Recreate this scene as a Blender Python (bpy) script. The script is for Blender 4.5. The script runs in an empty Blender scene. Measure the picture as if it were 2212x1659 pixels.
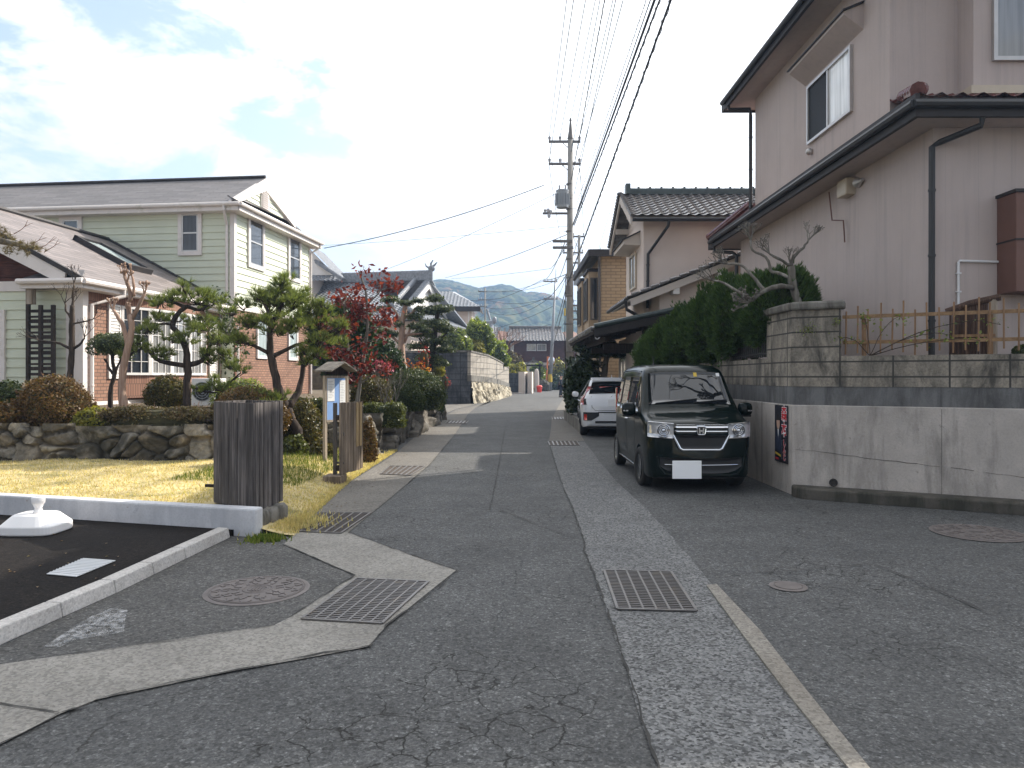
import bpy, bmesh, math, random
import numpy as np
from mathutils import Vector, Matrix

S = bpy.context.scene
COL = S.collection
R = math.radians
# ---------------------------------------------------------------- camera
F, CX, HZ, EYE = 1550.0, 1106.0, 814.0, 1.6       # photo measured at 2212 px width
cam = bpy.data.cameras.new("camera")
cam.sensor_width = 36.0
cam.lens = 36.0 * F / 2212.0
cam.shift_y = (HZ - 829.5) / 2212.0
cam.clip_start = 0.05
cam.clip_end = 5000
camo = bpy.data.objects.new("camera", cam)
COL.objects.link(camo)
camo.location = (0, 0, EYE)
camo.rotation_euler = (R(90), 0, 0)
S.camera = camo
# ---------------------------------------------------------------- sun, sky, exposure
AZ, EL = 52.0, 36.0
SUN = Vector((math.sin(R(AZ)) * math.cos(R(EL)), math.cos(R(AZ)) * math.cos(R(EL)), math.sin(R(EL))))
sl = bpy.data.lights.new("sun", 'SUN')
sl.energy = 4.0
sl.angle = R(0.53)
sl.color = (1.0, 0.93, 0.82)
so = bpy.data.objects.new("sun", sl)
COL.objects.link(so)
so.location = (30, 25, 40)
so.rotation_euler = SUN.to_track_quat('Z', 'Y').to_euler()
S.view_settings.view_transform = 'Standard'
S.view_settings.look = 'None'
S.view_settings.exposure = 1.3
S.view_settings.gamma = 1.0
S.view_settings.use_curve_mapping = False
try:
    S.cycles.use_denoising = True
    S.cycles.max_bounces = 6
    S.cycles.diffuse_bounces = 3
    S.cycles.glossy_bounces = 3
    S.cycles.transmission_bounces = 4
    S.cycles.transparent_max_bounces = 6
    S.cycles.volume_bounces = 0
    S.cycles.volume_step_rate = 4.0
    S.cycles.sample_clamp_indirect = 6.0
except Exception:
    pass
SEED = 3.1
W = bpy.data.worlds.new("World")
S.world = W
W.use_nodes = True
wt = W.node_tree
for n_ in list(wt.nodes):
    wt.nodes.remove(n_)

def wn(t, **kw):
    n = wt.nodes.new(t)
    for k, v in kw.items():
        setattr(n, k, v)
    return n

def wset(sock, v):
    if hasattr(v, 'links'):
        wt.links.new(v, sock)
    else:
        sock.default_value = v

def wm(op, a, b=0.0, c=None, clamp=False):
    n = wn('ShaderNodeMath', operation=op, use_clamp=clamp)
    wset(n.inputs[0], a); wset(n.inputs[1], b)
    if c is not None:
        wset(n.inputs[2], c)
    return n.outputs[0]

sky = wn('ShaderNodeTexSky', sky_type='NISHITA', sun_disc=False, sun_elevation=R(EL), sun_rotation=R(AZ), altitude=50, air_density=1.0, dust_density=1.2, ozone_density=1.0)
tc = wn('ShaderNodeTexCoord')
sp = wn('ShaderNodeSeparateXYZ'); wt.links.new(tc.outputs['Generated'], sp.inputs[0])
zz = wm('ADD', wm('MAXIMUM', sp.outputs[2], 0.0), 0.22)
cb = wn('ShaderNodeCombineXYZ')
wset(cb.inputs[0], wm('DIVIDE', sp.outputs[0], zz)); wset(cb.inputs[1], wm('DIVIDE', sp.outputs[1], zz)); wset(cb.inputs[2], 3.7)
mp_ = wn('ShaderNodeMapping'); wset(mp_.inputs[0], tc.outputs['Generated']); mp_.inputs[3].default_value = (1, 1, 2.3); mp_.inputs[1].default_value = (SEED, 0.3, 1.1)
no = wn('ShaderNodeTexNoise'); wset(no.inputs['Vector'], mp_.outputs[0])
no.inputs['Scale'].default_value = 4.2; no.inputs['Detail'].default_value = 10; no.inputs['Roughness'].default_value = 0.6; no.inputs['Distortion'].default_value = 0.35
no2 = wn('ShaderNodeTexNoise'); wset(no2.inputs['Vector'], cb.outputs[0])
no2.inputs['Scale'].default_value = 3.6; no2.inputs['Detail'].default_value = 6; no2.inputs['Roughness'].default_value = 0.5
dt = wn('ShaderNodeVectorMath', operation='DOT_PRODUCT'); wset(dt.inputs[0], tc.outputs['Generated'])
LB = Vector((-0.66, 1.0, 0.33)).normalized(); dt.inputs[1].default_value = LB
mr = wn('ShaderNodeMapRange', interpolation_type='SMOOTHSTEP'); wset(mr.inputs[0], dt.outputs['Value'])
for i_, v_ in ((1, 0.88), (2, 0.97), (3, 0.0), (4, 0.27)):
    mr.inputs[i_].default_value = v_
msk = wn('ShaderNodeMapRange', interpolation_type='SMOOTHSTEP')
bk = wn('ShaderNodeMapRange', interpolation_type='SMOOTHSTEP'); wset(bk.inputs[0], sp.outputs[1])
for i_, v_ in ((1, 0.25), (2, -0.5), (3, 0.0), (4, 0.20)):
    bk.inputs[i_].default_value = v_
wset(msk.inputs[0], wm('SUBTRACT', wm('SUBTRACT', wm('ADD', no.outputs[0], 0.26), mr.outputs[0]), bk.outputs[0]))
msk.inputs[1].default_value = 0.47; msk.inputs[2].default_value = 0.57
sd = wn('ShaderNodeVectorMath', operation='DOT_PRODUCT'); wset(sd.inputs[0], tc.outputs['Generated']); sd.inputs[1].default_value = SUN
sg = wn('ShaderNodeMapRange', interpolation_type='SMOOTHSTEP'); wset(sg.inputs[0], sd.outputs['Value'])
for i_, v_ in ((1, 0.1), (2, 1.0), (3, 0.0), (4, 6.0)):
    sg.inputs[i_].default_value = v_
cl = wm('MULTIPLY', wm('ADD', wm('MULTIPLY_ADD', no2.outputs[0], -5.0, 9.6), sg.outputs[0]), wm('SUBTRACT', 1.0, wm('MULTIPLY', bk.outputs[0], 2.2)))
cc = wn('ShaderNodeCombineXYZ')
wset(cc.inputs[0], cl); wset(cc.inputs[1], wm('MULTIPLY', cl, 0.985)); wset(cc.inputs[2], wm('MULTIPLY', cl, 0.965))
sk2 = wn('ShaderNodeMix', data_type='RGBA', blend_type='MULTIPLY'); sk2.inputs[0].default_value = 1.0
wset(sk2.inputs[6], sky.outputs[0]); sk2.inputs[7].default_value = (2.3, 1.85, 1.6, 1)
mx = wn('ShaderNodeMix', data_type='RGBA'); wset(mx.inputs[0], msk.outputs[0]); wset(mx.inputs[6], sk2.outputs[2]); wset(mx.inputs[7], cc.outputs[0])
bg = wn('ShaderNodeBackground'); wset(bg.inputs[0], mx.outputs[2]); bg.inputs[1].default_value = 0.085
wo = wn('ShaderNodeOutputWorld'); wt.links.new(bg.outputs[0], wo.inputs[0])

# ---------------------------------------------------------------- coordinates
def P(u, v, Y):
    return Vector(((u - CX) / F * Y, Y, EYE - (v - HZ) / F * Y))

def G(u, v, z=0.0):
    Y = (EYE - z) * F / (v - HZ)
    return Vector(((u - CX) / F * Y, Y, z))

def V(*a):
    return Vector(a)

# ---------------------------------------------------------------- objects
def tag(o, label=None, cat=None, group=None, kind=None):
    if label: o["label"] = label
    if cat: o["category"] = cat
    if group: o["group"] = group
    if kind: o["kind"] = kind
    return o

def thing(name, label, cat, loc=(0, 0, 0), group=None):
    o = bpy.data.objects.new(name, None)
    o.empty_display_size = 0.2
    COL.objects.link(o)
    o.location = loc
    return tag(o, label, cat, group)

def wloc(o):
    v = Vector((0, 0, 0))
    while o is not None:
        v += o.location
        o = o.parent
    return v

def link(name, me, mat, parent=None, smooth=False, loc=None):
    if mat is not None:
        for m in (mat if isinstance(mat, (list, tuple)) else [mat]):
            me.materials.append(m)
    if smooth:
        me.polygons.foreach_set('use_smooth', [True] * len(me.polygons))
    o = bpy.data.objects.new(name, me)
    COL.objects.link(o)
    if parent is not None:
        o.parent = parent
    elif loc is not None:
        o.location = loc
    return o

class MB:
    def __init__(s):
        s.v, s.f, s.m, s.mi = [], [], [], 0

    def add(s, vs, fs):
        b = len(s.v)
        s.v += [tuple(p) for p in vs]
        for f in fs:
            s.f.append([b + i for i in f]); s.m.append(s.mi)

    def poly(s, pts):
        s.add(pts, [list(range(len(pts)))])

    def obox(s, o, a, b, c):
        o, a, b, c = Vector(o), Vector(a), Vector(b), Vector(c)
        if a.cross(b).dot(c) < 0:
            a, b = b, a
        s.add([o, o + a, o + a + b, o + b, o + c, o + a + c, o + a + b + c, o + b + c],
              [(0, 3, 2, 1), (4, 5, 6, 7), (0, 1, 5, 4), (1, 2, 6, 5), (2, 3, 7, 6), (3, 0, 4, 7)])

    def box(s, x0, x1, y0, y1, z0, z1):
        s.obox((x0, y0, z0), (x1 - x0, 0, 0), (0, y1 - y0, 0), (0, 0, z1 - z0))

    def prism(s, pts, ext):
        """closed polygon pts (3D) extruded by vector ext"""
        pts = [Vector(p) for p in pts]; ext = Vector(ext); n = len(pts)
        nn = sum(((pts[i] - pts[0]).cross(pts[(i + 1) % n] - pts[0]) for i in range(1, n - 1)), Vector())
        if nn.dot(ext) > 0:
            pts = pts[::-1]
        s.add(pts + [p + ext for p in pts],
              [list(range(n)), list(range(2 * n - 1, n - 1, -1))] + [(i, i + n, (i + 1) % n + n, (i + 1) % n)[::1] for i in range(n)])

    def tube(s, pts, rad, n=6, cap=True, flat=1.0):
        pts = [Vector(p) for p in pts]
        if not isinstance(rad, (list, tuple)):
            rad = [rad] * len(pts)
        b = len(s.v); rings = []
        up = None
        for i, p in enumerate(pts):
            d = (pts[min(i + 1, len(pts) - 1)] - pts[max(i - 1, 0)])
            if d.length < 1e-9:
                d = Vector((0, 0, 1))
            d.normalize()
            if up is None:
                up = Vector((0, 0, 1)) if abs(d.z) < 0.9 else Vector((1, 0, 0))
            x = up.cross(d)
            if x.length < 1e-6:
                x = Vector((1, 0, 0)).cross(d)
            x.normalize(); y = d.cross(x); up = y
            rings.append([p + (x * math.cos(a) + y * math.sin(a) * flat) * rad[i] for a in [2 * math.pi * k / n for k in range(n)]])
        vs = [q for r in rings for q in r]; fs = []
        for i in range(len(pts) - 1):
            for k in range(n):
                k2 = (k + 1) % n
                fs.append((i * n + k, i * n + k2, (i + 1) * n + k2, (i + 1) * n + k))
        if cap:
            fs.append(list(range(n - 1, -1, -1)))
            fs.append([(len(pts) - 1) * n + k for k in range(n)])
        s.add(vs, fs)

    def lathe(s, c, prof, n=16, axis='z', sx=1.0, sy=1.0):
        c = Vector(c); vs = []; fs = []
        for r, h in prof:
            for k in range(n):
                a = 2 * math.pi * k / n
                p = (r * math.cos(a) * sx, r * math.sin(a) * sy, h)
                if axis == 'y': p = (p[0], h, p[1])
                if axis == 'x': p = (h, p[0], p[1])
                vs.append(c + Vector(p))
        for i in range(len(prof) - 1):
            for k in range(n):
                k2 = (k + 1) % n
                q = (i * n + k, i * n + k2, (i + 1) * n + k2, (i + 1) * n + k)
                fs.append(q if axis != 'y' else q[::-1])
        e = [list(range(n - 1, -1, -1)), [(len(prof) - 1) * n + k for k in range(n)]]
        fs += [x if axis != 'y' else x[::-1] for x in e]
        s.add(vs, fs)

    def ell(s, c, rx, ry, rz, nu=16, nv=9, p=2.0, jit=0.0, rng=None, zmin=-9):
        c = Vector(c); vs = []; fs = []
        sg = lambda x: math.copysign(abs(x) ** (2 / p), x)
        for j in range(nv + 1):
            th = -math.pi / 2 + math.pi * j / nv
            for k in range(nu):
                a = 2 * math.pi * k / nu
                q = 1 + (rng.uniform(-jit, jit) if rng else 0)
                z = sg(math.sin(th)) * rz * q
                vs.append(c + Vector((sg(math.cos(th)) * sg(math.cos(a)) * rx * q, sg(math.cos(th)) * sg(math.sin(a)) * ry * q, max(z, zmin - c.z))))
        for j in range(nv):
            for k in range(nu):
                k2 = (k + 1) % nu
                fs.append((j * nu + k, j * nu + k2, (j + 1) * nu + k2, (j + 1) * nu + k))
        s.add(vs, fs)

    def build(s, name, mat, parent=None, smooth=False, loc=None, label=None, bevel=0.0, kind=None, seg=2):
        off = wloc(parent) if parent is not None else Vector(loc if loc is not None else (0, 0, 0))
        me = bpy.data.meshes.new(name)
        v = np.array(s.v, dtype=np.float64).reshape(-1, 3) - np.array(off)
        me.from_pydata([tuple(x) for x in v], [], s.f)
        if any(s.m):
            me.polygons.foreach_set('material_index', s.m)
        uv = me.uv_layers.new(name="UVMap").data
        A = np.array(s.v, dtype=np.float64)
        for pl in me.polygons:
            n = pl.normal
            if abs(n.z) > 0.97:
                t = Vector((1, 0, 0)); b = Vector((0, 1, 0))
            else:
                t = Vector((-n.y, n.x, 0)).normalized(); b = n.cross(t)
            for li in pl.loop_indices:
                p = Vector(A[me.loops[li].vertex_index])
                uv[li].uv = (p.dot(t), p.dot(b))
        me.update()
        o = link(name, me, mat, parent, smooth, off)
        if bevel:
            md = o.modifiers.new('bevel', 'BEVEL'); md.width = bevel; md.segments = seg; md.limit_method = 'ANGLE'; md.angle_limit = R(35)
            try: md.harden_normals = False
            except Exception: pass
        if label: o["label"] = label
        if kind: o["kind"] = kind
        return o

def np_mesh(name, verts, nper, mat, parent=None, loc=None, extra=None):
    """verts (N*nper,3); each run of nper verts is one polygon"""
    off = np.array(wloc(parent) if parent is not None else (loc if loc is not None else (0, 0, 0)))
    v = (np.asarray(verts, dtype=np.float32).reshape(-1, 3) - off).astype(np.float32)
    n = len(v); m = n // nper
    me = bpy.data.meshes.new(name)
    me.vertices.add(n); me.vertices.foreach_set('co', v.ravel())
    me.loops.add(n); me.loops.foreach_set('vertex_index', np.arange(n, dtype=np.int32))
    me.polygons.add(m)
    me.polygons.foreach_set('loop_start', np.arange(0, n, nper, dtype=np.int32))
    me.polygons.foreach_set('loop_total', np.full(m, nper, dtype=np.int32))
    me.update(calc_edges=True)
    return link(name, me, mat, parent, False, tuple(off) if parent is None else None)

def grid_mesh(name, Vg, mat, parent=None, loc=None, smooth=True, col=None):
    """Vg (a,b,3) grid"""
    off = np.array(wloc(parent) if parent is not None else (loc if loc is not None else (0, 0, 0)))
    a, b, _ = Vg.shape
    v = (Vg.reshape(-1, 3) - off).astype(np.float32)
    i = np.arange(a * b).reshape(a, b)
    q = np.stack([i[:-1, :-1], i[:-1, 1:], i[1:, 1:], i[1:, :-1]], -1).reshape(-1, 4)
    me = bpy.data.meshes.new(name)
    me.vertices.add(len(v)); me.vertices.foreach_set('co', v.ravel())
    me.loops.add(q.size); me.loops.foreach_set('vertex_index', q.ravel().astype(np.int32))
    me.polygons.add(len(q))
    me.polygons.foreach_set('loop_start', np.arange(0, q.size, 4, dtype=np.int32))
    me.polygons.foreach_set('loop_total', np.full(len(q), 4, dtype=np.int32))
    me.update(calc_edges=True)
    if col is not None:
        ca = me.color_attributes.new(name="tone", type='FLOAT_COLOR', domain='POINT')
        c4 = np.ones((a * b, 4), dtype=np.float32); c4[:, 0] = c4[:, 1] = c4[:, 2] = col.ravel()
        ca.data.foreach_set('color', c4.ravel())
    return link(name, me, mat, parent, smooth, tuple(off) if parent is None else None)

# ---------------------------------------------------------------- materials
class NB:
    def __init__(s, name):
        s.mat = bpy.data.materials.new(name); s.mat.use_nodes = True
        s.t = s.mat.node_tree; s.p = s.t.nodes['Principled BSDF']; s.out = s.t.nodes['Material Output']
        s._c = {}

    def n(s, t, **kw):
        n = s.t.nodes.new(t)
        for k, v in kw.items(): setattr(n, k, v)
        return n

    def set(s, sock, v):
        if hasattr(v, 'links'): s.t.links.new(v, sock)
        elif isinstance(v, (tuple, list)) and len(v) == 3 and sock.type == 'RGBA': sock.default_value = (*v, 1)
        else: sock.default_value = v

    def co(s, kind='Object'):
        if 'tc' not in s._c: s._c['tc'] = s.n('ShaderNodeTexCoord')
        return s._c['tc'].outputs[kind]

    def map(s, vec, scale=(1, 1, 1), loc=(0, 0, 0), rot=(0, 0, 0)):
        m = s.n('ShaderNodeMapping'); s.set(m.inputs[0], vec); m.inputs[1].default_value = loc; m.inputs[2].default_value = rot; m.inputs[3].default_value = scale
        return m.outputs[0]

    def noise(s, vec, scale, detail=4, rough=0.55, dist=0.0, color=False):
        n = s.n('ShaderNodeTexNoise'); s.set(n.inputs['Vector'], vec)
        n.inputs['Scale'].default_value = scale; n.inputs['Detail'].default_value = detail; n.inputs['Roughness'].default_value = rough; n.inputs['Distortion'].default_value = dist
        return n.outputs[1 if color else 0]

    def vor(s, vec, scale, feature='F1', out=0, rand=1.0):
        n = s.n('ShaderNodeTexVoronoi', feature=feature); s.set(n.inputs['Vector'], vec); n.inputs['Scale'].default_value = scale
        n.inputs['Randomness'].default_value = rand
        return n.outputs[out]

    def ramp(s, fac, stops, interp='LINEAR'):
        r = s.n('ShaderNodeValToRGB'); s.set(r.inputs[0], fac); e = r.color_ramp.elements; r.color_ramp.interpolation = interp
        while len(e) > 1: e.remove(e[-1])
        for i, (p, c) in enumerate(stops):
            x = e[0] if i == 0 else e.new(p)
            x.position = p
            x.color = (*c, 1) if isinstance(c, (tuple, list)) else (c, c, c, 1)
        return r.outputs[0]

    def mix(s, fac, a, b, blend='MIX'):
        m = s.n('ShaderNodeMix', data_type='RGBA', blend_type=blend); s.set(m.inputs[0], fac); s.set(m.inputs[6], a); s.set(m.inputs[7], b)
        return m.outputs[2]

    def math(s, op, a, b=0.0, clamp=False):
        m = s.n('ShaderNodeMath', operation=op, use_clamp=clamp); s.set(m.inputs[0], a); s.set(m.inputs[1], b)
        return m.outputs[0]

    def sep(s, vec):
        m = s.n('ShaderNodeSeparateXYZ'); s.set(m.inputs[0], vec); return m.outputs

    def bump(s, h, strength=0.3, dist=0.01, prev=None):
        b = s.n('ShaderNodeBump'); s.set(b.inputs['Height'], h); b.inputs['Strength'].default_value = strength; b.inputs['Distance'].default_value = dist
        if prev is not None: s.set(b.inputs['Normal'], prev)
        return b.outputs[0]

    def fin(s, col=None, rough=0.7, nrm=None, spec=0.5, metal=0.0, coat=0.0):
        if col is not None: s.set(s.p.inputs['Base Color'], col)
        s.set(s.p.inputs['Roughness'], rough); s.p.inputs['Specular IOR Level'].default_value = spec
        s.set(s.p.inputs['Metallic'], metal)
        if coat: s.p.inputs['Coat Weight'].default_value = coat; s.p.inputs['Coat Roughness'].default_value = 0.03
        if nrm is not None: s.set(s.p.inputs['Normal'], nrm)
        return s.mat

def sc(c, k):
    return tuple(min(1.0, x * k) for x in c)

def M(name, c, rough=0.7, var=0.15, scale=3.0, bump=0.0, bscale=40.0, spec=0.5, metal=0.0, coat=0.0, stain=None, bd=0.01):
    b = NB(name); v = b.co()
    f = b.noise(v, scale, 6, 0.6)
    col = b.ramp(f, [(0.3, sc(c, 1 - var)), (0.7, sc(c, 1 + var))])
    if stain:
        f2 = b.noise(v, stain[1], 5, 0.65, 0.6)
        col = b.mix(b.ramp(f2, [(stain[2], 0.0), (stain[2] + 0.14, 1.0)]), col, stain[0])
    nr = b.bump(b.noise(v, bscale, 4, 0.6), bump, bd) if bump else None
    return b.fin(col, rough, nr, spec, metal, coat)

def m_asphalt(name, dark, light, crack=True, spec=.3):
    b = NB(name); v = b.co()
    a = b.vor(v, 95.0, out=1); ag = b.sep(a)[0]
    f = b.noise(v, 1.3, 5, 0.6); fine = b.noise(v, 60, 3, 0.7)
    base = b.ramp(f, [(0.3, dark), (0.7, light)])
    spk = b.ramp(ag, [(0.0, 0.6), (0.55, 0.97), (0.92, 1.2), (0.988, 1.9)])
    col = b.mix(1.0, base, spk, 'MULTIPLY')
    col = b.mix(b.ramp(fine, [(0.38, 0.6), (0.56, 0.0)]), col, sc(dark, 0.45))
    # darker worn lanes and oily patches
    a2 = b.sep(b.vor(v, 46.0, out=1))[0]
    col = b.mix(1.0, col, b.ramp(a2, [(0.0, 0.55), (0.22, 0.92), (0.8, 1.05), (0.97, 1.5)]), 'MULTIPLY')
    pit = b.noise(v, 22, 4, 0.75)
    col = b.mix(b.ramp(pit, [(0.60, 0.0), (0.68, 0.7)]), col, sc(dark, 0.3))
    big = b.noise(b.map(v, (1.0, 0.35, 1)), 0.55, 4, 0.6)
    col = b.mix(b.ramp(big, [(0.42, 0.0), (0.68, 0.30)]), col, sc(dark, 0.7))
    h = fine
    nr = b.bump(b.math('ADD', b.math('MULTIPLY', ag, 0.6), fine), 0.55, 0.006)
    if crack:
        dn = b.noise(v, 4.5, 4, 0.6, color=True)
        vv = b.mix(0.16, v, dn, 'ADD')
        e1 = b.vor(vv, 4.6, 'DISTANCE_TO_EDGE', 0)
        e2 = b.vor(b.map(vv, (1, 1, 1), (5.3, 2.2, 0)), 0.62, 'DISTANCE_TO_EDGE', 0)
        m1 = b.ramp(b.noise(v, 0.55, 2, 0.5), [(0.55, 0.0), (0.62, 1.0)])
        sx_ = b.sep(v)
        for cx_, cy_, rx_, ry_ in ((-.12, 3.45, .75, 1.0), (-.75, 3.1, .5, .5), (2.9, 8.7, 1.3, .35), (-1.35, 7.9, .6, .5), (.55, 8.3, .3, .6)):
            dd = b.math('ADD', b.math('POWER', b.math('ABSOLUTE', b.math('DIVIDE', b.math('SUBTRACT', sx_[0], cx_), rx_)), 2.0), b.math('POWER', b.math('ABSOLUTE', b.math('DIVIDE', b.math('SUBTRACT', sx_[1], cy_), ry_)), 2.0))
            m1 = b.math('MAXIMUM', m1, b.ramp(b.math('ADD', dd, b.math('MULTIPLY', b.noise(v, 2.5, 3, .6), .8)), [(.9, 1.0), (1.5, 0.0)]))
        c1 = b.math('MULTIPLY', b.ramp(e1, [(0.008, 1.0), (0.027, 0.0)]), m1)
        c2 = b.math('MULTIPLY', b.ramp(e2, [(0.0012, 1.0), (0.0035, 0.0)]), b.ramp(b.noise(v, 0.8, 3, 0.6), [(0.47, 0.0), (0.56, 1.0)]))
        cm = b.math('MAXIMUM', c1, c2)
        brk = b.ramp(b.noise(v, 14, 3, 0.6), [(0.36, 0.0), (0.5, 1.0)])
        cm = b.math('MULTIPLY', cm, brk)
        col = b.mix(b.math('MULTIPLY', cm, 0.93), col, (0.012, 0.011, 0.009))
    return b.fin(col, 0.85, nr, spec)

def m_concrete(name, c, agg=60.0, contrast=0.25, stain=0.25, stains=(0.05, 0.05, 0.045), bump=0.4):
    b = NB(name); v = b.co()
    a = b.sep(b.vor(v, agg, out=1))[0]
    a2 = b.noise(v, agg * 0.8, 3, 0.7)
    f = b.noise(v, 1.6, 6, 0.62)
    base = b.ramp(f, [(0.3, sc(c, 0.82)), (0.7, sc(c, 1.12))])
    col = b.mix(1.0, base, b.ramp(a, [(0.0, 1 - contrast * 1.8), (0.5, 1.0), (1.0, 1 + contrast)]), 'MULTIPLY')
    col = b.mix(b.ramp(a2, [(0.38, contrast), (0.55, 0.0)]), col, sc(c, 0.35))
    col = b.mix(b.ramp(b.sep(b.vor(v, agg * .45, out=1))[0], [(0.0, contrast * 1.1), (.3, 0.0)]), col, sc(c, .4))
    s1 = b.ramp(b.noise(v, 0.9, 6, 0.65, 0.5), [(0.5, 0.0), (0.75, stain)])
    col = b.mix(s1, col, stains)
    return b.fin(col, 0.85, b.bump(b.math('ADD', a, a2), bump, 0.006), 0.3)

def m_wallstain(name, c, dark, scale=1.2, amt=0.8, thr=0.5, drip=True, bump=0.25):
    """concrete wall with dark mossy runs"""
    b = NB(name); v = b.co()
    f = b.noise(v, 2.2, 6, 0.65)
    col = b.ramp(f, [(0.28, sc(c, 0.78)), (0.72, sc(c, 1.12))])
    fine = b.noise(v, 45, 4, 0.7)
    col = b.mix(b.ramp(fine, [(0.3, 0.3), (0.55, 0.0)]), col, sc(c, 0.5))
    st = b.noise(b.map(v, (2.6, 2.6, 0.55)), scale, 7, 0.68, 0.4)
    col = b.mix(b.ramp(st, [(thr, 0.0), (thr + 0.2, amt)]), col, dark)
    sp_ = b.noise(v, 9, 5, 0.7)
    col = b.mix(b.ramp(sp_, [(0.62, 0.0), (0.72, 0.5)]), col, sc(dark, 0.8))
    return b.fin(col, 0.88, b.bump(fine, bump, 0.008), 0.3)

def m_block(name, c, mortar, dark, bw=0.4, bh=0.2, amt=0.75, thr=0.46, msize=0.012):
    b = NB(name); uv = b.co('UV'); v = b.co()
    br = b.n('ShaderNodeTexBrick'); b.set(br.inputs['Vector'], uv)
    br.offset = 0.0 if bw > 0.5 else 0.5
    br.inputs['Color1'].default_value = (*sc(c, 0.9), 1); br.inputs['Color2'].default_value = (*sc(c, 1.15), 1); br.inputs['Mortar'].default_value = (*mortar, 1)
    br.inputs['Scale'].default_value = 1.0; br.inputs['Mortar Size'].default_value = msize; br.inputs['Mortar Smooth'].default_value = 0.25
    br.inputs['Bias'].default_value = 0.0; br.inputs['Brick Width'].default_value = bw; br.inputs['Row Height'].default_value = bh
    col = br.outputs[0]
    st = b.noise(b.map(v, (2.2, 2.2, 0.8)), 1.5, 7, 0.68, 0.5)
    col = b.mix(b.ramp(st, [(thr, 0.0), (thr + 0.22, amt)]), col, dark)
    fine = b.noise(v, 38, 4, 0.7)
    col = b.mix(b.ramp(fine, [(0.32, 0.45), (0.55, 0.0)]), col, sc(dark, 1.2))
    nr = b.bump(br.outputs[1], -0.5, 0.012)
    return b.fin(col, 0.88, b.bump(fine, 0.3, 0.006, nr), 0.3)

def m_brick(name, c1, c2, mortar, bw=0.24, bh=0.075, ms=0.008, var=0.3):
    b = NB(name); uv = b.co('UV'); v = b.co()
    br = b.n('ShaderNodeTexBrick'); b.set(br.inputs['Vector'], uv)
    br.inputs['Color1'].default_value = (*c1, 1); br.inputs['Color2'].default_value = (*c2, 1); br.inputs['Mortar'].default_value = (*mortar, 1)
    br.inputs['Scale'].default_value = 1.0; br.inputs['Mortar Size'].default_value = ms; br.inputs['Mortar Smooth'].default_value = 0.1
    br.inputs['Brick Width'].default_value = bw; br.inputs['Row Height'].default_value = bh; br.inputs['Bias'].default_value = 0.0
    col = b.mix(b.ramp(b.noise(v, 1.5, 5, 0.6), [(0.35, 0.0), (0.7, var)]), br.outputs[0], sc(c1, 0.5))
    return b.fin(col, 0.8, b.bump(br.outputs[1], -0.6, 0.01), 0.3)

def m_wood(name, c1, c2, axis='z', scale=1.0, rough=0.8, bump=0.4):
    b = NB(name); v = b.co()
    s_ = {'z': (14, 14, 0.7), 'x': (0.7, 14, 14), 'y': (14, 0.7, 14)}[axis]
    f = b.noise(b.map(v, tuple(q * scale for q in s_)), 2.2, 7, 0.65, 0.3)
    f2 = b.noise(v, 2.0, 4, 0.6)
    col = b.ramp(f, [(0.25, sc(c1, 0.7)), (0.45, c1), (0.62, c2), (0.8, sc(c2, 1.35))])
    col = b.mix(b.ramp(f2, [(0.4, 0.0), (0.75, 0.45)]), col, sc(c1, 0.6))
    gi_ = b.n('ShaderNodeNewGeometry')
    col = b.mix(1.0, col, b.ramp(gi_.outputs['Random Per Island'], [(0, .72), (1, 1.25)]), 'MULTIPLY')
    return b.fin(col, rough, b.bump(f, bump, 0.008), 0.25)

def m_leaf(name, cols, trans=0.3, rough=0.45, spec=0.4, patch=0.5):
    """cols: list of colours spread over the leaves at random"""
    b = NB(name)
    g = b.n('ShaderNodeNewGeometry')
    k = len(cols)
    col = b.ramp(g.outputs['Random Per Island'], [(i / max(1, k - 1), c) for i, c in enumerate(cols)])
    f = b.noise(b.co(), 2.2, 3, 0.6)
    col = b.mix(b.ramp(f, [(0.35, patch), (0.6, 0.0)]), col, sc(cols[0], 0.75))
    b.fin(col, rough, None, spec)
    tr = b.n('ShaderNodeBsdfTranslucent'); b.set(tr.inputs[0], b.mix(1.0, col, (1.5, 1.5, 0.7), 'MULTIPLY'))
    ms = b.n('ShaderNodeMixShader'); ms.inputs[0].default_value = trans
    b.t.links.new(b.p.outputs[0], ms.inputs[1]); b.t.links.new(tr.outputs[0], ms.inputs[2]); b.t.links.new(ms.outputs[0], b.out.inputs[0])
    return b.mat

def m_stone(name, cols, dark, scale=1.0, moss=0.6):
    b = NB(name); v = b.co()
    at = b.n('ShaderNodeAttribute', attribute_name='tone')
    col = b.ramp(at.outputs['Fac'], [(i / (len(cols) - 1), c) for i, c in enumerate(cols)])
    f = b.noise(v, 6 * scale, 7, 0.68, 0.4)
    col = b.mix(b.ramp(f, [(0.35, 0.75), (0.62, 0.0)]), col, sc(cols[0], 0.45))
    f3 = b.noise(v, 1.3 * scale, 5, 0.65, 0.6)
    col = b.mix(b.ramp(f3, [(0.44, 0.0), (0.60, moss)]), col, dark)
    f2 = b.noise(v, 30 * scale, 4, 0.7)
    return b.fin(col, 0.9, b.bump(b.math('ADD', f, f2), 0.5, 0.015), 0.25)

def m_tile(name, c, rough=0.28, var=0.35):
    b = NB(name); v = b.co()
    f = b.noise(v, 1.1, 5, 0.6); f2 = b.noise(v, 7, 3, 0.6)
    col = b.ramp(f2, [(0.3, sc(c, 1 - var)), (0.7, sc(c, 1 + var))])
    rg = b.ramp(f, [(0.3, rough * 0.8), (0.7, rough * 1.5)])
    return b.fin(col, rg, b.bump(b.noise(v, 25, 3, 0.6), 0.12, 0.01), 0.6)

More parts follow.
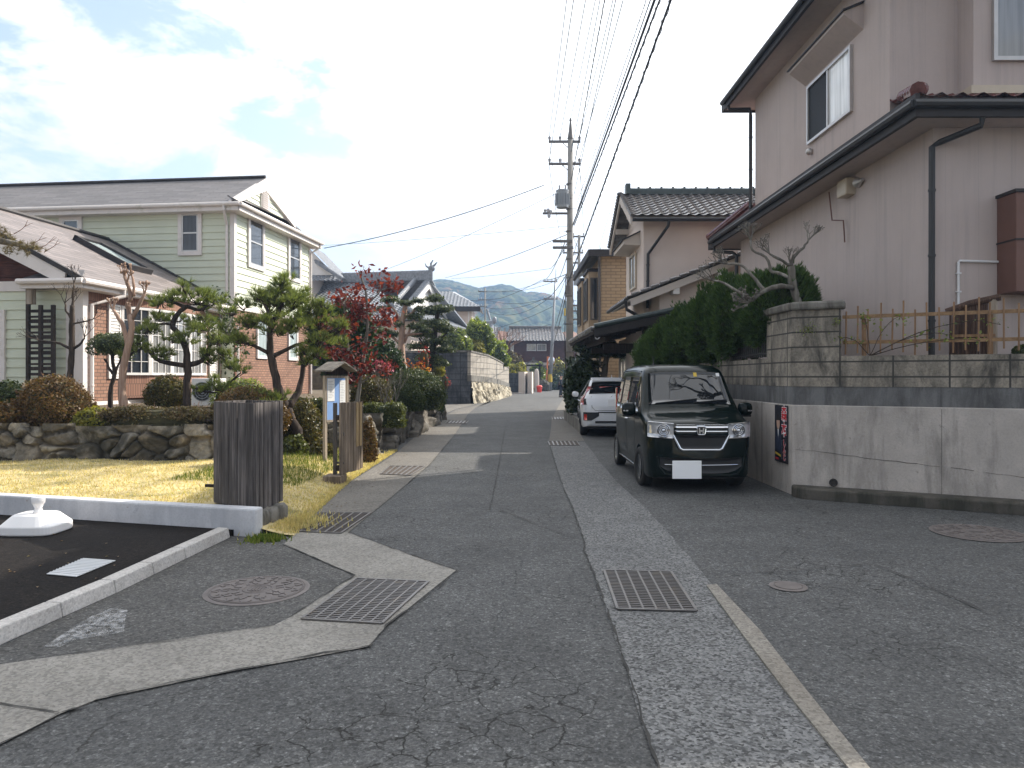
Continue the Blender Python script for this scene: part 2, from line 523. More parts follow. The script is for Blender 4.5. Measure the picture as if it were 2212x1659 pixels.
def m_shingle(name, c, row=0.16):
    b = NB(name); uv = b.co('UV'); v = b.co()
    br = b.n('ShaderNodeTexBrick'); b.set(br.inputs['Vector'], uv)
    br.inputs['Color1'].default_value = (*sc(c, 0.78), 1); br.inputs['Color2'].default_value = (*sc(c, 1.28), 1); br.inputs['Mortar'].default_value = (*sc(c, 0.3), 1)
    br.inputs['Scale'].default_value = 1; br.inputs['Mortar Size'].default_value = 0.012; br.inputs['Mortar Smooth'].default_value = 0.3
    br.inputs['Brick Width'].default_value = 0.9; br.inputs['Row Height'].default_value = row; br.inputs['Bias'].default_value = 0
    col = b.mix(b.ramp(b.noise(v, 2.0, 6, 0.65), [(0.4, 0.0), (0.7, 0.4)]), br.outputs[0], sc(c, 0.6))
    fr = b.math('FRACT', b.math('DIVIDE', b.sep(uv)[1], row))
    nr = b.bump(b.math('SUBTRACT', 1.0, fr), 0.9, 0.02)
    return b.fin(col, 0.6, nr, 0.4)
K = {}
K['road'] = m_asphalt("asphalt", (0.080, 0.080, 0.079), (0.126, 0.126, 0.124))
K['road_left'] = m_asphalt("asphalt_patch", (0.084, 0.082, 0.078), (0.128, 0.124, 0.118), crack=False)
K['lot'] = m_asphalt("new_asphalt", (0.012, 0.010, 0.009), (0.022, 0.018, 0.016), crack=False, spec=.12)
K['apron'] = m_concrete("apron_concrete", (0.26, 0.245, 0.22), 70, 0.19, 0.25, (0.12, 0.11, 0.1))
K['walk'] = m_concrete("walk_concrete", (0.165, 0.152, 0.134), 55, 0.22, 0.3, (0.10, 0.095, 0.085))
K['gutter'] = m_concrete("gutter_concrete", (0.175, 0.175, 0.173), 72, 0.46, 0.35, (0.09, 0.09, 0.095), 0.7)
K['kerb'] = m_concrete("kerb_concrete", (0.50, 0.475, 0.45), 80, 0.12, 0.3, (0.2, 0.17, 0.13), 0.2)
K['kerbwarm'] = m_concrete("kerb_edge", (0.24, 0.22, 0.19), 70, 0.2, 0.4, (0.11, 0.09, 0.07), 0.3)
K['wallwhite'] = m_wallstain("painted_concrete", (0.62, 0.62, 0.64), (0.36, 0.37, 0.40), 0.8, 0.6, 0.47)
K['conc'] = m_wallstain("retaining_concrete", (0.48, 0.435, 0.395), (0.14, 0.13, 0.115), 1.3, 0.62, 0.49, bump=.45)
K['concdark'] = m_wallstain("dark_concrete", (0.175, 0.172, 0.17), (0.05, 0.048, 0.046), 1.7, 0.7, 0.43)
K['kerbmoss'] = m_wallstain("mossy_kerb", (0.10, 0.09, 0.075), (0.03, 0.03, 0.022), 1.4, 0.8, 0.42)
K['block'] = m_block("concrete_block", (0.33, 0.29, 0.235), (0.06, 0.055, 0.05), (0.050, 0.047, 0.041), 0.62, 0.2, 0.9, 0.41)
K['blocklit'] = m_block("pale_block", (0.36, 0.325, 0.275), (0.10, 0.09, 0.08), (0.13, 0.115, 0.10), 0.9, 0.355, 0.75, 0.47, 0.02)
K['blockdark'] = m_block("shaded_dark_block", (0.10, 0.105, 0.115), (0.03, 0.03, 0.03), (0.02, 0.02, 0.023), 0.9, 0.355, 0.8, 0.38, 0.02)  # dark copy of the block; the end return's shade is in this colour
K['coping'] = m_wallstain("coping_concrete", (0.22, 0.205, 0.18), (0.06, 0.055, 0.045), 2.0, 0.8, 0.42)
b = NB("pinkish_render"); v = b.co(); uv = b.co('UV')
c_ = b.ramp(b.noise(v, .8, 6, .62), [(.3, (.48, .405, .375)), (.7, (.545, .465, .432))])
c_ = b.mix(b.ramp(b.noise(b.map(v, (5, 5, .22)), 1.6, 6, .65), [(.5, 0.), (.75, .38)]), c_, (.30, .265, .26))
fr_ = b.math('FRACT', b.math('DIVIDE', b.sep(uv)[0], .455))
c_ = b.mix(b.ramp(fr_, [(0., .22), (.012, .22), (.022, 0.)]), c_, (.26, .23, .23))
c_ = b.mix(b.ramp(b.noise(v, 90, 3, .7), [(.35, .18), (.55, 0.)]), c_, (.3, .26, .26))
K['plaster'] = b.fin(c_, .88, b.bump(b.noise(v, 140, 4, .6), .3, .008), .2)
K['screen'] = M("black_window_screen", (0.018, 0.019, 0.021), 0.6, 0.2, 20, spec=0.2)
K['cream'] = M("cream_render", (0.70, 0.605, 0.545), 0.85, 0.05, 0.8, 0.2, 120, 0.25)
K['creamwhite'] = M("pale_soffit", (0.62, 0.55, 0.49), 0.8, 0.05, 0.8)
K['white'] = M("white_paint", (0.74, 0.71, 0.68), 0.5, 0.04, 2.0)
K['trim'] = M("pinkish_white_trim", (0.72, 0.66, 0.62), 0.5, 0.05, 2.0, stain=((0.58, 0.54, 0.48), 2.0, 0.56))
K['siding'] = M("green_siding", (0.635, 0.665, 0.52), 0.6, 0.05, 0.8, 0.1, 60)
K['brownwood'] = m_wood("brown_gable_wood", (0.075, 0.027, 0.018), (0.125, 0.048, 0.032), 'x')
K['brick'] = m_brick("red_brick", (0.245, 0.13, 0.088), (0.34, 0.19, 0.125), (0.11, 0.07, 0.055), 0.24, 0.095, 0.012)
K['brickv'] = m_brick("soldier_brick", (0.27, 0.14, 0.095), (0.35, 0.19, 0.13), (0.13, 0.08, 0.06), 0.075, 0.35, 0.009)
K['beigebrick'] = m_brick("beige_brick", (0.36, 0.255, 0.155), (0.44, 0.32, 0.20), (0.22, 0.16, 0.10), 0.4, 0.13, 0.016, 0.2)
K['beige'] = M("beige_panel", (0.46, 0.34, 0.22), 0.7, 0.08, 2)
K['shingle'] = m_shingle("slate_shingle", (0.135, 0.125, 0.125))
K['shingle2'] = m_shingle("wing_shingle", (0.20, 0.17, 0.16), 0.2)
K['tile'] = m_tile("dark_glazed_tile", (0.21, 0.22, 0.24), 0.3)
K['tile2'] = m_tile("brown_grey_tile", (0.13, 0.12, 0.118), 0.22)
K['tilered'] = m_tile("red_glazed_tile", (0.13, 0.042, 0.038), 0.2)
K['tilegreen'] = m_tile("green_black_ridge_tile", (0.045, 0.062, 0.058), 0.3)
K['tilered2'] = m_tile("rust_tile", (0.22, 0.10, 0.06), 0.4)
K['fascia'] = M("dark_brown_metal", (0.036, 0.031, 0.030), 0.6, 0.15, 3, stain=((0.06, 0.05, 0.045), 2, 0.55), spec=.3)
K['pipe'] = M("dark_downpipe", (0.022, 0.021, 0.022), 0.5, 0.15, 4)
K['wtpipe'] = M("white_pipe", (0.7, 0.7, 0.7), 0.4, 0.05, 4)
K['alu'] = M("aluminium_frame", (0.52, 0.50, 0.48), 0.35, 0.08, 4, metal=0.6)
K['dalu'] = M("dark_frame", (0.09, 0.08, 0.075), 0.4, 0.1, 4, metal=0.3)
K['blackiron'] = M("black_iron", (0.025, 0.022, 0.02), 0.55, 0.3, 8, stain=((0.06, 0.03, 0.018), 5, 0.55))
K['steel'] = M("galvanised_steel", (0.16, 0.15, 0.145), 0.45, 0.15, 10, metal=0.5, stain=((0.2, 0.17, 0.14), 8, 0.56))
K['castiron'] = M("cast_iron", (0.14, 0.122, 0.115), 0.6, 0.2, 8, 0.2, 60, metal=0.3)
K['polec'] = m_wallstain("pole_concrete", (0.33, 0.315, 0.29), (0.15, 0.14, 0.125), 1.5, 0.6, 0.5)
K['dpole'] = M("weathered_steel_pole", (0.30, 0.31, 0.33), 0.5, 0.15, 5, metal=0.3)
K['rubber'] = M("black_cable", (0.018, 0.018, 0.02), 0.5, 0.1, 5)
K['bluewire'] = M("pale_blue_cable", (0.07, 0.10, 0.13), 0.5, 0.1, 5)
K['porc'] = M("porcelain", (0.45, 0.45, 0.47), 0.25, 0.1, 8)
K['greybox'] = M("grey_enamel", (0.30, 0.32, 0.34), 0.4, 0.06, 5)
K['beigebox'] = M("beige_plastic", (0.55, 0.47, 0.36), 0.4, 0.06, 5)
K['orange'] = M("orange_paint", (0.75, 0.21, 0.06), 0.5, 0.1, 6)
K['yellow'] = M("yellow_paint", (0.65, 0.45, 0.05), 0.5, 0.1, 6)
K['mirror'] = M("mirror_glass", (0.85, 0.87, 0.9), 0.05, 0.02, 2, metal=1.0)
K['plankgrey'] = m_wood("weathered_plank", (0.07, 0.062, 0.06), (0.17, 0.15, 0.142))
K['planktan'] = m_wood("sunned_plank", (0.15, 0.115, 0.085), (0.30, 0.235, 0.175))
K['plankpale'] = m_wood("fresh_plank", (0.36, 0.25, 0.13), (0.46, 0.34, 0.19))
K['postgrey'] = m_wood("grey_post", (0.28, 0.23, 0.18), (0.42, 0.36, 0.29))
K['darkwood'] = m_wood("dark_timber", (0.030, 0.022, 0.017), (0.062, 0.046, 0.037))
K['bamboo'] = m_wood("tan_bamboo", (0.24, 0.14, 0.075), (0.34, 0.21, 0.115), 'z', 1.0, 0.6, 0.2)
K['bambooh'] = m_wood("tan_rail", (0.27, 0.165, 0.085), (0.36, 0.23, 0.12), 'x', 1.0, 0.6, 0.2)
K['twig'] = m_wood("brushwood", (0.06, 0.035, 0.026), (0.13, 0.08, 0.055), 'z', 2.0)
K['rust'] = M("rust_brown_sheet", (0.155, 0.075, 0.055), 0.6, 0.12, 1.5)
K['bark'] = m_wood("dark_bark", (0.045, 0.034, 0.027), (0.095, 0.072, 0.055), 'z', 0.7, 0.9, 1.0)
K['barkp'] = m_wood("pine_bark", (0.04, 0.03, 0.025), (0.10, 0.075, 0.06), 'z', 0.5, 0.9, 1.0)
K['barkl'] = m_wood("pale_smooth_bark", (0.34, 0.22, 0.16), (0.48, 0.34, 0.26), 'z', 0.4, 0.7, 0.3)
K['barkg'] = m_wood("lichen_bark", (0.15, 0.135, 0.115), (0.27, 0.25, 0.215), 'z', 0.4, 0.85, 0.6)
K['soil'] = M("garden_soil", (0.10, 0.075, 0.045), 0.95, 0.35, 4, 0.6, 25)
K['straw'] = M("dry_turf", (0.47, 0.38, 0.19), 0.95, 0.3, 1.6, 0.5, 60, stain=((0.16, 0.15, 0.055), 1.9, 0.50))
K['ground'] = M("far_ground", (0.17, 0.15, 0.11), 0.95, 0.2, 0.05)
K['dirtpit'] = M("drain_dirt", (0.060, 0.046, 0.036), 0.9, 0.3, 12)
K['seam'] = M("tar_seam", (0.034, 0.032, 0.029), 0.9, 0.3, 10)
K['paint'] = M("worn_white_paint", (0.52, 0.52, 0.5), 0.8, 0.1, 12)
K['plastic'] = M("white_plastic", (0.80, 0.78, 0.77), 0.35, 0.03, 3)
K['cover'] = M("pale_cover", (0.50, 0.51, 0.52), 0.55, 0.05, 6)
K['blueboard'] = M("blue_notice_backing", (0.20, 0.34, 0.62), 0.7, 0.12, 3)
K['paper'] = M("notice_paper", (0.80, 0.80, 0.79), 0.6, 0.02, 3)
K['ink'] = M("printed_ink", (0.25, 0.26, 0.28), 0.7, 0.1, 3)
K['roofpaint'] = m_wood("weathered_board_roof", (0.14, 0.125, 0.11), (0.26, 0.235, 0.205), 'x')
# glass seen by day: dark, mirror-smooth panes; curtains behind make some paler
def m_glass(name, c, rough=0.04, spec=0.9):
    b = NB(name); f = b.noise(b.map(b.co(), (9, 9, 0.4)), 1.3, 3, 0.5)
    return b.fin(b.ramp(f, [(0.35, sc(c, 0.75)), (0.65, sc(c, 1.2))]), rough, None, spec)
K['glass'] = m_glass("dark_window_glass", (0.035, 0.04, 0.048))
K['glassc'] = m_glass("curtained_glass", (0.26, 0.26, 0.255))
K['glassw'] = m_glass("white_blind_glass", (0.78, 0.80, 0.80))
K['frost'] = m_glass("frosted_glass", (0.34, 0.40, 0.40), 0.25, 0.5)
K['cglass'] = m_glass("car_glass", (0.012, 0.014, 0.017), 0.015, 1.0)
def m_paint(name, c, metal=0.0, rough=0.28, spec=0.5, coat=1.0):
    b = NB(name); f = b.noise(b.co(), 900, 2, 0.5)
    return b.fin(b.ramp(f, [(0.35, sc(c, 0.9)), (0.65, sc(c, 1.1))]), rough, None, spec, metal, coat)
K['vanpaint'] = m_paint("dark_green_car_paint", (0.0028, 0.0075, 0.0068), 0.0, 0.35, 0.02, 0.5)
K['carwhite'] = m_paint("white_car_paint", (0.74, 0.75, 0.77))
K['chrome'] = M("chrome", (0.75, 0.76, 0.78), 0.08, 0.02, 3, metal=1.0)
K['blackpl'] = M("black_plastic", (0.012, 0.012, 0.013), 0.45, 0.1, 10)
K['lens'] = M("clear_lamp_lens", (0.55, 0.56, 0.58), 0.08, 0.12, 20, coat=1.0, metal=0.5)
K['lensd'] = M("dark_lamp_bowl", (0.10, 0.10, 0.11), 0.1, 0.3, 30, coat=1.0, metal=0.6)
K['redlens'] = M("red_lamp_lens", (0.34, 0.012, 0.014), 0.12, 0.1, 10, coat=1.0)
K['redref'] = M("bright_red_reflector", (0.62, 0.03, 0.02), 0.15, 0.05, 10, coat=1.0)
K['tyre'] = M("tyre_rubber", (0.014, 0.014, 0.014), 0.8, 0.2, 20, 0.3, 80)
K['rim'] = M("alloy_rim", (0.45, 0.46, 0.47), 0.25, 0.1, 10, metal=0.9)
K['plate'] = M("blank_white_plate", (0.90, 0.90, 0.90), 0.5, 0.01, 3)
K['skin'] = M("skin", (0.50, 0.32, 0.24), 0.6, 0.05, 6)
K['navy'] = M("navy_workwear", (0.022, 0.03, 0.05), 0.85, 0.15, 8)
K['navy2'] = M("dark_cap_cloth", (0.015, 0.018, 0.025), 0.85, 0.15, 8)
K['shoe'] = M("dark_shoe", (0.03, 0.022, 0.018), 0.6, 0.1, 8)
K['redplastic'] = M("red_plastic", (0.62, 0.04, 0.03), 0.4, 0.05, 5)
# foliage
K['pine'] = m_leaf("pine_needles", [(0.072, 0.10, 0.032), (0.15, 0.19, 0.055), (0.28, 0.31, 0.11)], 0.36, 0.5, 0.3, 0.3)
K['azalea'] = m_leaf("azalea_leaves", [(0.055, 0.055, 0.012), (0.11, 0.085, 0.018), (0.17, 0.12, 0.03), (0.12, 0.14, 0.03)], 0.25)
K['azbrown'] = m_leaf("brown_azalea_leaves", [(0.085, 0.045, 0.015), (0.15, 0.08, 0.024), (0.20, 0.115, 0.035), (0.10, 0.09, 0.02)], 0.25)
K['moundg'] = m_leaf("clipped_green_leaves", [(0.030, 0.050, 0.010), (0.060, 0.085, 0.016), (0.10, 0.11, 0.024)], 0.22)
K['gloss'] = m_leaf("glossy_camellia_leaves", [(0.016, 0.035, 0.010), (0.032, 0.060, 0.014), (0.075, 0.11, 0.02)], 0.2, 0.45, 0.35)
K['hedge'] = m_leaf("hedge_leaves", [(0.05, 0.065, 0.014), (0.09, 0.105, 0.022), (0.15, 0.16, 0.035)], 0.25, 0.3, 0.6)
K['dryhedge'] = m_leaf("dry_hedge_leaves", [(0.075, 0.055, 0.028), (0.13, 0.095, 0.045), (0.20, 0.15, 0.07), (0.11, 0.11, 0.035)], 0.25)
K['juniper'] = m_leaf("juniper_sprays", [(0.036, 0.072, 0.022), (0.068, 0.122, 0.034), (0.115, 0.17, 0.05)], 0.2, 0.5, 0.3, 0.45)
K['redleaf'] = m_leaf("red_autumn_leaves", [(0.075, 0.012, 0.014), (0.15, 0.025, 0.025), (0.27, 0.06, 0.05)], 0.4, 0.55, 0.3, 0.2)
K['maple'] = m_leaf("scarlet_maple_leaves", [(0.22, 0.02, 0.015), (0.36, 0.04, 0.025)], 0.4, 0.5, 0.3, 0.1)
K['orangeleaf'] = m_leaf("orange_leaves", [(0.25, 0.05, 0.02), (0.5, 0.14, 0.03), (0.42, 0.24, 0.05)], 0.4, 0.5, 0.3, 0.1)
K['lime'] = m_leaf("bright_bush_leaves", [(0.075, 0.105, 0.025), (0.16, 0.21, 0.045), (0.32, 0.36, 0.10)], 0.5, 0.3, 0.6, 0.2)
K['yellowbush'] = m_leaf("yellowish_leaves", [(0.14, 0.15, 0.03), (0.26, 0.25, 0.05), (0.40, 0.35, 0.07)], 0.4)
K['niwaki'] = m_leaf("niwaki_leaves", [(0.045, 0.065, 0.026), (0.08, 0.105, 0.036), (0.14, 0.165, 0.06)], 0.2)
K['darkleaf'] = m_leaf("deep_green_leaves", [(0.018, 0.036, 0.013), (0.036, 0.062, 0.02), (0.07, 0.095, 0.03)], 0.15, 0.3, 0.6)
K['pinkfl'] = m_leaf("pink_petals", [(0.60, 0.10, 0.20), (0.75, 0.25, 0.35)], 0.3, 0.5, 0.3, 0.0)
K['grassdry'] = m_leaf("dry_grass_blades", [(0.40, 0.32, 0.16), (0.56, 0.46, 0.24), (0.70, 0.60, 0.34), (0.34, 0.32, 0.14)], 0.35, 0.7, 0.2, 0.25)
K['grassgrn'] = m_leaf("green_grass_blades", [(0.06, 0.10, 0.02), (0.12, 0.17, 0.03), (0.24, 0.24, 0.07)], 0.35, 0.6, 0.2, 0.2)
K['twigs'] = M("bare_twigs", (0.22, 0.12, 0.085), 0.8, 0.2, 5)
K['core'] = M("shrub_branches", (0.050, 0.045, 0.018), 0.95, 0.4, 9, 1.0, 22)
K['coreg'] = M("green_shrub_branches", (0.026, 0.036, 0.010), 0.95, 0.4, 9, 1.0, 22)
K['stone'] = m_stone("rubble_stone", [(0.17, 0.15, 0.12), (0.27, 0.23, 0.18), (0.40, 0.355, 0.28), (0.31, 0.29, 0.26)], (0.04, 0.038, 0.03), 1.0, 0.85)
K['stone2'] = m_stone("mossy_boulder", [(0.15, 0.135, 0.115), (0.22, 0.195, 0.165), (0.28, 0.25, 0.21)], (0.045, 0.045, 0.034), 1.0, 0.6)
K['stone3'] = m_stone("pale_ishigaki", [(0.42, 0.37, 0.28), (0.52, 0.46, 0.35), (0.60, 0.54, 0.42)], (0.24, 0.20, 0.14), 1.0, 0.4)
rng = np.random.default_rng(7)
rnd = random.Random(11)

def sst(x):
    x = np.clip(x, 0, 1); return x * x * (3 - 2 * x)

def sheet(name, pts, mat, z, thick=0.0):
    m = MB(); pts = [Vector((p[0], p[1], z)) for p in pts]
    a = sum(pts[i].x * pts[(i + 1) % len(pts)].y - pts[(i + 1) % len(pts)].x * pts[i].y for i in range(len(pts)))
    if a < 0: pts = pts[::-1]
    m.poly(pts)
    return m.build(name, mat, kind='structure')

def gp(l):
    return [G(u, v) for u, v in l]

sheet('ground', [(-1500, -200), (1500, -200), (1500, 2600), (-1500, 2600)], K['ground'], -0.06)
sheet('road', [(-30, -20), (30, -20), (30, 140), (-30, 140)], K['road'], 0.0)
sheet('road_patch', gp([(500, 1158), (612, 1178), (767, 1245), (627, 1337), (594, 1353), (0, 1438), (-700, 1540), (-500, 1500), (0, 1400)]), K['road_left'], 0.004)
APR = [(612, 1178), (640, 1150), (752, 1152), (790, 1165), (985, 1234), (835, 1354), (795, 1400), (480, 1457), (210, 1514), (130, 1545), (0, 1612), (-700, 1960), (-900, 1580), (0, 1438), (594, 1352), (626, 1336), (767, 1244)]
sheet('apron', gp(APR), K['apron'], 0.008)
WALK = [(636, 1150), (752, 1152), (880, 1046), (930, 1003), (985, 936), (1012, 894), (1028, 880), (1100, 853.5), (1090, 852), (1062, 868), (1030, 875), (985, 885), (950, 905), (906, 935), (850, 985), (760, 1040), (700, 1090)]
sheet('walkway', gp(WALK), K['walk'], 0.008)
sheet('driveway', gp([(985, 884), (1030, 874.5), (1016, 872.6), (940, 876), (900, 882), (905, 893), (950, 900)]), K['walk'], 0.012)
GUT = [(1185, 955), (1215, 1050), (1240, 1105), (1262, 1170), (1263, 1192), (1288, 1255), (1312, 1322), (1355, 1450), (1420, 1659), (1640, 2400), (2900, 2400), (1862, 1659), (1700, 1445), (1600, 1330), (1545, 1270), (1480, 1195), (1440, 1145), (1380, 1085), (1330, 1040), (1262, 955)]
gpts = []
for i in range(len(GUT)):                                        # slightly ragged edges, as poured
    a, b = gp([GUT[i], GUT[(i + 1) % len(GUT)]])
    for k in range(5):
        q = a.lerp(b, k / 5)
        gpts.append(q + Vector((rnd.uniform(-.012, .012), rnd.uniform(-.012, .012), 0)))
sheet('gutter_strip', gpts, K['gutter'], 0.006)
sheet('far_gutter_strip', gp([(1186, 953), (1262, 953), (1236, 905), (1228, 880), (1224, 858), (1219, 858), (1205, 880), (1192, 905), (1190, 930)]), K['walk'], 0.006)
m = MB()                                                         # raised warm concrete edge of the strip
pin = gp([(1526, 1268), (1600, 1370), (1690, 1490), (1826, 1659), (2050, 1940)])
pout = gp([(1548, 1266), (1640, 1365), (1740, 1495), (1872, 1659), (2110, 1940)])
for i in range(4):
    a, b, c, d = pin[i], pin[i + 1], pout[i + 1], pout[i]
    m.prism([a, b, c, d], (0, 0, 0.018))
m.build('gutter_edge', K['kerbwarm'], kind='structure')
m = MB()
SE = [[(770, 1103), (880, 1103), (1000, 1104), (1058, 1103), (1075, 1020), (1090, 930), (1096, 905)],
      [(1590, 1243), (1700, 1236), (1885, 1220), (1990, 1262), (2110, 1315), (2260, 1385)],
      [(0, 1523), (60, 1535), (128, 1544)], [(1312, 1318), (1336, 1314)], [(1262, 1168), (1310, 1171), (1345, 1168)],
      [(752, 1152), (790, 1166), (880, 1198), (986, 1234), (940, 1276), (836, 1354), (800, 1399), (700, 1414), (480, 1458), (330, 1487), (212, 1514), (180, 1530), (130, 1546), (0, 1613)],
      [(594, 1353), (450, 1377), (200, 1411), (0, 1438)], [(612, 1178), (690, 1212), (767, 1245), (700, 1288), (626, 1337)],
      [(1185, 955), (1215, 1050), (1240, 1105), (1262, 1170), (1263, 1192), (1288, 1255), (1312, 1322), (1355, 1450), (1420, 1659), (1560, 2120)],
      [(880, 1046), (930, 1003), (985, 936), (1012, 894)], [(1080, 1103), (1150, 1130), (1262, 1172)],
      [(1600, 1330), (1690, 1452), (1780, 1570), (1862, 1662), (2100, 1935)], [(1430, 1395), (1480, 1440)], [(1095, 1000), (1240, 1000)], [(1095, 965), (1190, 962)]]
SE = SE[:-3] + SE[-2:]
for pl in SE:
    pts = []
    for i in range(len(pl) - 1):
        a, b = gp([pl[i], pl[i + 1]])
        k = max(2, int((b - a).length / 0.08))
        for j in range(k):
            pts.append(a.lerp(b, j / k))
    pts.append(gp([pl[-1]])[0])
    L, Rr = [], []
    for i, p in enumerate(pts):
        d = pts[min(i + 1, len(pts) - 1)] - pts[max(0, i - 1)]
        n = Vector((-d.y, d.x, 0)).normalized()
        j = n * rnd.uniform(-.008, .008); w = rnd.choice([.0015, .003, .004, .006, .009])
        L.append(p + j + n * w + V(0, 0, .0135)); Rr.append(p + j - n * w + V(0, 0, .0135))
    for i in range(len(pts) - 1):
        m.add([Rr[i], Rr[i + 1], L[i + 1], L[i]], [(0, 1, 2, 3)])
m.build('road_seams', K['seam'], kind='structure')
# cement smear beside the kerb
m = MB(); c = G(190, 1365); pts = []
for u, v in [(100, 1398), (150, 1365), (205, 1332), (240, 1318), (272, 1322), (276, 1345), (262, 1368), (215, 1378), (170, 1385), (130, 1402)]:
    pts.append(G(u, v) + V(rnd.uniform(-.02, .02), rnd.uniform(-.02, .02), .009))
b = NB("cement_smear"); v_ = b.co()
fm = b.noise(v_, 15, 9, 0.82)
bs = b.n('ShaderNodeBsdfTransparent'); ms = b.n('ShaderNodeMixShader')
b.fin((0.42, 0.42, 0.42), 0.9, None, 0.2)
b.set(ms.inputs[0], b.ramp(fm, [(0.44, 0.0), (0.62, .85)])); b.t.links.new(bs.outputs[0], ms.inputs[1]); b.t.links.new(b.p.outputs[0], ms.inputs[2]); b.t.links.new(ms.outputs[0], b.out.inputs[0])
m.poly(pts[::-1]); m.build('cement_smear', b.mat, kind='structure')

# parking lot, its kerb and the low white wall
wd = Vector((-0.965, 0.262, 0)); wn_ = Vector((0.262, 0.965, 0)); W0 = Vector((-2.57, 7.16, 0))
kf = [Vector((-2.80, 7.14, 0)), Vector((-2.86, 6.3, 0)), Vector((-2.92, 5.3, 0)), Vector((-3.05, 4.25, 0)), Vector((-3.35, 2.6, 0)), Vector((-3.9, 0.5, 0))]
m = MB()
lotp = [p + V(-.08, 0, .062) for p in kf] + [V(-18, 0.5, .062), W0 + wd * 16 + V(0, .05, .062), W0 + wd * .2 + V(0, .05, .062)]
m.prism([p for p in lotp], (0, 0, -.07)); m.build('parking_lot', K['lot'], kind='structure')
m = MB()
for i in range(len(kf) - 1):
    a, b_ = kf[i], kf[i + 1]; L_ = (b_ - a).length; k = max(1, round(L_ / 0.62))
    for j in range(k):
        p, q = a.lerp(b_, j / k), a.lerp(b_, (j + 1) / k); d = (q - p).normalized() * .004
        p += d; q -= d
        n = V(-1, 0, 0) * .125
        m.prism([p + V(0, 0, 0), p + V(-.018, 0, .10), p + n + V(0, 0, .105), p + n], q - p)
m.build('kerb', K['kerb'], kind='structure', bevel=.008)
t = thing('low_wall', 'low white painted concrete wall along the back of the parking lot', 'wall', tuple(W0))
m = MB(); m.obox(W0 + V(0, 0, -.02), wd * 16, wn_ * .15, V(0, 0, .30)); m.build('wall_body', K['wallwhite'], t, bevel=.02)

# lawn
def xedge(Y): return np.interp(Y, [6.9, 7.4, 9, 11, 14.6], [-2.12, -2.22, -2.34, -2.47, -2.47])
def hlawn(x, y):
    e = xedge(y) - x
    return 0.015 + 0.19 * sst(e / 1.0) + 0.02 * np.sin(x * 2.3 + y) * np.sin(y * 1.7) * sst(e / .6)
na, nb_ = 60, 150
s_ = np.linspace(0, 1, nb_)[None, :]; t_ = np.linspace(0, 1, na)[:, None]
x0 = -16 + s_ * 13.75
Yf = np.minimum(7.26 + (-2.59 - x0) * 0.2715, 11.5); Yg = Yf + t_ * (14.7 - Yf); Xg = -16 + s_ * (xedge(Yg) + 16)
grid_mesh('lawn', np.stack([Xg, Yg, hlawn(Xg, Yg)], -1), K['straw'])['kind'] = 'structure'

def blades(name, X, Y, Z, h, mat, w=.006, lean=.5):
    n = len(X); a = rng.uniform(0, 2 * np.pi, n); h = h * rng.uniform(.5, 1.3, n)
    dx, dy = np.cos(a), np.sin(a); l = rng.uniform(.1, lean, n) * h; b_ = rng.uniform(0, 2 * np.pi, n)
    B = np.stack([X, Y, Z], -1); wv = np.stack([dx, dy, 0 * dx], -1) * w
    T = B + np.stack([np.cos(b_) * l, np.sin(b_) * l, h], -1)
    o = np_mesh(name, np.stack([B - wv, B + wv, T], 1), 3, mat); o['kind'] = 'stuff'; return o

n = 60000
Y = 7.3 + (rng.random(n) ** 1.2) * 7.2; X = xedge(Y) - (rng.random(n) ** 1.25) * 9.5
ok = (Y > 7.33 + (-2.59 - X) * 0.2715) & ~((Y > 12.0) & (X < -4.9))
ok &= ~((X > -3.35) & (X < -2.5) & (Y < 8.05))
X, Y = X[ok], Y[ok]
blades('dry_grass', X, Y, hlawn(X, Y) - .004, 0.036, K['grassdry'], .006, 1.1)
# greener grass at the notice board and along edges
n = 5200; Y = rng.uniform(9.6, 13.6, n); X = rng.uniform(-4.6, -2.9, n)
blades('green_grass', X, Y, hlawn(X, Y), .075, K['grassgrn'], .006)
n = 3200; Y = rng.uniform(7.25, 15.5, n); X = xedge(Y) - np.abs(rng.normal(0, .09, n)) + .02
blades('edge_grass', X, Y, hlawn(X, Y), .035, K['grassdry'], .006)
n = 800; a = rng.uniform(0, 6.28, n); r = np.abs(rng.normal(0, .12, n))
blades('weeds', -2.42 + r * np.cos(a) * .8, 7.04 + r * np.sin(a) * .7, 0 * a, .05, K['grassgrn'], .012)
n = 1200; a = rng.uniform(0, 6.28, n); r = np.abs(rng.normal(0, .10, n))
blades('dry_weeds', -2.62 + r * np.cos(a) * 2.2 + .3, 7.75 + r * np.sin(a) * 2.5, .02 + 0 * a, .055, K['grassdry'], .008)

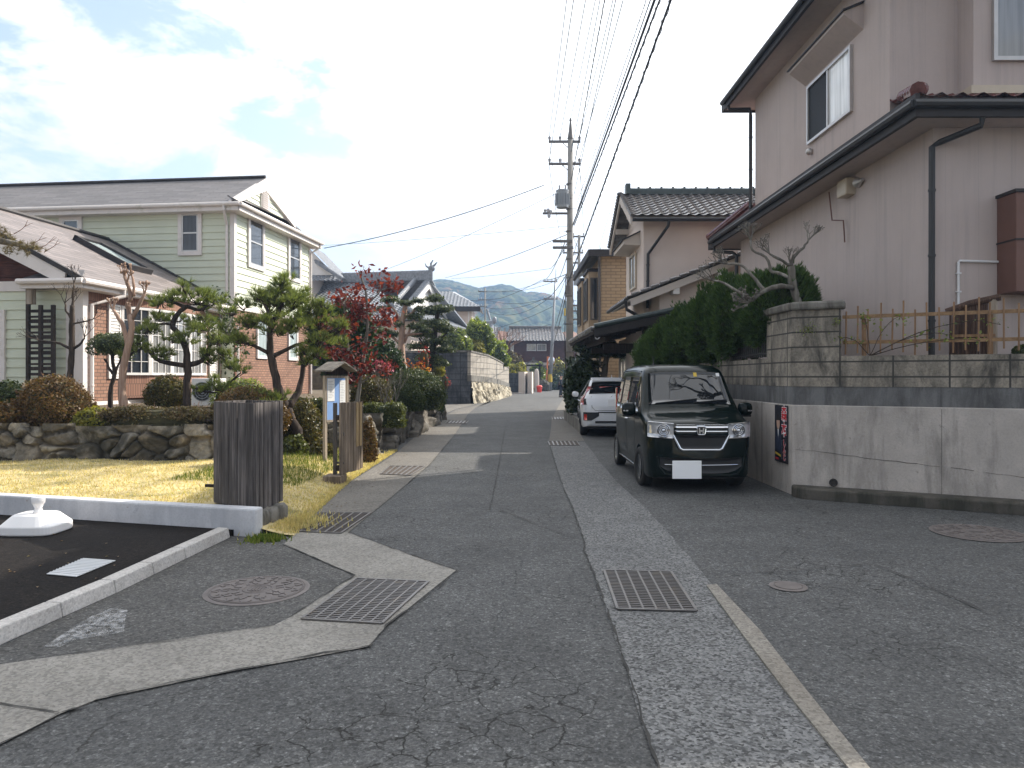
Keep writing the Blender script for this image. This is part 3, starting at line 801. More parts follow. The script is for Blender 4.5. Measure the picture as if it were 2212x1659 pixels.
# ---------------------------------------------------------------- drains and covers
def grate(label, cor, nx, ny, mat, bw=.006, bl=.012, z=.012, group=None, pit=True, longm=None):
    """cor: four ground corners a,b,c,d (a-b far side, d-c near side)"""
    a, b, c, d = [G(u, v, z) for u, v in cor]
    ce = (a + b + c + d) / 4; ce.z = 0
    t = thing('drain_grate', label, 'drain grate', tuple(ce), group)
    B = lambda s, r: (a.lerp(b, s)).lerp(d.lerp(c, s), r)
    if pit:
        m = MB(); m.poly([p + V(0, 0, -.003) for p in (d, c, b, a)]); m.build('channel_bed', K['dirtpit'], t)
    m = MB()
    def bar(p, q, w, h=.006):
        dd = q - p; nn = Vector((-dd.y, dd.x, 0)).normalized() * w / 2
        m.prism([p - nn, q - nn, q + nn, p + nn], (0, 0, h))
    for p, q in ((a, b), (b, c), (c, d), (d, a)):
        bar(p, q, .02, .008)
    m.build('frame', K['steel'], t)
    m = MB()
    for i in range(1, ny):
        bar(B(0, i / ny), B(1, i / ny), bw, .005)
    if ny > 1: m.build('bearing_bars', mat, t)
    m = MB()
    for i in range(1, nx):
        bar(B(i / nx, 0), B(i / nx, 1), bl, .0065)
    m.build('cross_bars', longm or mat, t)
    return t

grate('wide steel grate over the drain in the tan concrete apron beside the round manhole', [(770, 1250), (925, 1257), (825, 1347), (652, 1337)], 7, 27, K['steel'], .014, .014)
grate('steel grate set into the speckled concrete gutter strip on the van side of the road', [(1305, 1232), (1450, 1236), (1505, 1320), (1334, 1316)], 6, 25, K['steel'], .013, .014)
grate('dark grate at the foot of the tall weathered plank pier', [(690, 1108), (800, 1108), (736, 1152), (630, 1147)], 6, 20, K['castiron'], .012, .018, longm=K['steel'])
grate('dark grate in the walkway beside the notice board', [(842, 1007), (917, 1007), (886, 1027), (822, 1024)], 6, 1, K['steel'], .01, .03)
grate('slim grate in the walkway beside the mossy boulders', [(968, 909), (1012, 909), (1006, 915), (962, 914)], 6, 1, K['steel'], .01, .06)
grate('slim grate across the gutter behind the white car', [(1184, 953), (1246, 953), (1252, 962), (1188, 962)], 7, 1, K['steel'], .01, .035)
grate('slim grate in the gutter near the foot of the concrete pole', [(1192, 901), (1228, 901), (1231, 906), (1194, 906)], 6, 1, K['steel'], .01, .06)

def manhole(label, u, v, r, fancy=True):
    c = G(u, v); t = thing('manhole_cover', label, 'manhole', tuple(c))
    m = MB(); m.lathe(c, [(r + .035, .0075), (r + .02, .011), (r, .011), (r, .006)], 40); m.build('frame', K['castiron'], t, smooth=False)
    m = MB(); m.lathe(c, [(r - .006, .008), (r - .006, .0125), (0.001, .0125)], 40)
    if fancy:
        for rr, k in ((.88, 26), (.68, 20), (.48, 14)):
            for i in range(k):
                a = 2 * math.pi * i / k + rr * 5; q = a + (.11 if i % 2 else -.09)
                p1 = c + V(math.cos(a) * r * (rr - .085), math.sin(a) * r * (rr - .085), .012); p2 = c + V(math.cos(q) * r * (rr + .06), math.sin(q) * r * (rr + .06), .012)
                d = (p2 - p1); nn = Vector((-d.y, d.x, 0)).normalized() * .012
                m.prism([p1 - nn, p2 - nn, p2 + nn, p1 + nn], (0, 0, .006))
        for rr in (.30, .20, .95):
            ring = [c + V(math.cos(2 * math.pi * i / 32) * r * rr, math.sin(2 * math.pi * i / 32) * r * rr, .013) for i in range(33)]
            m.tube(ring, .006, 4, cap=False)
        for i in range(-2, 3):
            m.box(c.x + i * .022 - .006, c.x + i * .022 + .006, c.y - .045, c.y + .045, .011, .017)
    m.build('lid', K['castiron'], t)
    return t
manhole('round cast iron manhole cover with raised pattern beside the parking lot kerb', 556, 1276, .345)
manhole('rust brown manhole cover in the side road below the retaining wall', 2112, 1152, .40)
manhole('small round valve cover in the side road near the gutter strip', 1703, 1268, .105, False)
m = MB(); q = [G(100, 1241, .066), G(165, 1247, .066), G(250, 1212, .066), G(180, 1207, .066)]
t = thing('drain_cover', 'pale rectangular drain cover lying in the black parking lot', 'drain cover', tuple(q[0]))
m.prism(q, (0, 0, .008)); m.build('lid', K['cover'], t, bevel=.004)
m = MB()
for i in range(1, 12):
    a_, b_ = q[0].lerp(q[3], i / 12), q[1].lerp(q[2], i / 12); d = (q[3] - q[0]).normalized() * .006
    m.prism([a_ + V(0, 0, .0075), b_ + V(0, 0, .0075), b_ + d + V(0, 0, .0075), a_ + d + V(0, 0, .0075)], (0, 0, .004))
m.build('tread_ribs', K['cover'], t)

# ---------------------------------------------------------------- stone faces and garden terrace
def stone_face(name, pts, z0, z1, cell, depth, mat, parent=None, lean=.12, res=.03, seed=3, ztop=None, aniso=1.3, shear=0.0, rag=0.06):
    """rubble face along the 2D polyline pts; outward side is to the line's right"""
    r = np.random.default_rng(seed)
    pts = [Vector((p[0], p[1])) for p in pts]
    seg = [(pts[i + 1] - pts[i]).length for i in range(len(pts) - 1)]; L = sum(seg)
    cum = np.concatenate([[0], np.cumsum(seg)])
    H = z1 - z0; na = max(4, int(H / res)); nl = max(6, int(L / res))
    s = np.linspace(0, L, nl)[None, :] + np.zeros((na, 1)); z = np.linspace(0, H, na)[:, None] + np.zeros((1, nl))
    M_ = int(L * H / (cell * cell)) + 4
    cs = r.uniform(-.3, L + .3, M_); cz = r.uniform(-.15, H + .15, M_); sc_ = r.uniform(.75, 1.35, M_)
    nz = lambda k: np.sin(s * 9.1 * k + 3 * np.sin(z * 7.3 * k)) * np.sin(z * 11.3 * k + 2 * np.sin(s * 5.7 * k))
    ss = s + .05 * nz(.5) + shear * z; zz_ = z + .05 * nz(.45)
    D = np.sqrt(((ss[..., None] - cs) / aniso) ** 2 + (zz_[..., None] - cz) ** 2) * sc_
    o = np.argsort(D, -1)[..., :2]; d1 = np.take_along_axis(D, o[..., :1], -1)[..., 0]; d2 = np.take_along_axis(D, o[..., 1:2], -1)[..., 0]
    e = np.clip((d2 - d1) / (cell * .30), 0, 1); off = r.uniform(-.5, 1, M_)[o[..., 0]]; tone = r.random(M_)[o[..., 0]]
    e = np.clip(e * 1.8, 0, 1); ia = o[..., 0]; tx = r.uniform(-.55, .55, M_)[ia]; tz_ = r.uniform(-.5, .5, M_)[ia]
    disp = np.clip((ss - cs[ia]) * tx + (zz_ - cz[ia]) * tz_, -depth * .6, depth * .6) * sst(e) + depth * (sst(e) - .6) + depth * .45 * off * sst(e) + depth * .10 * nz(2.1) + depth * .06 * nz(4.3)
    X = np.interp(s, cum, [p.x for p in pts]); Y_ = np.interp(s, cum, [p.y for p in pts])
    nx = np.zeros_like(s); ny = np.zeros_like(s)
    for i in range(len(seg)):
        d = (pts[i + 1] - pts[i]).normalized(); w = (s >= cum[i] - 1e-6) & (s <= cum[i + 1] + 1e-6)
        nx[w] = d.y; ny[w] = -d.x
    out = disp - lean * z
    if ztop is not None:
        f = np.interp(s, cum, ztop) - z0; z = z * f / H
    zr = z + z0 + rag * (z / H) * off
    return grid_mesh(name, np.stack([X + nx * out, Y_ + ny * out, zr], -1), mat, parent, None if parent else (pts[0].x, pts[0].y, z0), True, tone * (0.35 + .65 * sst(e)))

TER = .72
m = MB(); m.prism([V(-18, 12.22, -.05), V(-5.0, 12.22, -.05), V(-4.75, 14.35, -.05), V(-3.12, 14.35, -.05), V(-3.02, 21, -.05), V(-2.95, 27.4, -.05), V(-4.5, 28.6, -.05), V(-7, 41, -.05), V(-30, 60, -.05), V(-30, 12.22, -.05)], (0, 0, TER + .04))
m.build('garden', K['soil'], kind='structure')
m = MB(); m.prism([V(-18, 15.6, .5), V(-4.2, 15.6, .5), V(-3.5, 17, .5), V(-3.4, 27, .5), V(-7, 41, .5), V(-30, 60, .5), V(-30, 15.6, .5)], (0, 0, .34)); m.build('garden_bank', K['soil'], kind='structure')
o = stone_face('rubble_wall', [(-16, 12.1), (-4.85, 12.1), (-4.6, 14.15), (-3.0, 14.1)], 0.1, TER + .05, .25, .12, K['stone'], None, .10, .02, 5)
tag(o, 'rough grey rubble retaining wall between the dry lawn and the garden hedge', 'stone wall')
o = stone_face('boulder_wall', [(-3.15, 13.95), (-2.86, 14.1), (-2.74, 17.5), (-2.66, 20.5), (-2.62, 24), (-2.66, 27.3), (-3.6, 28.2)], 0.0, TER + .1, .52, .20, K['stone2'], None, .10, .035, 9, None, 1.0)
tag(o, 'mossy boulder retaining wall along the walkway under the clipped mounds', 'stone wall')
n = 4200; X = rng.uniform(-11, -3.2, n); Y = rng.uniform(12.4, 17, n); ok = ~((X > -5) & (Y < 14.4)); X, Y = X[ok], Y[ok]
blades('garden_weeds', X, Y, TER + 0 * X, .08, K['grassgrn'], .007)

# curved block wall on pale stone footing
CW = [V(-2.47, 42.4, 0), V(-1.95, 41.9, 0), V(-1.30, 46.4, 0), V(-.72, 53.5, 0), V(-.27, 62.5, 0)]
CW = [V(-2.44, 42.4, 0), V(-1.55, 46.6, 0), V(-.85, 53.5, 0), V(-.27, 62.5, 0)]
t = thing('curved_block_wall', 'curved pale block wall on a slanting stone footing beside the bend', 'wall', tuple(CW[0]))
zt = [3.16, 3.05, 2.78, 2.44]; zm = [1.36, 1.25, 1.0, .68]
o = stone_face('stone_footing', [(p.x + .22, p.y) for p in CW], 0, 1.36, .5, .10, K['stone3'], t, .16, .06, 21, zm, .45, .45, 0.0)
m = MB(); mt = MB(); mc = MB()
for i in range(3):
    a, b = CW[i], CW[i + 1]; n = Vector((-(b - a).y, (b - a).x, 0)).normalized() * .18
    def slab(mm, za0, za1, zb0, zb1, off, th):
        nn = n.normalized()
        p = [a + V(0, 0, za0) - nn * off, b + V(0, 0, zb0) - nn * off, b + V(0, 0, zb1) - nn * off, a + V(0, 0, za1) - nn * off]
        mm.prism(p, nn * (th + off))
    slab(m, zm[i] + .34, zt[i] - .1, zm[i + 1] + .34, zt[i + 1] - .1, 0, .2)
    slab(mt, zm[i] - .02, zm[i] + .342, zm[i + 1] - .02, zm[i + 1] + .342, .05, .25)
    slab(mc, zt[i] - .1, zt[i], zt[i + 1] - .1, zt[i + 1], .04, .26)
m.build('block_courses', K['blocklit'], t); mt.build('footing_band', K['coping'], t); mc.build('coping', K['coping'], t)
RW = V(-2.44, 42.4, 0); e_ = V(-1, .12, 0).normalized()
m = MB(); m.obox(RW + V(-.02, .02, -.05), e_ * 5, V(.03, .2, 0), V(0, 0, 3.1)); m.build('end_return', K['blockdark'], t)
m = MB(); m.obox(RW + V(.03, -.05, 3.06), e_ * 5.05, V(.03, .3, 0), V(0, 0, .11)); m.build('end_coping', K['coping'], t)
m = MB(); m.prism([CW[0] + V(-.1, .1, -.05), CW[1] + V(-.2, 0, -.05), CW[2] + V(-.2, 0, -.05), CW[3] + V(-.2, .5, -.05), V(-3, 75, -.05), V(-22, 75, -.05), V(-22, 44, -.05)], (0, 0, 2.1))
m.build('raised_yard', K['soil'], kind='structure')

# ---------------------------------------------------------------- big retaining wall on the van side
A_, B_ = V(3.80, 19.0, 0), V(3.80, 9.75, 0)
dC = V(.883, -.469, 0); nC = V(.469, .883, 0); C_ = B_ + dC * 2.56; D_ = B_ + dC * 8.5
t = thing('retaining_wall', 'tall stained concrete and block retaining wall wrapping the corner plot', 'wall', tuple(B_))
def wallpart(name, z0, z1, off, mat, s1=8.5, s0=0, yend=19.0, ybeg=None, th=.22, both=True, bev=0.0):
    m = MB()
    if s1 > s0:
        p = B_ + dC * s0 - nC * off + (V(-off * .35, -off * .2, 0) if s0 == 0 else V(0, 0, 0))
        p.z = z0; m.obox(p, dC * (s1 - s0), nC * (th + off), V(0, 0, z1 - z0))
    if yend:
        y0 = (B_.y + .02) if ybeg is None else ybeg
        m.obox((3.80 - off, y0, z0), (0, yend - y0, 0), (th + off, 0, 0), (0, 0, z1 - z0))
    return m.build(name, mat, t, bevel=bev)
wallpart('concrete_base', -.05, 1.22, 0.0, K['conc'], bev=.012)
wallpart('dark_band', 1.22, 1.47, -.012, K['concdark'])
wallpart('block_courses', 1.47, 1.875, -.006, K['block'])
wallpart('block_pillar', 1.875, 2.50, -.006, K['block'], s1=.60, yend=10.72)
wallpart('pillar_coping', 2.50, 2.61, .05, K['coping'], s1=.67, yend=10.80, bev=.03)
wallpart('block_pillar', 1.875, 2.50, -.006, K['block'], s1=0, s0=0, yend=13.3, ybeg=12.55)
wallpart('block_pillar', 1.875, 2.50, -.006, K['block'], s1=0, s0=0, yend=15.6, ybeg=14.95)
wallpart('block_pillar', 1.875, 2.50, -.006, K['block'], s1=0, s0=0, yend=19, ybeg=17.2)
for y0, y1 in ((10.72, 12.55), (13.3, 14.95), (15.6, 17.2)):
    m = MB(); n = int((y1 - y0) / .095)
    for i in range(n):
        y = y0 + (i + .5) * (y1 - y0) / n
        m.tube([(3.86, y, 1.9), (3.86, y, 2.46), (3.88, y + .03, 2.52), (3.92, y + .05, 2.47)], .014, 6)
    m.tube([(3.86, y0, 1.95), (3.86, y1, 1.95)], .016, 6); m.tube([(3.865, y0, 2.42), (3.865, y1, 2.42)], .016, 6)
    m.build('bar_grille', K['blackiron'], t)
m = MB(); p = B_ + dC * .52 - nC * .012 + V(0, 0, .20); ring = [(.05, 0), (.05, .03), (.036, .03), (.036, -.0)]
fr = [p + (dC * math.cos(a) + V(0, 0, 1) * math.sin(a)) * .045 for a in [2 * math.pi * i / 20 for i in range(21)]]
m.tube(fr, .009, 6, cap=False); m.poly([q + nC * .010 for q in fr[:-1]]); m.build('weep_hole', K['blackiron'], t)
m = MB(); nn = -nC                                              # joints and the long horizontal crack of the pour
for s in (1.75, 3.6, 5.6):
    m.obox(B_ + dC * s - nC * .0015, dC * .0035, nC * .004, V(0, 0, 1.2))
pts = [B_ + dC * (.05 + .12 * i) - nC * .002 + V(0, 0, .62 - .010 * i + rnd.uniform(-.008, .008)) for i in range(40)]
for k in range(0, 39, 3): m.tube(pts[k:k + rnd.choice([3, 4, 4])], rnd.choice([.0015, .0025, .0035]), 4)
m.obox((3.798, 10.9, 0), (.004, 0, 0), (0, .012, 0), (0, 0, 1.22)); m.build('pour_joints', K['seam'], t)
m = MB()                                                         # mossy kerb along the foot
k0 = B_ - nC * .30 + dC * .16
pr = []
for i in range(9):
    a = math.pi * .5 * i / 8
    pr.append(B_ + dC * (.28 - .30 * math.sin(a)) - nC * (.02 + .30 * math.cos(a)) if False else B_ + dC * (.25 - .25 * math.sin(a)) - nC * (.32 * math.cos(a)))
pg = [B_ + dC * 8.5 - nC * .32] + pr + [B_ + dC * 8.5]
m.prism([p + V(0, 0, -.02) for p in pg], (0, 0, .165)); m.build('foot_kerb', K['kerbmoss'], t, bevel=.03, seg=3)
m = MB(); m.prism([V(3.95, 9.95, -.05), B_ + dC * 8.5 + nC * .2 + V(0, 0, -.05), V(30, 5, -.05), V(30, 19.0, -.05), V(3.95, 19.0, -.05)], (0, 0, 1.80)); m.build('raised_plot', K['soil'], kind='structure')

# a scatter of fallen leaves
n = 420; X = rng.uniform(-7, -1.6, n); Y = rng.uniform(7.4, 16, n); ok = (X > xedge(Y) - 4) & (X < xedge(Y) + .55) & ~((Y > 11.9) & (X < -3)); X, Y = X[ok], Y[ok]
Z = np.where(X < xedge(Y), hlawn(X, Y) + .03, .018)
X2 = rng.uniform(-6, -3.1, 60); Y2_ = rng.uniform(4.6, 7.0, 60); C = np.concatenate([np.stack([X, Y, Z], -1), np.stack([X2, Y2_, 0 * X2 + .068], -1)])
a = rng.uniform(0, 6.28, len(C)); q = np.stack([np.cos(a), np.sin(a), 0 * a], -1) * .016; w = np.stack([-np.sin(a), np.cos(a), 0 * a], -1) * .010; up_ = np.array([0, 0, .006])
np_mesh('fallen_leaves', np.stack([C + q, C + w + up_, C - q, C - w + up_], 1).reshape(-1, 3), 4, K['azbrown'])['kind'] = 'stuff'
UP = V(0, 0, 1)
def window(parent, o, ex, n, w, h, fw=.06, fd=.05, fm='white', gm='glass', nv=0, nh=0, bar=.025, name='window', trim=None, panes=None):
    """o: lower corner on the wall; ex: unit along; n: outward unit"""
    o, ex, n = Vector(o), Vector(ex).normalized(), Vector(n).normalized()
    m = MB(); iz = UP
    m.obox(o, ex * w, n * fd, iz * fw); m.obox(o + iz * (h - fw), ex * w, n * fd, iz * fw)
    m.obox(o + iz * fw, ex * fw, n * fd, iz * (h - 2 * fw)); m.obox(o + iz * fw + ex * (w - fw), ex * fw, n * fd, iz * (h - 2 * fw))
    for i in range(nv):
        m.obox(o + ex * ((i + 1) * w / (nv + 1) - bar / 2) + iz * fw, ex * bar, n * (fd * .9), iz * (h - 2 * fw))
    for i in range(nh):
        m.obox(o + ex * fw + iz * ((i + 1) * h / (nh + 1) - bar / 2), ex * (w - 2 * fw), n * (fd * .82), iz * bar)
    f = m.build(name, K[fm], parent)
    if trim:
        tw, tm = trim; m = MB()
        m.obox(o - ex * tw - iz * tw, ex * (w + 2 * tw), n * (fd + .015), iz * tw); m.obox(o - ex * tw + iz * h, ex * (w + 2 * tw), n * (fd + .015), iz * tw)
        m.obox(o - ex * tw, ex * tw, n * (fd + .012), iz * h); m.obox(o + ex * w, ex * tw, n * (fd + .012), iz * h)
        m.build('casing', K[tm], f)
    k = panes or [(0, 1, gm)]
    for a, b, g in k:
        q = MB(); q.obox(o + ex * (fw * .5 + a * (w - fw)) + iz * fw * .5 + n * .004, ex * (b - a) * (w - fw), n * (fd * .35), iz * (h - fw))
        q.build('pane', K[g], f)
    return f

def roof_tiles(name, parent, o, ex, ey, poly, mat, pitch=.27, course=.235, amp=.032, step=.028, thick=.0):
    o, ex, ey = Vector(o), Vector(ex).normalized(), Vector(ey).normalized(); n = ex.cross(ey); nh_ = n if n.z > 0 else -n
    xs = [p[0] for p in poly]; ys = [p[1] for p in poly]
    nx = max(2, int(math.ceil((max(xs) - min(xs)) / pitch))); ny = max(1, int(math.ceil((max(ys) - min(ys)) / course)))
    ss = np.concatenate([min(xs) + pitch * (i + np.array([0, .12, .25, .40, .55, .70, .85])) for i in range(nx)] + [[min(xs) + pitch * nx]])
    ph = (ss - min(xs)) / pitch % 1
    hw = amp * (np.where(ph < .45, np.sin(ph / .45 * np.pi) * 1.0, -.55 * np.sin((ph - .45) / .55 * np.pi)))
    bm = bmesh.new(); rows = []
    for k in range(ny):
        for t_, hh in ((min(ys) + k * course, step), (min(ys) + (k + 1) * course + .0, 0.0)):
            rows.append([bm.verts.new(o + ex * float(s) + ey * t_ + nh_ * (float(h) + hh)) for s, h in zip(ss, hw)])
    for i in range(len(rows) - 1):
        for j in range(len(ss) - 1):
            bm.faces.new((rows[i][j], rows[i][j + 1], rows[i + 1][j + 1], rows[i + 1][j]))
    N = len(poly); ar = sum(poly[i][0] * poly[(i + 1) % N][1] - poly[(i + 1) % N][0] * poly[i][1] for i in range(N))
    if ar < 0: poly = poly[::-1]
    for i in range(N):
        a, b = poly[i], poly[(i + 1) % N]
        pa = o + ex * a[0] + ey * a[1]; d = (ex * (b[0] - a[0]) + ey * (b[1] - a[1])).normalized()
        no_ = d.cross(n)
        bmesh.ops.bisect_plane(bm, geom=bm.verts[:] + bm.edges[:] + bm.faces[:], dist=1e-5, plane_co=pa, plane_no=no_, clear_outer=True)
    off = wloc(parent)
    for v in bm.verts: v.co -= off
    me = bpy.data.meshes.new(name); bm.to_mesh(me); bm.free()
    ob = link(name, me, mat, parent, False)
    # the boards under the tiles
    return ob

def slab(name, parent, pts, mat, th=.08, **kw):
    """flat roof board under / instead of tiles: polygon pts (3D) thickened downwards along its normal"""
    pts = [Vector(p) for p in pts]
    n = (pts[1] - pts[0]).cross(pts[2] - pts[0]).normalized()
    if n.z < 0: n = -n
    m = MB(); m.prism(pts, -n * th); return m.build(name, mat, parent, **kw)

def ridge(m, a, b, r=.11, h=.25, w=.2):
    """ridge: flat courses with a round cap"""
    a, b = Vector(a), Vector(b); d = (b - a).normalized(); s = d.cross(UP).normalized()
    u = s.cross(d)
    m.obox(a - s * w / 2, d * (b - a).length, s * w, u * h)
    k = max(2, int((b - a).length / .27)); L = (b - a).length
    pts, rad = [], []
    for i in range(k):
        pts += [a + d * (L * i / k) + u * h, a + d * (L * (i + .92) / k) + u * h]; rad += [r * 1.08, r * .96]
    m.tube(pts, rad, 8)

def downpipe(m, pts, r=.04):
    m.tube([Vector(p) for p in pts], r, 8)
    for p, q in zip(pts[:-1], pts[1:]):
        p, q = Vector(p), Vector(q)
        if abs((q - p).normalized().z) > .9 and (q - p).length > 1:
            for f in (.2, .5, .8):
                c = p.lerp(q, f); m.lathe(c, [(r * 1.2, -.015), (r * 1.2, .015)], 8)

# ================================================================ green weatherboard house
E1 = V(.9937, -.112, 0).normalized(); E2 = V(.112, .9937, 0).normalized()
HA = V(-11.2, 18.7, 0)
def hp(a, b, z): return HA + E1 * a + E2 * b + UP * z
gh = thing('weatherboard_house', 'pale green weatherboard house with white trim and a red brick garden wing', 'house', tuple(HA + V(0, 0, .88)))
BZ = .84; EV = 4.12; BB = 7.05; SX = .465
def siding(name, p0, p1, z0, z1, n, parent, board=.245, mat='siding', topf=None):
    p0, p1, n = Vector(p0), Vector(p1), Vector(n).normalized(); m = MB(); k = int(round((z1 - z0) / board)); bh = (z1 - z0) / k
    for i in range(k):
        a0, a1 = p0.copy(), p1.copy(); z = z0 + i * bh
        if topf:
            f = topf(z + bh * .5); a0, a1 = p0.lerp(p1, f[0]), p0.lerp(p1, f[1])
            if f[1] - f[0] < .02: continue
        a0.z = a1.z = z
        m.prism([a0 + n * .040, a0 + n * .008 + UP * bh, a0 - n * .05 + UP * bh, a0 - n * .05], a1 - a0)
    return m.build(name, K[mat], parent)
# --- two storey block: local a from -12.5 to SX, b from BB to BB+6.87
Z2 = 8.02
m = MB(); q = [hp(-16, BB + .06, BZ), hp(SX - .05, BB + .06, BZ), hp(SX - .05, BB + 6.8, BZ), hp(-16, BB + 6.8, BZ)]
m.prism(q, UP * (Z2 - BZ)); m.build('wall_core', K['trim'], gh)
siding('front_siding', hp(-16, BB, 0), hp(SX, BB, 0), BZ, Z2 - .25, -E2, gh)
siding('gable_siding', hp(SX, BB, 0), hp(SX, BB + 6.87, 0), 4.15, Z2 - .25, E1, gh)
m = MB(); m.prism([hp(SX - .04, BB, BZ), hp(SX - .04, BB + 6.87, BZ), hp(SX - .04, BB + 6.87, 4.02), hp(SX - .04, BB, 4.02)], E1 * .05); m.build('brick_wall', K['brick'], gh)
m = MB(); m.prism([hp(SX - .04, BB, 4.02), hp(SX - .04, BB + 6.87, 4.02), hp(SX - .04, BB + 6.87, 4.17), hp(SX - .04, BB, 4.17)], E1 * .09); m.build('belt_board', K['trim'], gh)
for a, b in ((SX, BB), (SX, BB + 6.87)):
    s = 1 if b > BB + 1 else -1; m = MB()
    m.obox(hp(a + .05, b + s * .05, 4.15), -E1 * .17, E2 * (-s) * .17, UP * (Z2 - 4.40)); m.build('corner_board', K['trim'], gh)
# roof: gable with a skirt eave across the gable end
OV = .42; RZ = 9.34; bm_ = BB + 2.3
zr = lambda d: float(np.interp(d, [-.42, 2.3, 4.9, 7.29], [7.76, 9.34, 8.12, 7.76]))
e0, e1 = hp(-17, BB - OV, zr(-OV)), hp(SX + OV, BB - OV, zr(-OV)); r0, r1 = hp(-17, bm_, RZ), hp(SX + .10, bm_, RZ)
slab('roof_slope', gh, [e0, hp(SX + .10, BB - OV, zr(-OV)), r1, r0], K['shingle'], .09)
f0, f1 = hp(-17, BB + 6.87 + OV, zr(-OV)), hp(SX + .10, BB + 6.87 + OV, zr(-OV)); g0, g1 = hp(-17, BB + 4.9, zr(4.9)), hp(SX + .10, BB + 4.9, zr(4.9))
slab('roof_slope', gh, [g0, g1, r1, r0], K['shingle'], .09); slab('roof_slope', gh, [f0, f1, g1, g0], K['shingle'], .09)
slab('gable_skirt_roof', gh, [hp(SX + OV, BB - OV, zr(-OV)), hp(SX + OV, BB + 6.87 + OV, zr(-OV)), hp(SX + .0, BB + 6.87 + OV, zr(-OV) + .24), hp(SX + .0, BB - OV, zr(-OV) + .24)], K['shingle'], .05)
slab('cross_roof', gh, [hp(-17, bm_ - 1.1, RZ - .50), hp(-12.4, bm_ - 1.1, RZ - .50), hp(-13.8, bm_ + .4, RZ + .34), hp(-17, bm_ + .4, RZ + .02)], K['shingle'], .5)
m = MB(); m.tube([r0 + UP * .04, r1 + UP * .04], .07, 6); m.build('ridge_cap', K['fascia'], gh)
m = MB(); n = E1 * .03; m.prism([hp(SX - .02, BB + .1, zr(.1)), hp(SX - .02, BB + 4.8, zr(4.8)), hp(SX - .02, bm_, RZ - .12)], n); m.build('gable_face', K['trim'], gh)
m = MB()
for s0, s1 in (((BB - OV, zr(-OV)), (bm_, RZ)), ((BB + 5.05, zr(5.05)), (bm_, RZ))):
    a = hp(SX + .02, s0[0], s0[1] + .06); b = hp(SX + .02, s1[0], s1[1] - .02)
    m.prism([a, b, b - UP * .48, a - UP * .20 + (b - a) * .0], E1 * .12)
m.build('rake_board', K['trim'], gh)
siding('gable_top_siding', hp(SX + .014, BB + .4, 0), hp(SX + .014, BB + 4.2, 0), 8.14, RZ - .45, E1, gh, .2, 'siding', lambda z: ((z - 8.14) / (RZ - .35 - 8.14) * .5, 1 - (z - 8.14) / (RZ - .35 - 8.14) * .5))
lv = MB(); c = hp(SX + .02, bm_, 0)
pts = [hp(SX + .05, bm_ - .33, 8.13), hp(SX + .05, bm_ + .33, 8.13)] + [hp(SX + .05, bm_ + .33 * math.cos(a), 8.55 + .36 * math.sin(a)) for a in [math.pi * i / 8 for i in range(9)]]
lv.prism(pts, E1 * .05)
for i in range(9):
    z = 8.16 + i * .082
    lv.obox(hp(SX + .09, bm_ - .28 + max(0, i - 6) * .06, z), E2 * (.56 - max(0, i - 6) * .12), E1 * .05 - UP * .04, UP * .02)
lv.build('gable_louvre', K['trim'], gh)
m = MB()                                                        # soffit and eave boxes
m.prism([hp(-17, BB - OV, zr(-OV) - .10), hp(SX + OV, BB - OV, zr(-OV) - .10), hp(SX + OV, BB - OV, zr(-OV) - .30), hp(-17, BB - OV, zr(-OV) - .30)], E2 * .04)
m.prism([hp(SX + OV, BB - OV, zr(-OV) - .05), hp(SX + OV, BB + 6.87 + OV, zr(-OV) - .05), hp(SX + OV, BB + 6.87 + OV, zr(-OV) - .30), hp(SX + OV, BB - OV, zr(-OV) - .30)], -E1 * .04)
m.prism([hp(-17, BB - OV + .05, zr(-OV) - .30), hp(SX + OV - .05, BB - OV + .05, zr(-OV) - .30), hp(SX + OV - .05, BB + .1, zr(-OV) - .30), hp(-17, BB + .1, zr(-OV) - .30)], UP * .02)
m.prism([hp(SX - .1, BB + .1, zr(-OV) - .302), hp(SX + OV - .05, BB + .1, zr(-OV) - .302), hp(SX + OV - .05, BB + 6.87 + OV, zr(-OV) - .302), hp(SX - .1, BB + 6.87 + OV, zr(-OV) - .302)], UP * .02)
m.build('soffit', K['trim'], gh)
m = MB(); gz = zr(-OV) - .08
m.tube([hp(-17, BB - OV - .06, gz), hp(SX + OV + .05, BB - OV - .06, gz)], .075, 8); m.tube([hp(SX + OV + .06, BB - OV - .05, gz), hp(SX + OV + .06, BB + 6.87 + OV, gz)], .075, 8)
m.build('gutter', K['trim'], gh)
m = MB()
downpipe(m, [hp(SX - .12, BB - OV - .06, gz), hp(SX - .12, BB - OV - .06, gz - .2), hp(SX - .22, BB - .08, gz - .65), hp(SX - .22, BB - .08, EV)], .05); m.build('downpipe', K['trim'], gh)
m = MB(); downpipe(m, [hp(SX + OV + .04, BB + 6.87 + OV - .3, gz), hp(SX + OV, BB + 6.87 + .2, gz - .2), hp(SX + .08, BB + 6.87, gz - .5), hp(SX + .08, BB + 6.87, BZ)], .05); m.build('downpipe', K['trim'], gh)
m = MB(); downpipe(m, [hp(SX + .10, BB + .12, 3.4), hp(SX + .10, BB + .12, BZ)], .05); m.build('downpipe', K['trim'], gh)
for a, z0, h, w in ((-1.47, 6.10, 1.34, .62), (-6.10, 6.3, 1.05, .62)):
    window(gh, hp(a, BB - .03, z0), E1, -E2, w, h, .05, .05, 'alu', 'glassc', 0, 1, .05, trim=(.14, 'trim'), panes=[(0, 1, 'glass')])
for b in (1.10, 4.62):
    window(gh, hp(SX + .03, BB + b, 5.82), E2, E1, 1.05, 1.72, .05, .05, 'alu', 'glass', 0, 1, .05, trim=(.14, 'trim'))
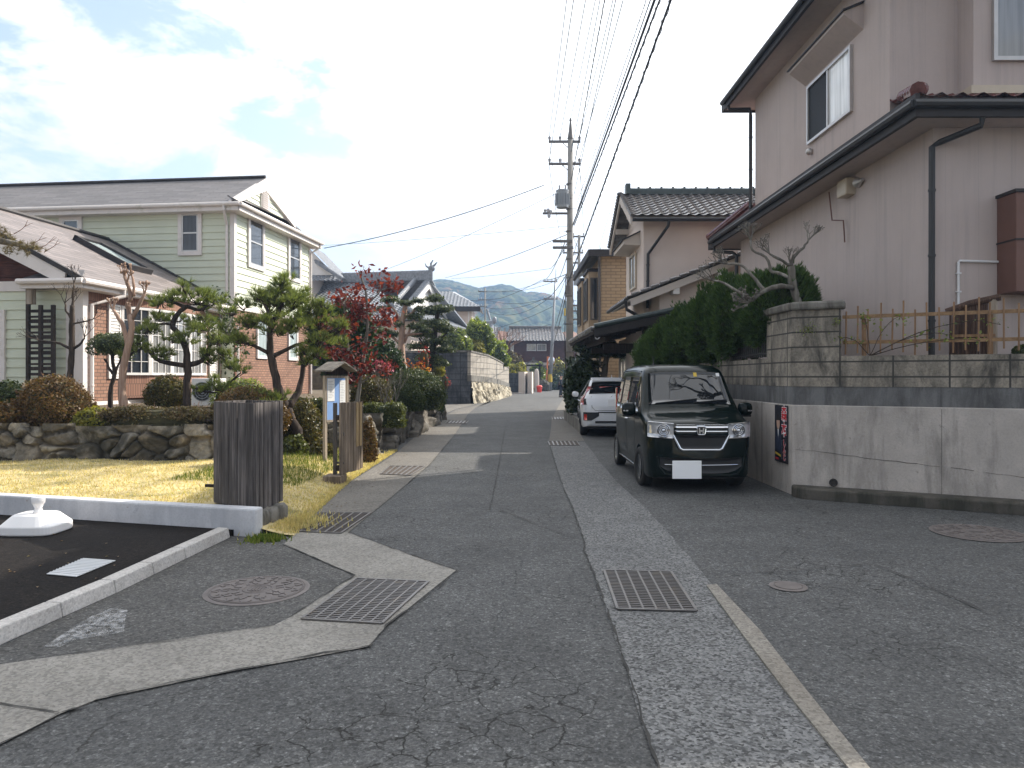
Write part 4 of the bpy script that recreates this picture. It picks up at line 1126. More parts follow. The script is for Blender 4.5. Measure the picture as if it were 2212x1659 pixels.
for b, w in ((1.75, .85), (4.6, .85)):
    window(gh, hp(SX + .012, BB + b, 2.35), E2, E1, w, 1.45, .07, .05, 'white', 'frost', 0, 0, trim=(.05, 'white'))
# --- brick wing
m = MB(); m.prism([hp(-8.2, .03, BZ), hp(-.03, .03, BZ), hp(-.03, BB, BZ), hp(-8.2, BB, BZ)], UP * (EV - BZ - .05)); m.build('wing_core', K['trim'], gh)
m = MB(); m.prism([hp(-.03, .12, BZ), hp(-.03, BB, BZ), hp(-.03, BB, EV - .5), hp(-.03, .12, EV - .5)], E1 * .05); m.build('brick_wall', K['brick'], gh)
m = MB(); m.prism([hp(-.03, .12, EV - .5), hp(-.03, BB, EV - .5), hp(-.03, BB, EV - .1), hp(-.03, .12, EV - .1)], E1 * .052); m.build('soldier_course', K['brickv'], gh)
m = MB(); m.prism([hp(-.03, .12, BZ), hp(-.03, BB, BZ), hp(-.03, BB, BZ + .1), hp(-.03, .12, BZ + .1)], E1 * .10); m.build('plinth', K['trim'], gh)
siding('wing_siding', hp(-8.2, 0, 0), hp(-.42, 0, 0), BZ, EV - .25, -E2, gh)
m = MB(); m.obox(hp(-.42, -.05, BZ), E1 * .48, E2 * .2, UP * (EV - BZ - .1)); m.build('corner_board', K['trim'], gh)
m = MB(); m.obox(hp(-8.2, -.06, EV - .27), E1 * 7.1, E2 * .1, UP * .26); m.build('belt_board', K['trim'], gh)
ws = (6.60 - EV) / 4.75; ra = SX - 4.80; OW = .42
zw = lambda a: EV - .02 + ws * (OW - a)
B0 = -.55
ep, fp = hp(OW, B0, zw(OW)), hp(OW, BB + .05, zw(OW)); tp, gp_ = hp(ra, B0, zw(ra)), hp(ra, BB + .05, zw(ra))
slab('wing_roof_slope', gh, [ep, fp, gp_, tp], K['shingle2'], .10)
slab('wing_roof_slope', gh, [hp(2 * ra - OW, B0, zw(OW)), hp(2 * ra - OW, BB, zw(OW)), gp_, tp], K['shingle2'], .10)
m = MB(); m.tube([tp + UP * .03, gp_ + UP * .03], .08, 6); m.tube([gp_ + UP * .02 - E2 * .05, fp + UP * .02 - E2 * .05], .07, 6); m.build('ridge_cap', K['fascia'], gh)
m = MB(); a, b = hp(OW - .42, B0 - .03, zw(OW - .42)), hp(ra, B0 - .03, zw(ra))
m.prism([a - UP * .04, b - UP * .04, b - UP * .60, a - UP * .44 + (b - a) * .02], E2 * .06)
a2, b2 = hp(2 * ra - OW + .4, B0 - .03, zw(OW - .4)), b
m.prism([a2 - UP * .04, b2 - UP * .04, b2 - UP * .60, a2 - UP * .44], E2 * .06)
m.build('rake_board', K['trim'], gh)
m = MB(); a, b = hp(OW + .02, B0 - .06, zw(OW) + .03), hp(ra, B0 - .06, zw(ra) + .03); m.prism([a, b, b - UP * .13, a - UP * .13], E2 * .10); m.build('rake_edge', K['fascia'], gh)
m = MB(); m.prism([hp(-8.2, -.03, EV - .02), hp(-.45, -.03, EV - .02), hp(ra, -.03, zw(ra) - .3)], E2 * .05)
for k in range(5):
    m.obox(hp(-8.0 + k * .6, -.07, EV + .1 + k * .38), E1 * (7.2 - k * 1.25), E2 * .04, UP * .05)
m.build('gable_boarding', K['brownwood'], gh)
slab('corner_return_roof', gh, [hp(-1.30, B0 - .02, EV - .03), hp(OW, B0 - .02, EV - .03), hp(OW - .35, .0, EV + .27), hp(-.95, .0, EV + .27)], K['shingle'], .05)
m = MB(); m.prism([hp(-1.30, B0 - .02, EV - .27), hp(OW + .02, B0 - .02, EV - .27), hp(OW + .02, B0 - .02, EV - .07), hp(-1.30, B0 - .02, EV - .07)], E2 * .05)
m.prism([hp(-1.30, B0, EV - .27), hp(OW, B0, EV - .27), hp(OW, .1, EV - .27), hp(-1.30, .1, EV - .27)], UP * .03)
m.prism([hp(-.1, .1, EV - .272), hp(OW, .1, EV - .272), hp(OW, BB, EV - .272), hp(-.1, BB, EV - .272)], UP * .03)
m.prism([hp(OW + .02, B0, EV - .27), hp(OW + .02, BB, EV - .27), hp(OW + .02, BB, EV - .07), hp(OW + .02, B0, EV - .07)], -E1 * .04); m.build('soffit', K['trim'], gh)
m = MB(); m.tube([hp(OW + .09, B0 - .06, EV - .10), hp(OW + .09, BB - .1, EV - .10)], .075, 8); m.tube([hp(-1.3, B0 - .09, EV - .10), hp(OW + .09, B0 - .09, EV - .10)], .075, 8); m.build('gutter', K['trim'], gh)
m = MB(); downpipe(m, [hp(OW + .09, .95, EV - .1), hp(OW + .09, .95, EV - .32), hp(.10, .22, EV - .62), hp(.10, .22, BZ)], .055); m.build('downpipe', K['trim'], gh)
# skylight
nrm = V(0, 0, 1); a0 = ra + 2.15; sd_ = (hp(a0 + 1, 0, zw(a0 + 1)) - hp(a0, 0, zw(a0))).normalized(); nr_ = E2.cross(sd_); nr_ = nr_ if nr_.z > 0 else -nr_
o_ = hp(a0 - .9, 3.6, zw(a0 - .9)); m = MB()
for p, q, w in ((o_, sd_ * 2.1, E2 * .1), (o_ + E2 * 1.1, sd_ * 2.1, E2 * .1), (o_, sd_ * .12, E2 * 1.2), (o_ + sd_ * 2.0, sd_ * .12, E2 * 1.2)):
    m.obox(p, q, w, nr_ * .17)
f_ = m.build('skylight', K['fascia'], gh); m = MB(); m.obox(o_ + sd_ * .1 + E2 * .1, sd_ * 1.9, E2 * 1.0, nr_ * .10); m.build('pane', K['frost'], f_)
# bow window with shutters
wb = MB()
window(gh, hp(.025, .95, 1.55), E2, E1, .5, 2.05, .05, .05, 'white', 'white', 0, 22, .03, name='shutter', panes=[(0, 1, 'white')])
window(gh, hp(.025, 6.15, 1.55), E2, E1, .5, 2.05, .05, .05, 'white', 'white', 0, 22, .03, name='shutter', panes=[(0, 1, 'white')])
bow = [(.02, 1.5), (.34, 2.35), (.46, 3.2), (.46, 4.2), (.34, 5.05), (.02, 5.9)]
for i in range(5):
    p, q = hp(bow[i][0], bow[i][1], 1.65), hp(bow[i + 1][0], bow[i + 1][1], 1.65); d = (q - p)
    nn = V(d.y, -d.x, 0).normalized()
    window(gh, p, d, nn, d.length, 1.95, .07, .06, 'white', 'glassc' if i else 'glass', 2, 4, .018, name='bow_window')
m = MB(); m.prism([hp(0, 1.45, 1.0)] + [hp(a, b, 1.0) for a, b in bow] + [hp(0, 5.95, 1.0)], UP * .64); m.build('bow_base', K['brickv'], gh)
m = MB(); m.prism([hp(0, 1.45, 3.62)] + [hp(a, b, 3.62) for a, b in bow] + [hp(0, 5.95, 3.62)], UP * .34); m.build('bow_head', K['brickv'], gh)
window(gh, hp(-3.2, -.03, 1.6), E1, -E2, .9, 1.6, .06, .05, 'alu', 'glassc', 0, 1, .05, trim=(.16, 'trim'))
# dark slatted trellis with a lamp, standing against the corner
t = thing('garden_trellis', 'tall dark slatted timber trellis at the corner of the green house', 'trellis', tuple(hp(-1.05, -.35, BZ)))
m = MB()
for a in (-1.25, -.55, -.9): m.obox(hp(a, -.42, BZ), E1 * .09, E2 * .07, UP * (3.05 if a < -1 else 2.6))
m.build('posts', K['darkwood'], t)
m = MB()
for i in range(17): m.obox(hp(-1.2, -.40, BZ + .25 + i * .135), E1 * .72, E2 * .03, UP * (.055 + .02 * (i % 3)))
m.build('slats', K['darkwood'], t)
m = MB(); m.obox(hp(-1.18, -.5, BZ + 2.62), E1 * .16, E2 * .16, UP * .42); m.obox(hp(-1.23, -.55, BZ + 3.04), E1 * .26, E2 * .26, UP * .05); m.build('lantern', K['postgrey'], t)
m = MB(); m.obox(hp(-1.16, -.42, BZ + 3.0), E1 * .75, E2 * .07, UP * .08); m.build('cross_arm', K['darkwood'], t)
# air conditioner outdoor unit
t = thing('outdoor_unit', 'white air conditioner outdoor unit against the brick garden wall', 'air conditioner', tuple(P(437, 892, 17.5)))
c = P(437, 892, 17.5); m = MB(); m.box(c.x - .27, c.x + .27, c.y, c.y + .8, BZ + .05, BZ + .72); m.build('casing', K['plastic'], t, bevel=.015)
m = MB(); 
for r_ in (.23, .17, .11, .05): m.tube([(c.x + r_ * math.cos(a), c.y - .012, BZ + .4 + r_ * math.sin(a)) for a in [2 * math.pi * i / 20 for i in range(21)]], .008, 4, cap=False)
for i in range(8): a = math.pi * i / 4; m.tube([(c.x, c.y - .012, BZ + .4), (c.x + .23 * math.cos(a), c.y - .012, BZ + .4 + .23 * math.sin(a))], .004, 4)
m.build('fan_guard', K['greybox'], t)
m = MB(); m.lathe((c.x, c.y - .008, BZ + .4), [(.23, 0), (.23, .004), (.001, .004)], 20, 'y'); m.build('fan_opening', K['blackpl'], t)

# ================================================================ tile roofed house behind the garden
def frame(o, ang):
    e1 = V(math.cos(ang), math.sin(ang), 0); e2 = V(-math.sin(ang), math.cos(ang), 0)
    return lambda a, b, z: Vector(o) + e1 * a + e2 * b + UP * z, e1, e2
jo, J1, J2 = frame((-5.8, 45, 0), -R(12))
JE, JD, JS, JL = 5.25, 12.6, .52, 11.5
jh = thing('tiled_house', 'low cream house under a big dark pantile hip and gable roof', 'house', tuple(jo(0, 0, 2)))
m = MB(); m.prism([jo(-JL, .9, 2.0), jo(-.9, .9, 2.0), jo(-.9, JD - .9, 2.0), jo(-JL, JD - .9, 2.0)], UP * 3.25); m.build('wall', K['cream'], jh)
m = MB(); m.prism([jo(-JL, .86, 2.0), jo(-.86, .86, 2.0), jo(-.86, 2, 2.0), jo(-JL, 2, 2.0)], UP * .9); m.build('dark_wainscot', K['darkwood'], jh)
for a in (-3.4, -6.0):
    m = MB(); m.obox(jo(a, .84, 2.5), J1 * .16, J2 * .1, UP * 2.6); m.build('wall_post', K['darkwood'], jh)
hf = JD / 2; gi = 1.75; zj = lambda d: JE + JS * d
sn = math.sqrt(1 + JS * JS); fe = (J2 + UP * JS).normalized(); be = (-J2 + UP * JS).normalized(); se = (-J1 + UP * JS).normalized()
roof_tiles('roof_slope', jh, jo(-JL, 0, JE), J1, fe, [(0, 0), (JL, 0), (JL - gi + .35, (gi - .35) * sn), (JL - gi + .35, hf * sn), (0, hf * sn)], K['tile'], .32, .29, .046, .036)
roof_tiles('roof_slope', jh, jo(0, 0, JE), J2, se, [(0, 0), (JD, 0), (JD - gi, gi * sn), (gi, gi * sn)], K['tile'], .32, .29, .046, .036)
slab('roof_back', jh, [jo(-JL, JD, JE), jo(0, JD, JE), jo(-gi + .35, hf, zj(hf)), jo(-JL, hf, zj(hf))], K['tile'], .12)
slab('eave_board', jh, [jo(-JL, .02, JE - .06), jo(-.02, .02, JE - .06), jo(-1, 1, zj(1) - .06), jo(-JL, 1, zj(1) - .06)], K['fascia'], .10)
slab('eave_board', jh, [jo(-.02, .02, JE - .06), jo(-.02, JD, JE - .06), jo(-1, JD - 1, zj(1) - .06), jo(-1, 1, zj(1) - .06)], K['creamwhite'], .10)
m = MB(); m.prism([jo(-gi, gi, zj(gi) - .1), jo(-gi, JD - gi, zj(gi) - .1), jo(-gi, hf, zj(hf) - .1)], -J1 * .1); m.build('gable_face', K['white'], jh)
m = MB()
for sgn in (1, -1):
    a = jo(-gi + .30, hf - sgn * (hf - gi + .6), zj(gi - .6) - .04); b = jo(-gi + .30, hf, zj(hf) - .04); m.prism([a, b, b - UP * .55, a - UP * .35], -J1 * .08)
m.build('bargeboard', K['white'], jh)
m = MB()
for i in range(26):                                              # round verge tiles along the far rake
    f = i / 25; p = jo(-gi + .42, hf + f * (hf - gi + .5), zj(hf - f * (hf - gi + .5)) + .02); m.ell(p, .11, .11, .11, 8, 5)
for i in range(24):
    f = i / 23; p = jo(-gi + .40, hf - f * (hf - gi + .3), zj(hf - f * (hf - gi + .3)) + .03); m.tube([p, p - J1 * .4], .085, 7)
m.build('verge_tile', K['tile'], jh)
m = MB(); ridge(m, jo(-JL, hf, zj(hf)), jo(-gi + .35, hf, zj(hf)), .12, .62, .34); m.build('main_ridge', K['tile'], jh)
m = MB(); e = jo(-gi + .45, hf, zj(hf)); m.obox(e + V(-.22, -.2, -.1), V(.3, 0, 0), V(0, .42, 0), UP * .85)
m.ell(e + UP * .85, .26, .22, .24, 10, 6); m.tube([e + UP * .85, e + UP * 1.2 - J1 * .05, e + UP * 1.45 + J1 * .12], [.14, .08, .03], 6); m.tube([e + UP * .9, e + UP * 1.15 + J1 * .3, e + UP * 1.3 + J1 * .42], [.1, .06, .02], 6); m.tube([e + UP * .8, e + UP * 1.0 - J1 * .4, e + UP * 1.25 - J1 * .5], [.1, .06, .02], 6)
m.build('ridge_ornament', K['tile'], jh)
m = MB(); ridge(m, jo(0.05, 0.05, JE), jo(-gi + .1, gi - .1, zj(gi)), .12, .18, .24); m.build('hip_ridge', K['tile'], jh)
m = MB(); ridge(m, jo(-gi - .75, gi - .1, zj(gi)), jo(-gi - .75, hf, zj(hf)), .14, .14, .26); m.ell(jo(-gi - .75, gi - .25, zj(gi) + .12), .3, .2, .3, 10, 6); m.build('descending_ridge', K['tile'], jh)
m = MB(); m.tube([jo(-JL, -.08, JE - .1), jo(0, -.08, JE - .1)], .07, 6); m.tube([jo(.08, -.05, JE - .1), jo(.08, JD, JE - .1)], .07, 6); m.build('gutter', K['fascia'], jh)
# its upper roof behind the green house
m = thing('gabled_upper_house', 'small white gabled upper storey with dark tiles behind the green house', 'house', tuple(P(690, 640, 50)))
uh = m; uo = lambda a, b, z: V(-14.1 + a, 50 + b, z)
mm = MB(); mm.prism([uo(-6, 0, 6.5), uo(.2, 0, 6.5), uo(.2, 6, 6.5), uo(-6, 6, 6.5)], UP * 2.6); mm.build('wall', K['cream'], uh)
mm = MB(); mm.prism([uo(-3, -.6, 8.6), uo(1.9, -.6, 8.6), uo(-.3, -.6, 10.9)], V(0, .15, 0)); mm.build('gable_face', K['white'], uh)
roof_tiles('roof_slope', uh, uo(1.9, -.9, 8.75), V(0, 1, 0), V(-.69, 0, .72), [(0, 0), (6, 0), (6, 3.1), (0, 3.1)], K['tile'], .3, .28)
roof_tiles('roof_slope', uh, uo(-2.0, -1.4, 8.1), V(1, 0, 0), V(0, .86, .5), [(0, 0), (4.6, 0), (3.6, 1.3), (0, 1.3)], K['tile'], .3, .28)
mm = MB(); ridge(mm, uo(2.6, -1.4, 8.1), uo(.3, -.4, 9.6), .12, .15, .2); mm.build('hip_ridge', K['tile'], uh)
# small two storey house with a hipped roof, dish
t = thing('hipped_house', 'distant pale two storey house with a dark hipped roof and satellite dish', 'house', tuple(P(1005, 700, 66)))
c0 = P(940, 760, 66); m = MB(); m.box(c0.x, P(1019, 0, 66).x, 66, 72, 2, 7.9); m.build('wall', K['cream'], t)
roof_tiles('roof_slope', t, V(c0.x - 1, 65.2, P(0, 662, 65.2).z), V(1, 0, 0), V(0, .88, .42), [(0, 0), (5.2, 0), (2.2, 4.2), (0, 4.2)], K['tile'], .33, .3)
slab('roof_side', t, [V(c0.x + 4.2, 65.2, P(0, 662, 65.2).z), V(c0.x + 4.2, 72.5, 8.0), V(c0.x + 1.5, 70, 9.9), V(c0.x + 1.2, 69, 9.8)], K['tile'], .1)
m = MB(); m.box(c0.x - 1, c0.x + 4.2, 65.1, 65.3, 7.55, 8.0); m.build('fascia', K['fascia'], t)
m = MB(); q = P(1012, 700, 65.6); m.tube([q + UP * 1.3, q - UP * 1], .06, 6); m.build('downpipe', K['white'], t)
m = MB(); q = P(1027, 698, 65.4); m.lathe(q, [(.02, .12), (.3, .1), (.55, -.05), (.56, -.07), (.3, .06), (.02, .08)], 16, 'x', 1, 1.0); m.tube([q, q + V(.5, -.4, -.5)], .03, 5); m.tube([q + V(.1, 0, 0), q + V(-.5, .5, -.5)], .04, 5); m.build('satellite_dish', K['porc'], t)
# tile roof house beyond the hedge
t = thing('ridge_tiled_house', 'small dark tiled house roof rising behind the bushes on the block wall', 'house', tuple(P(1045, 740, 76)))
a, b = P(1016, 705, 76), P(1066, 702, 76)
m = MB(); m.box(a.x, b.x + .2, 76.6, 82, 2, a.z - .9); m.build('wall', K['darkwood'], t)
roof_tiles('roof_slope', t, V(a.x - 1.5, 73.5, a.z - 2.3), V(1, 0, 0), V(0, .75, .66), [(0, 0), (b.x - a.x + 2, 0), (b.x - a.x + 2, 3.4), (0, 3.4)], K['tile'], .4, .35, .05)
m = MB(); ridge(m, a + V(-1, 0, 0), b, .13, .35, .3); m.ell(b + V(.1, 0, .5), .25, .2, .4, 8, 6); m.ell(a + V(.3, 0, .5), .25, .2, .4, 8, 6); m.build('ridge', K['tile'], t)
m = MB()
for k in (0, .9): 
    p = b + V(-.2 - k, 0, 0); m.tube([p, p + V(.25, -2.6, -2.25)], .19, 7)
m.build('descending_ridge', K['tile'], t)
t = thing('rust_tiled_house', 'house with rusty brown roof tiles behind the leaning brace pole', 'house', tuple(P(1080, 745, 100)))
a, b = P(1050, 714, 100), P(1105, 722, 100); m = MB(); m.box(a.x - 2, b.x, 100, 108, .0, a.z - 2.0); m.build('wall', K['cream'], t)
slab('roof_slope', t, [V(a.x - 3, 98, a.z - 3.2), V(b.x + .8, 98, b.z - 3.4), V(b.x - .2, 104, b.z + .5), V(a.x - 3, 104, a.z + 1.0)], K['tilered2'], .15)
m = MB(); m.prism([V(b.x + 1.4, 97, b.z - 4.2), V(b.x + .6, 97, b.z - 2.0), V(b.x + 2.6, 97, b.z - .4), V(b.x + 3, 97, b.z - 2.5)], V(0, .2, 0)); m.build('gable_face', K['white'], t)
# brown two storey house closing the street
t = thing('brown_boarded_house', 'dark brown boarded two storey house at the end of the road', 'house', tuple(P(1160, 820, 93)))
Yb = 93.0; px = lambda u: (u - CX) / F * Yb; pz = lambda v: EYE - (v - HZ) / F * Yb
m = MB(); m.box(px(1092), px(1300), Yb, Yb + 8, pz(783), pz(736)); m.build('upper_wall', K['brownwood'], t)
m = MB(); m.box(px(1094), px(1246), Yb + .05, Yb + 8, -.1, pz(783)); m.build('lower_wall', K['creamwhite'], t)
m = MB(); m.box(px(1246), px(1300), Yb + .1, Yb + 8, -.1, pz(783)); m.build('annex_wall', K['brownwood'], t)
roof_tiles('roof_slope', t, V(px(1094), Yb - 1.2, pz(737)), V(1, 0, 0), V(0, .91, .42), [(0, 0), (px(1224) - px(1094), -.0), (px(1224) - px(1106), 4.6), (.4, 4.6)], K['tile2'], .42, .4, .06)
m = MB(); ridge(m, V(px(1094) + .3, Yb + 2.95, pz(737) + 1.9), V(px(1216), Yb + 2.95, pz(737) + 1.85), .12, .2, .3); m.build('ridge', K['tile2'], t)
slab('roof_back', t, [V(px(1094), Yb + 8, pz(737)), V(px(1300), Yb + 8, pz(737)), V(px(1240), Yb + 3, pz(715)), V(px(1094), Yb + 3, pz(715))], K['tile2'], .1)
slab('annex_roof', t, [V(px(1222), Yb - .6, pz(737)), V(px(1300), Yb - .6, pz(742)), V(px(1240), Yb + 3, pz(712)), V(px(1220), Yb + 3, pz(714))], K['tilered2'], .1)
for u0, u1 in ((1138, 1159), (1160, 1181)):
    window(t, V(px(u0), Yb - .01, pz(758)), V(1, 0, 0), V(0, -1, 0), px(u1) - px(u0) - .05, pz(743) - pz(758), .07, .05, 'white', 'glassc', 1 if u0 > 1150 else 0, 0)
window(t, V(px(1103), Yb - .01, pz(758)), V(1, 0, 0), V(0, -1, 0), px(1110) - px(1103), pz(742) - pz(758), .05, .05, 'alu', 'glassc')
window(t, V(px(1161), Yb + .04, pz(812)), V(1, 0, 0), V(0, -1, 0), px(1193) - px(1161), pz(789) - pz(812), .08, .05, 'dalu', 'glass', 1, 0)
# little gate roof
t = thing('gate_roof', 'little curved tile gate roof on dark posts at the bend', 'gate', tuple(P(1152, 840, 82)))
a = P(1152, 777, 82); m = MB(); pts = []
for k in range(9):
    f = (k - 4) / 4; pts.append(a + V(f * 1.55, 0, -abs(f) ** 1.4 * 1.05))
m.prism([p + V(0, -1.2, 0) for p in pts] + [p + V(0, -1.2, -.16) for p in pts[::-1]], V(0, 2.4, 0)); m.build('roof', K['tile2'], t)
m = MB(); ridge(m, a + V(0, -1.3, 0), a + V(0, 1.3, 0), .12, .12, .2); m.build('ridge', K['tile2'], t)
for dx in (-.85, .75):
    m = MB(); m.box(a.x + dx - .09, a.x + dx + .09, 81.9, 82.1, 0, a.z - .4); m.build('post', K['darkwood'], t)
m = MB(); m.box(a.x - 1.1, a.x + 1.1, 81.9, 82.1, a.z - .75, a.z - .55); m.build('beam', K['darkwood'], t)
# walls by the bend
t = thing('gate_wall', 'pale rendered gate wall with a dark block panel beyond the curved wall', 'wall', tuple(G(1112, 850)))
Yw = 68.0; qx = lambda u: (u - CX) / F * Yw; qz = lambda v: EYE - (v - HZ) / F * Yw
m = MB(); m.box(qx(1088), qx(1131), Yw, Yw + .25, 0, qz(806)); m.build('block_panel', K['blockdark'], t)
m = MB(); m.prism([V(qx(1120), Yw - .1, 0), V(qx(1133), Yw - .3, 0), V(qx(1143) + .35, Yw + 5, 0), V(qx(1143), Yw + 5, 0)], UP * qz(803)); m.build('rendered_end', K['creamwhite'], t)
m = MB(); m.prism([V(qx(1136) + .15, Yw + .2, 0), V(qx(1149), Yw, 0), V(qx(1149) + .25, Yw + 4, 0), V(qx(1140) + .3, Yw + 4, 0)], UP * qz(803)); m.build('gate_pillar', K['creamwhite'], t)
m = MB(); m.box(qx(1090), qx(1126), Yw - 1.2, Yw - .02, 0, .10); m.build('step', K['kerb'], t)
# ================================================================ cream house
ch = thing('cream_house', 'cream two storey house with brown grey pantiles behind the carport', 'house', (3.85, 21, 0))
X0 = 3.85; Yn, Yf_ = 21.0, 24.2
m = MB(); m.box(X0, 16, Yn, Yf_, 0, 6.32); m.prism([V(X0, Yn, 6.3), V(X0, Yf_, 6.3), V(X0, (Yn + Yf_) / 2, 7.3)], V(12, 0, 0)); m.build('wall', K['cream'], ch)
Ye0, Ye1, Yr = 20.45, 24.85, 22.55; ze = 6.18; zrg = 7.32; s_c = (zrg - ze) / (Yr - Ye0); xg = 3.38
ln = math.hypot(Yr - Ye0, zrg - ze)
roof_tiles('roof_slope', ch, V(xg, Ye0, ze + .02), V(1, 0, 0), V(0, Yr - Ye0, zrg - ze), [(0, 0), (12, 0), (12, ln), (0, ln)], K['tile2'], .27, .235)
slab('roof_back', ch, [V(xg, Ye1, ze - .12), V(16, Ye1, ze - .12), V(16, Yr, zrg - .02), V(xg, Yr, zrg - .02)], K['tile2'], .10)
slab('soffit', ch, [V(xg + .03, Ye0 + .03, ze - .05), V(16, Ye0 + .03, ze - .05), V(16, Yr, zrg - .06), V(xg + .03, Yr, zrg - .06)], K['creamwhite'], .10)
m = MB(); a, b, c = V(xg, Ye0 + .02, ze - .03), V(xg, Yr, zrg - .04), V(xg, Ye1, ze - .14)
m.prism([a, b, b - UP * .22, a - UP * .22], V(.05, 0, 0)); m.prism([c, b, b - UP * .22, c - UP * .22], V(.05, 0, 0)); m.build('bargeboard', K['creamwhite'], ch)
m = MB()
for i in range(20):
    f = i / 19; p = V(xg - .02, Yr + f * (Ye1 - Yr), zrg + f * (ze - .1 - zrg) + .02); m.ell(p, .07, .09, .06, 8, 5)
    p = V(xg + .03, Ye0 + f * (Yr - Ye0), ze + f * (zrg - ze) + .03); m.tube([p + V(0, -.05, 0), p + V(0, .05, .03)], .05, 6)
m.build('verge_tile', K['tile2'], ch)
m = MB(); ridge(m, V(xg + .30, Yr, zrg), V(16, Yr, zrg), .06, .15, .18)
for i in range(34): m.ell((xg + .6 + i * .36, Yr, zrg + .225), .045, .05, .035, 6, 4)
m.box(xg + .18, xg + .32, Yr - .16, Yr + .16, zrg, zrg + .32); m.build('ridge', K['tilegreen'], ch)
m = MB(); m.tube([V(xg + .05, Ye0 - .06, ze - .10), V(16, Ye0 - .06, ze - .10)], .06, 8); m.build('gutter', K['pipe'], ch)
for i in range(3): m = MB(); m.obox((X0 - .42, Yr - .07 + (i - 1) * 1.15, zrg - .40 - abs(i - 1) * .62), (.46, 0, 0), (0, .12, 0), (0, 0, .16)); m.build('purlin_end', K['creamwhite'], ch)
m = MB(); downpipe(m, [V(X0 + .62, Ye0 - .06, ze - .12), V(X0 + .60, Ye0 - .02, ze - .28), V(X0 + .12, Yn - .07, ze - 1.0), V(X0 + .10, Yn - .07, 3.6)], .045); m.build('downpipe', K['pipe'], ch)
yw0, yw1 = 22.1, 23.2
window(ch, (X0 - .01, yw0, 4.35), V(0, 1, 0), V(-1, 0, 0), yw1 - yw0, 1.1, .06, .06, 'beigebox', 'glassc', 1, 0, .04)
m = MB(); m.prism([V(X0, yw0 - .55, 5.95), V(X0 - .5, yw0 - .55, 5.70), V(X0 - .5, yw0 - .55, 5.58), V(X0, yw0 - .55, 5.55)], V(0, 2.1, 0)); m.build('window_hood', K['creamwhite'], ch)
m = MB(); m.prism([V(X0, yw0 - .6, 5.99), V(X0 - .55, yw0 - .6, 5.72), V(X0 - .55, yw0 - .6, 5.69), V(X0, yw0 - .6, 5.95)], V(0, 2.2, 0)); m.build('hood_flashing', K['fascia'], ch)
# ground floor lean-to facing the camera side
YL = 19.35; xa, xb = 3.12, 9.5; za = 3.72; sl_ = .385; zl = lambda x: za + sl_ * (x - xa)
m = MB(); m.prism([V(4.05, YL + .35, 0), V(xb, YL + .35, 0), V(xb, YL + .35, zl(xb) - .12), V(4.05, YL + .35, zl(4.05) - .12)], V(0, 4.6, 0)); m.build('lower_wall', K['cream'], ch)
exl = V(1, 0, sl_).normalized(); lx = (xb - xa) * math.sqrt(1 + sl_ ** 2)
roof_tiles('lower_roof', ch, V(xa, YL - .05, za + .02), V(0, 1, 0), exl, [(0, 0), (1.72, 0), (1.72, lx), (0, lx)], K['tile2'], .27, .235)
roof_tiles('lower_roof', ch, V(xa, YL + 1.67, za + .02), V(0, 1, 0), exl, [(0, 0), (1.9, 0), (1.9, .8), (0, .8)], K['tile2'], .27, .235)
slab('lower_soffit', ch, [V(xa + .04, YL, za - .03), V(xb, YL, zl(xb) - .03), V(xb, YL + 3.5, zl(xb) - .03), V(xa + .04, YL + 3.5, za - .03)], K['creamwhite'], .06)
m = MB(); m.prism([V(xa + .08, YL - .02, za - .02), V(xb, YL - .02, zl(xb) - .02), V(xb, YL - .02, zl(xb) - .22), V(xa + .08, YL - .02, za - .22)], V(0, .05, 0)); m.build('bargeboard', K['creamwhite'], ch)
m = MB()
for i in range(24):
    x = xa + .1 + i * .26; m.tube([V(x, YL - .04, zl(x) + .05), V(x + .21, YL - .04, zl(x + .21) + .035)], [.06, .045], 7)
m.build('verge_tile', K['tile2'], ch)
for x in (4.35, 5.55): m = MB(); m.box(x, x + .17, YL - .01, YL + .4, zl(x) - .36, zl(x) - .16); m.build('purlin_end', K['white'], ch)
m = MB(); m.tube([V(xa - .06, YL - .05, za - .06), V(xa - .06, YL + 3.5, za - .06)], .055, 8); m.build('gutter', K['pipe'], ch)
m = MB(); downpipe(m, [V(xa - .05, YL + .02, za - .1), V(xa - .02, YL + .05, za - .3), V(4.0, YL + .28, za - .75), V(4.08, YL + .30, za - .80), V(4.10, YL + .30, 2.4)], .045); m.build('downpipe', K['pipe'], ch)
m = MB(); m.box(3.9, 4.02, 24.0, 26.2, 0, 2.9); m.box(3.9, 8, 26.0, 26.2, 0, 2.9); m.build('porch_wall', K['cream'], ch)
window(ch, V(3.88, 24.2, .55), V(0, 1, 0), V(-1, 0, 0), 1.5, 1.75, .06, .05, 'alu', 'glassc', 1, 0)
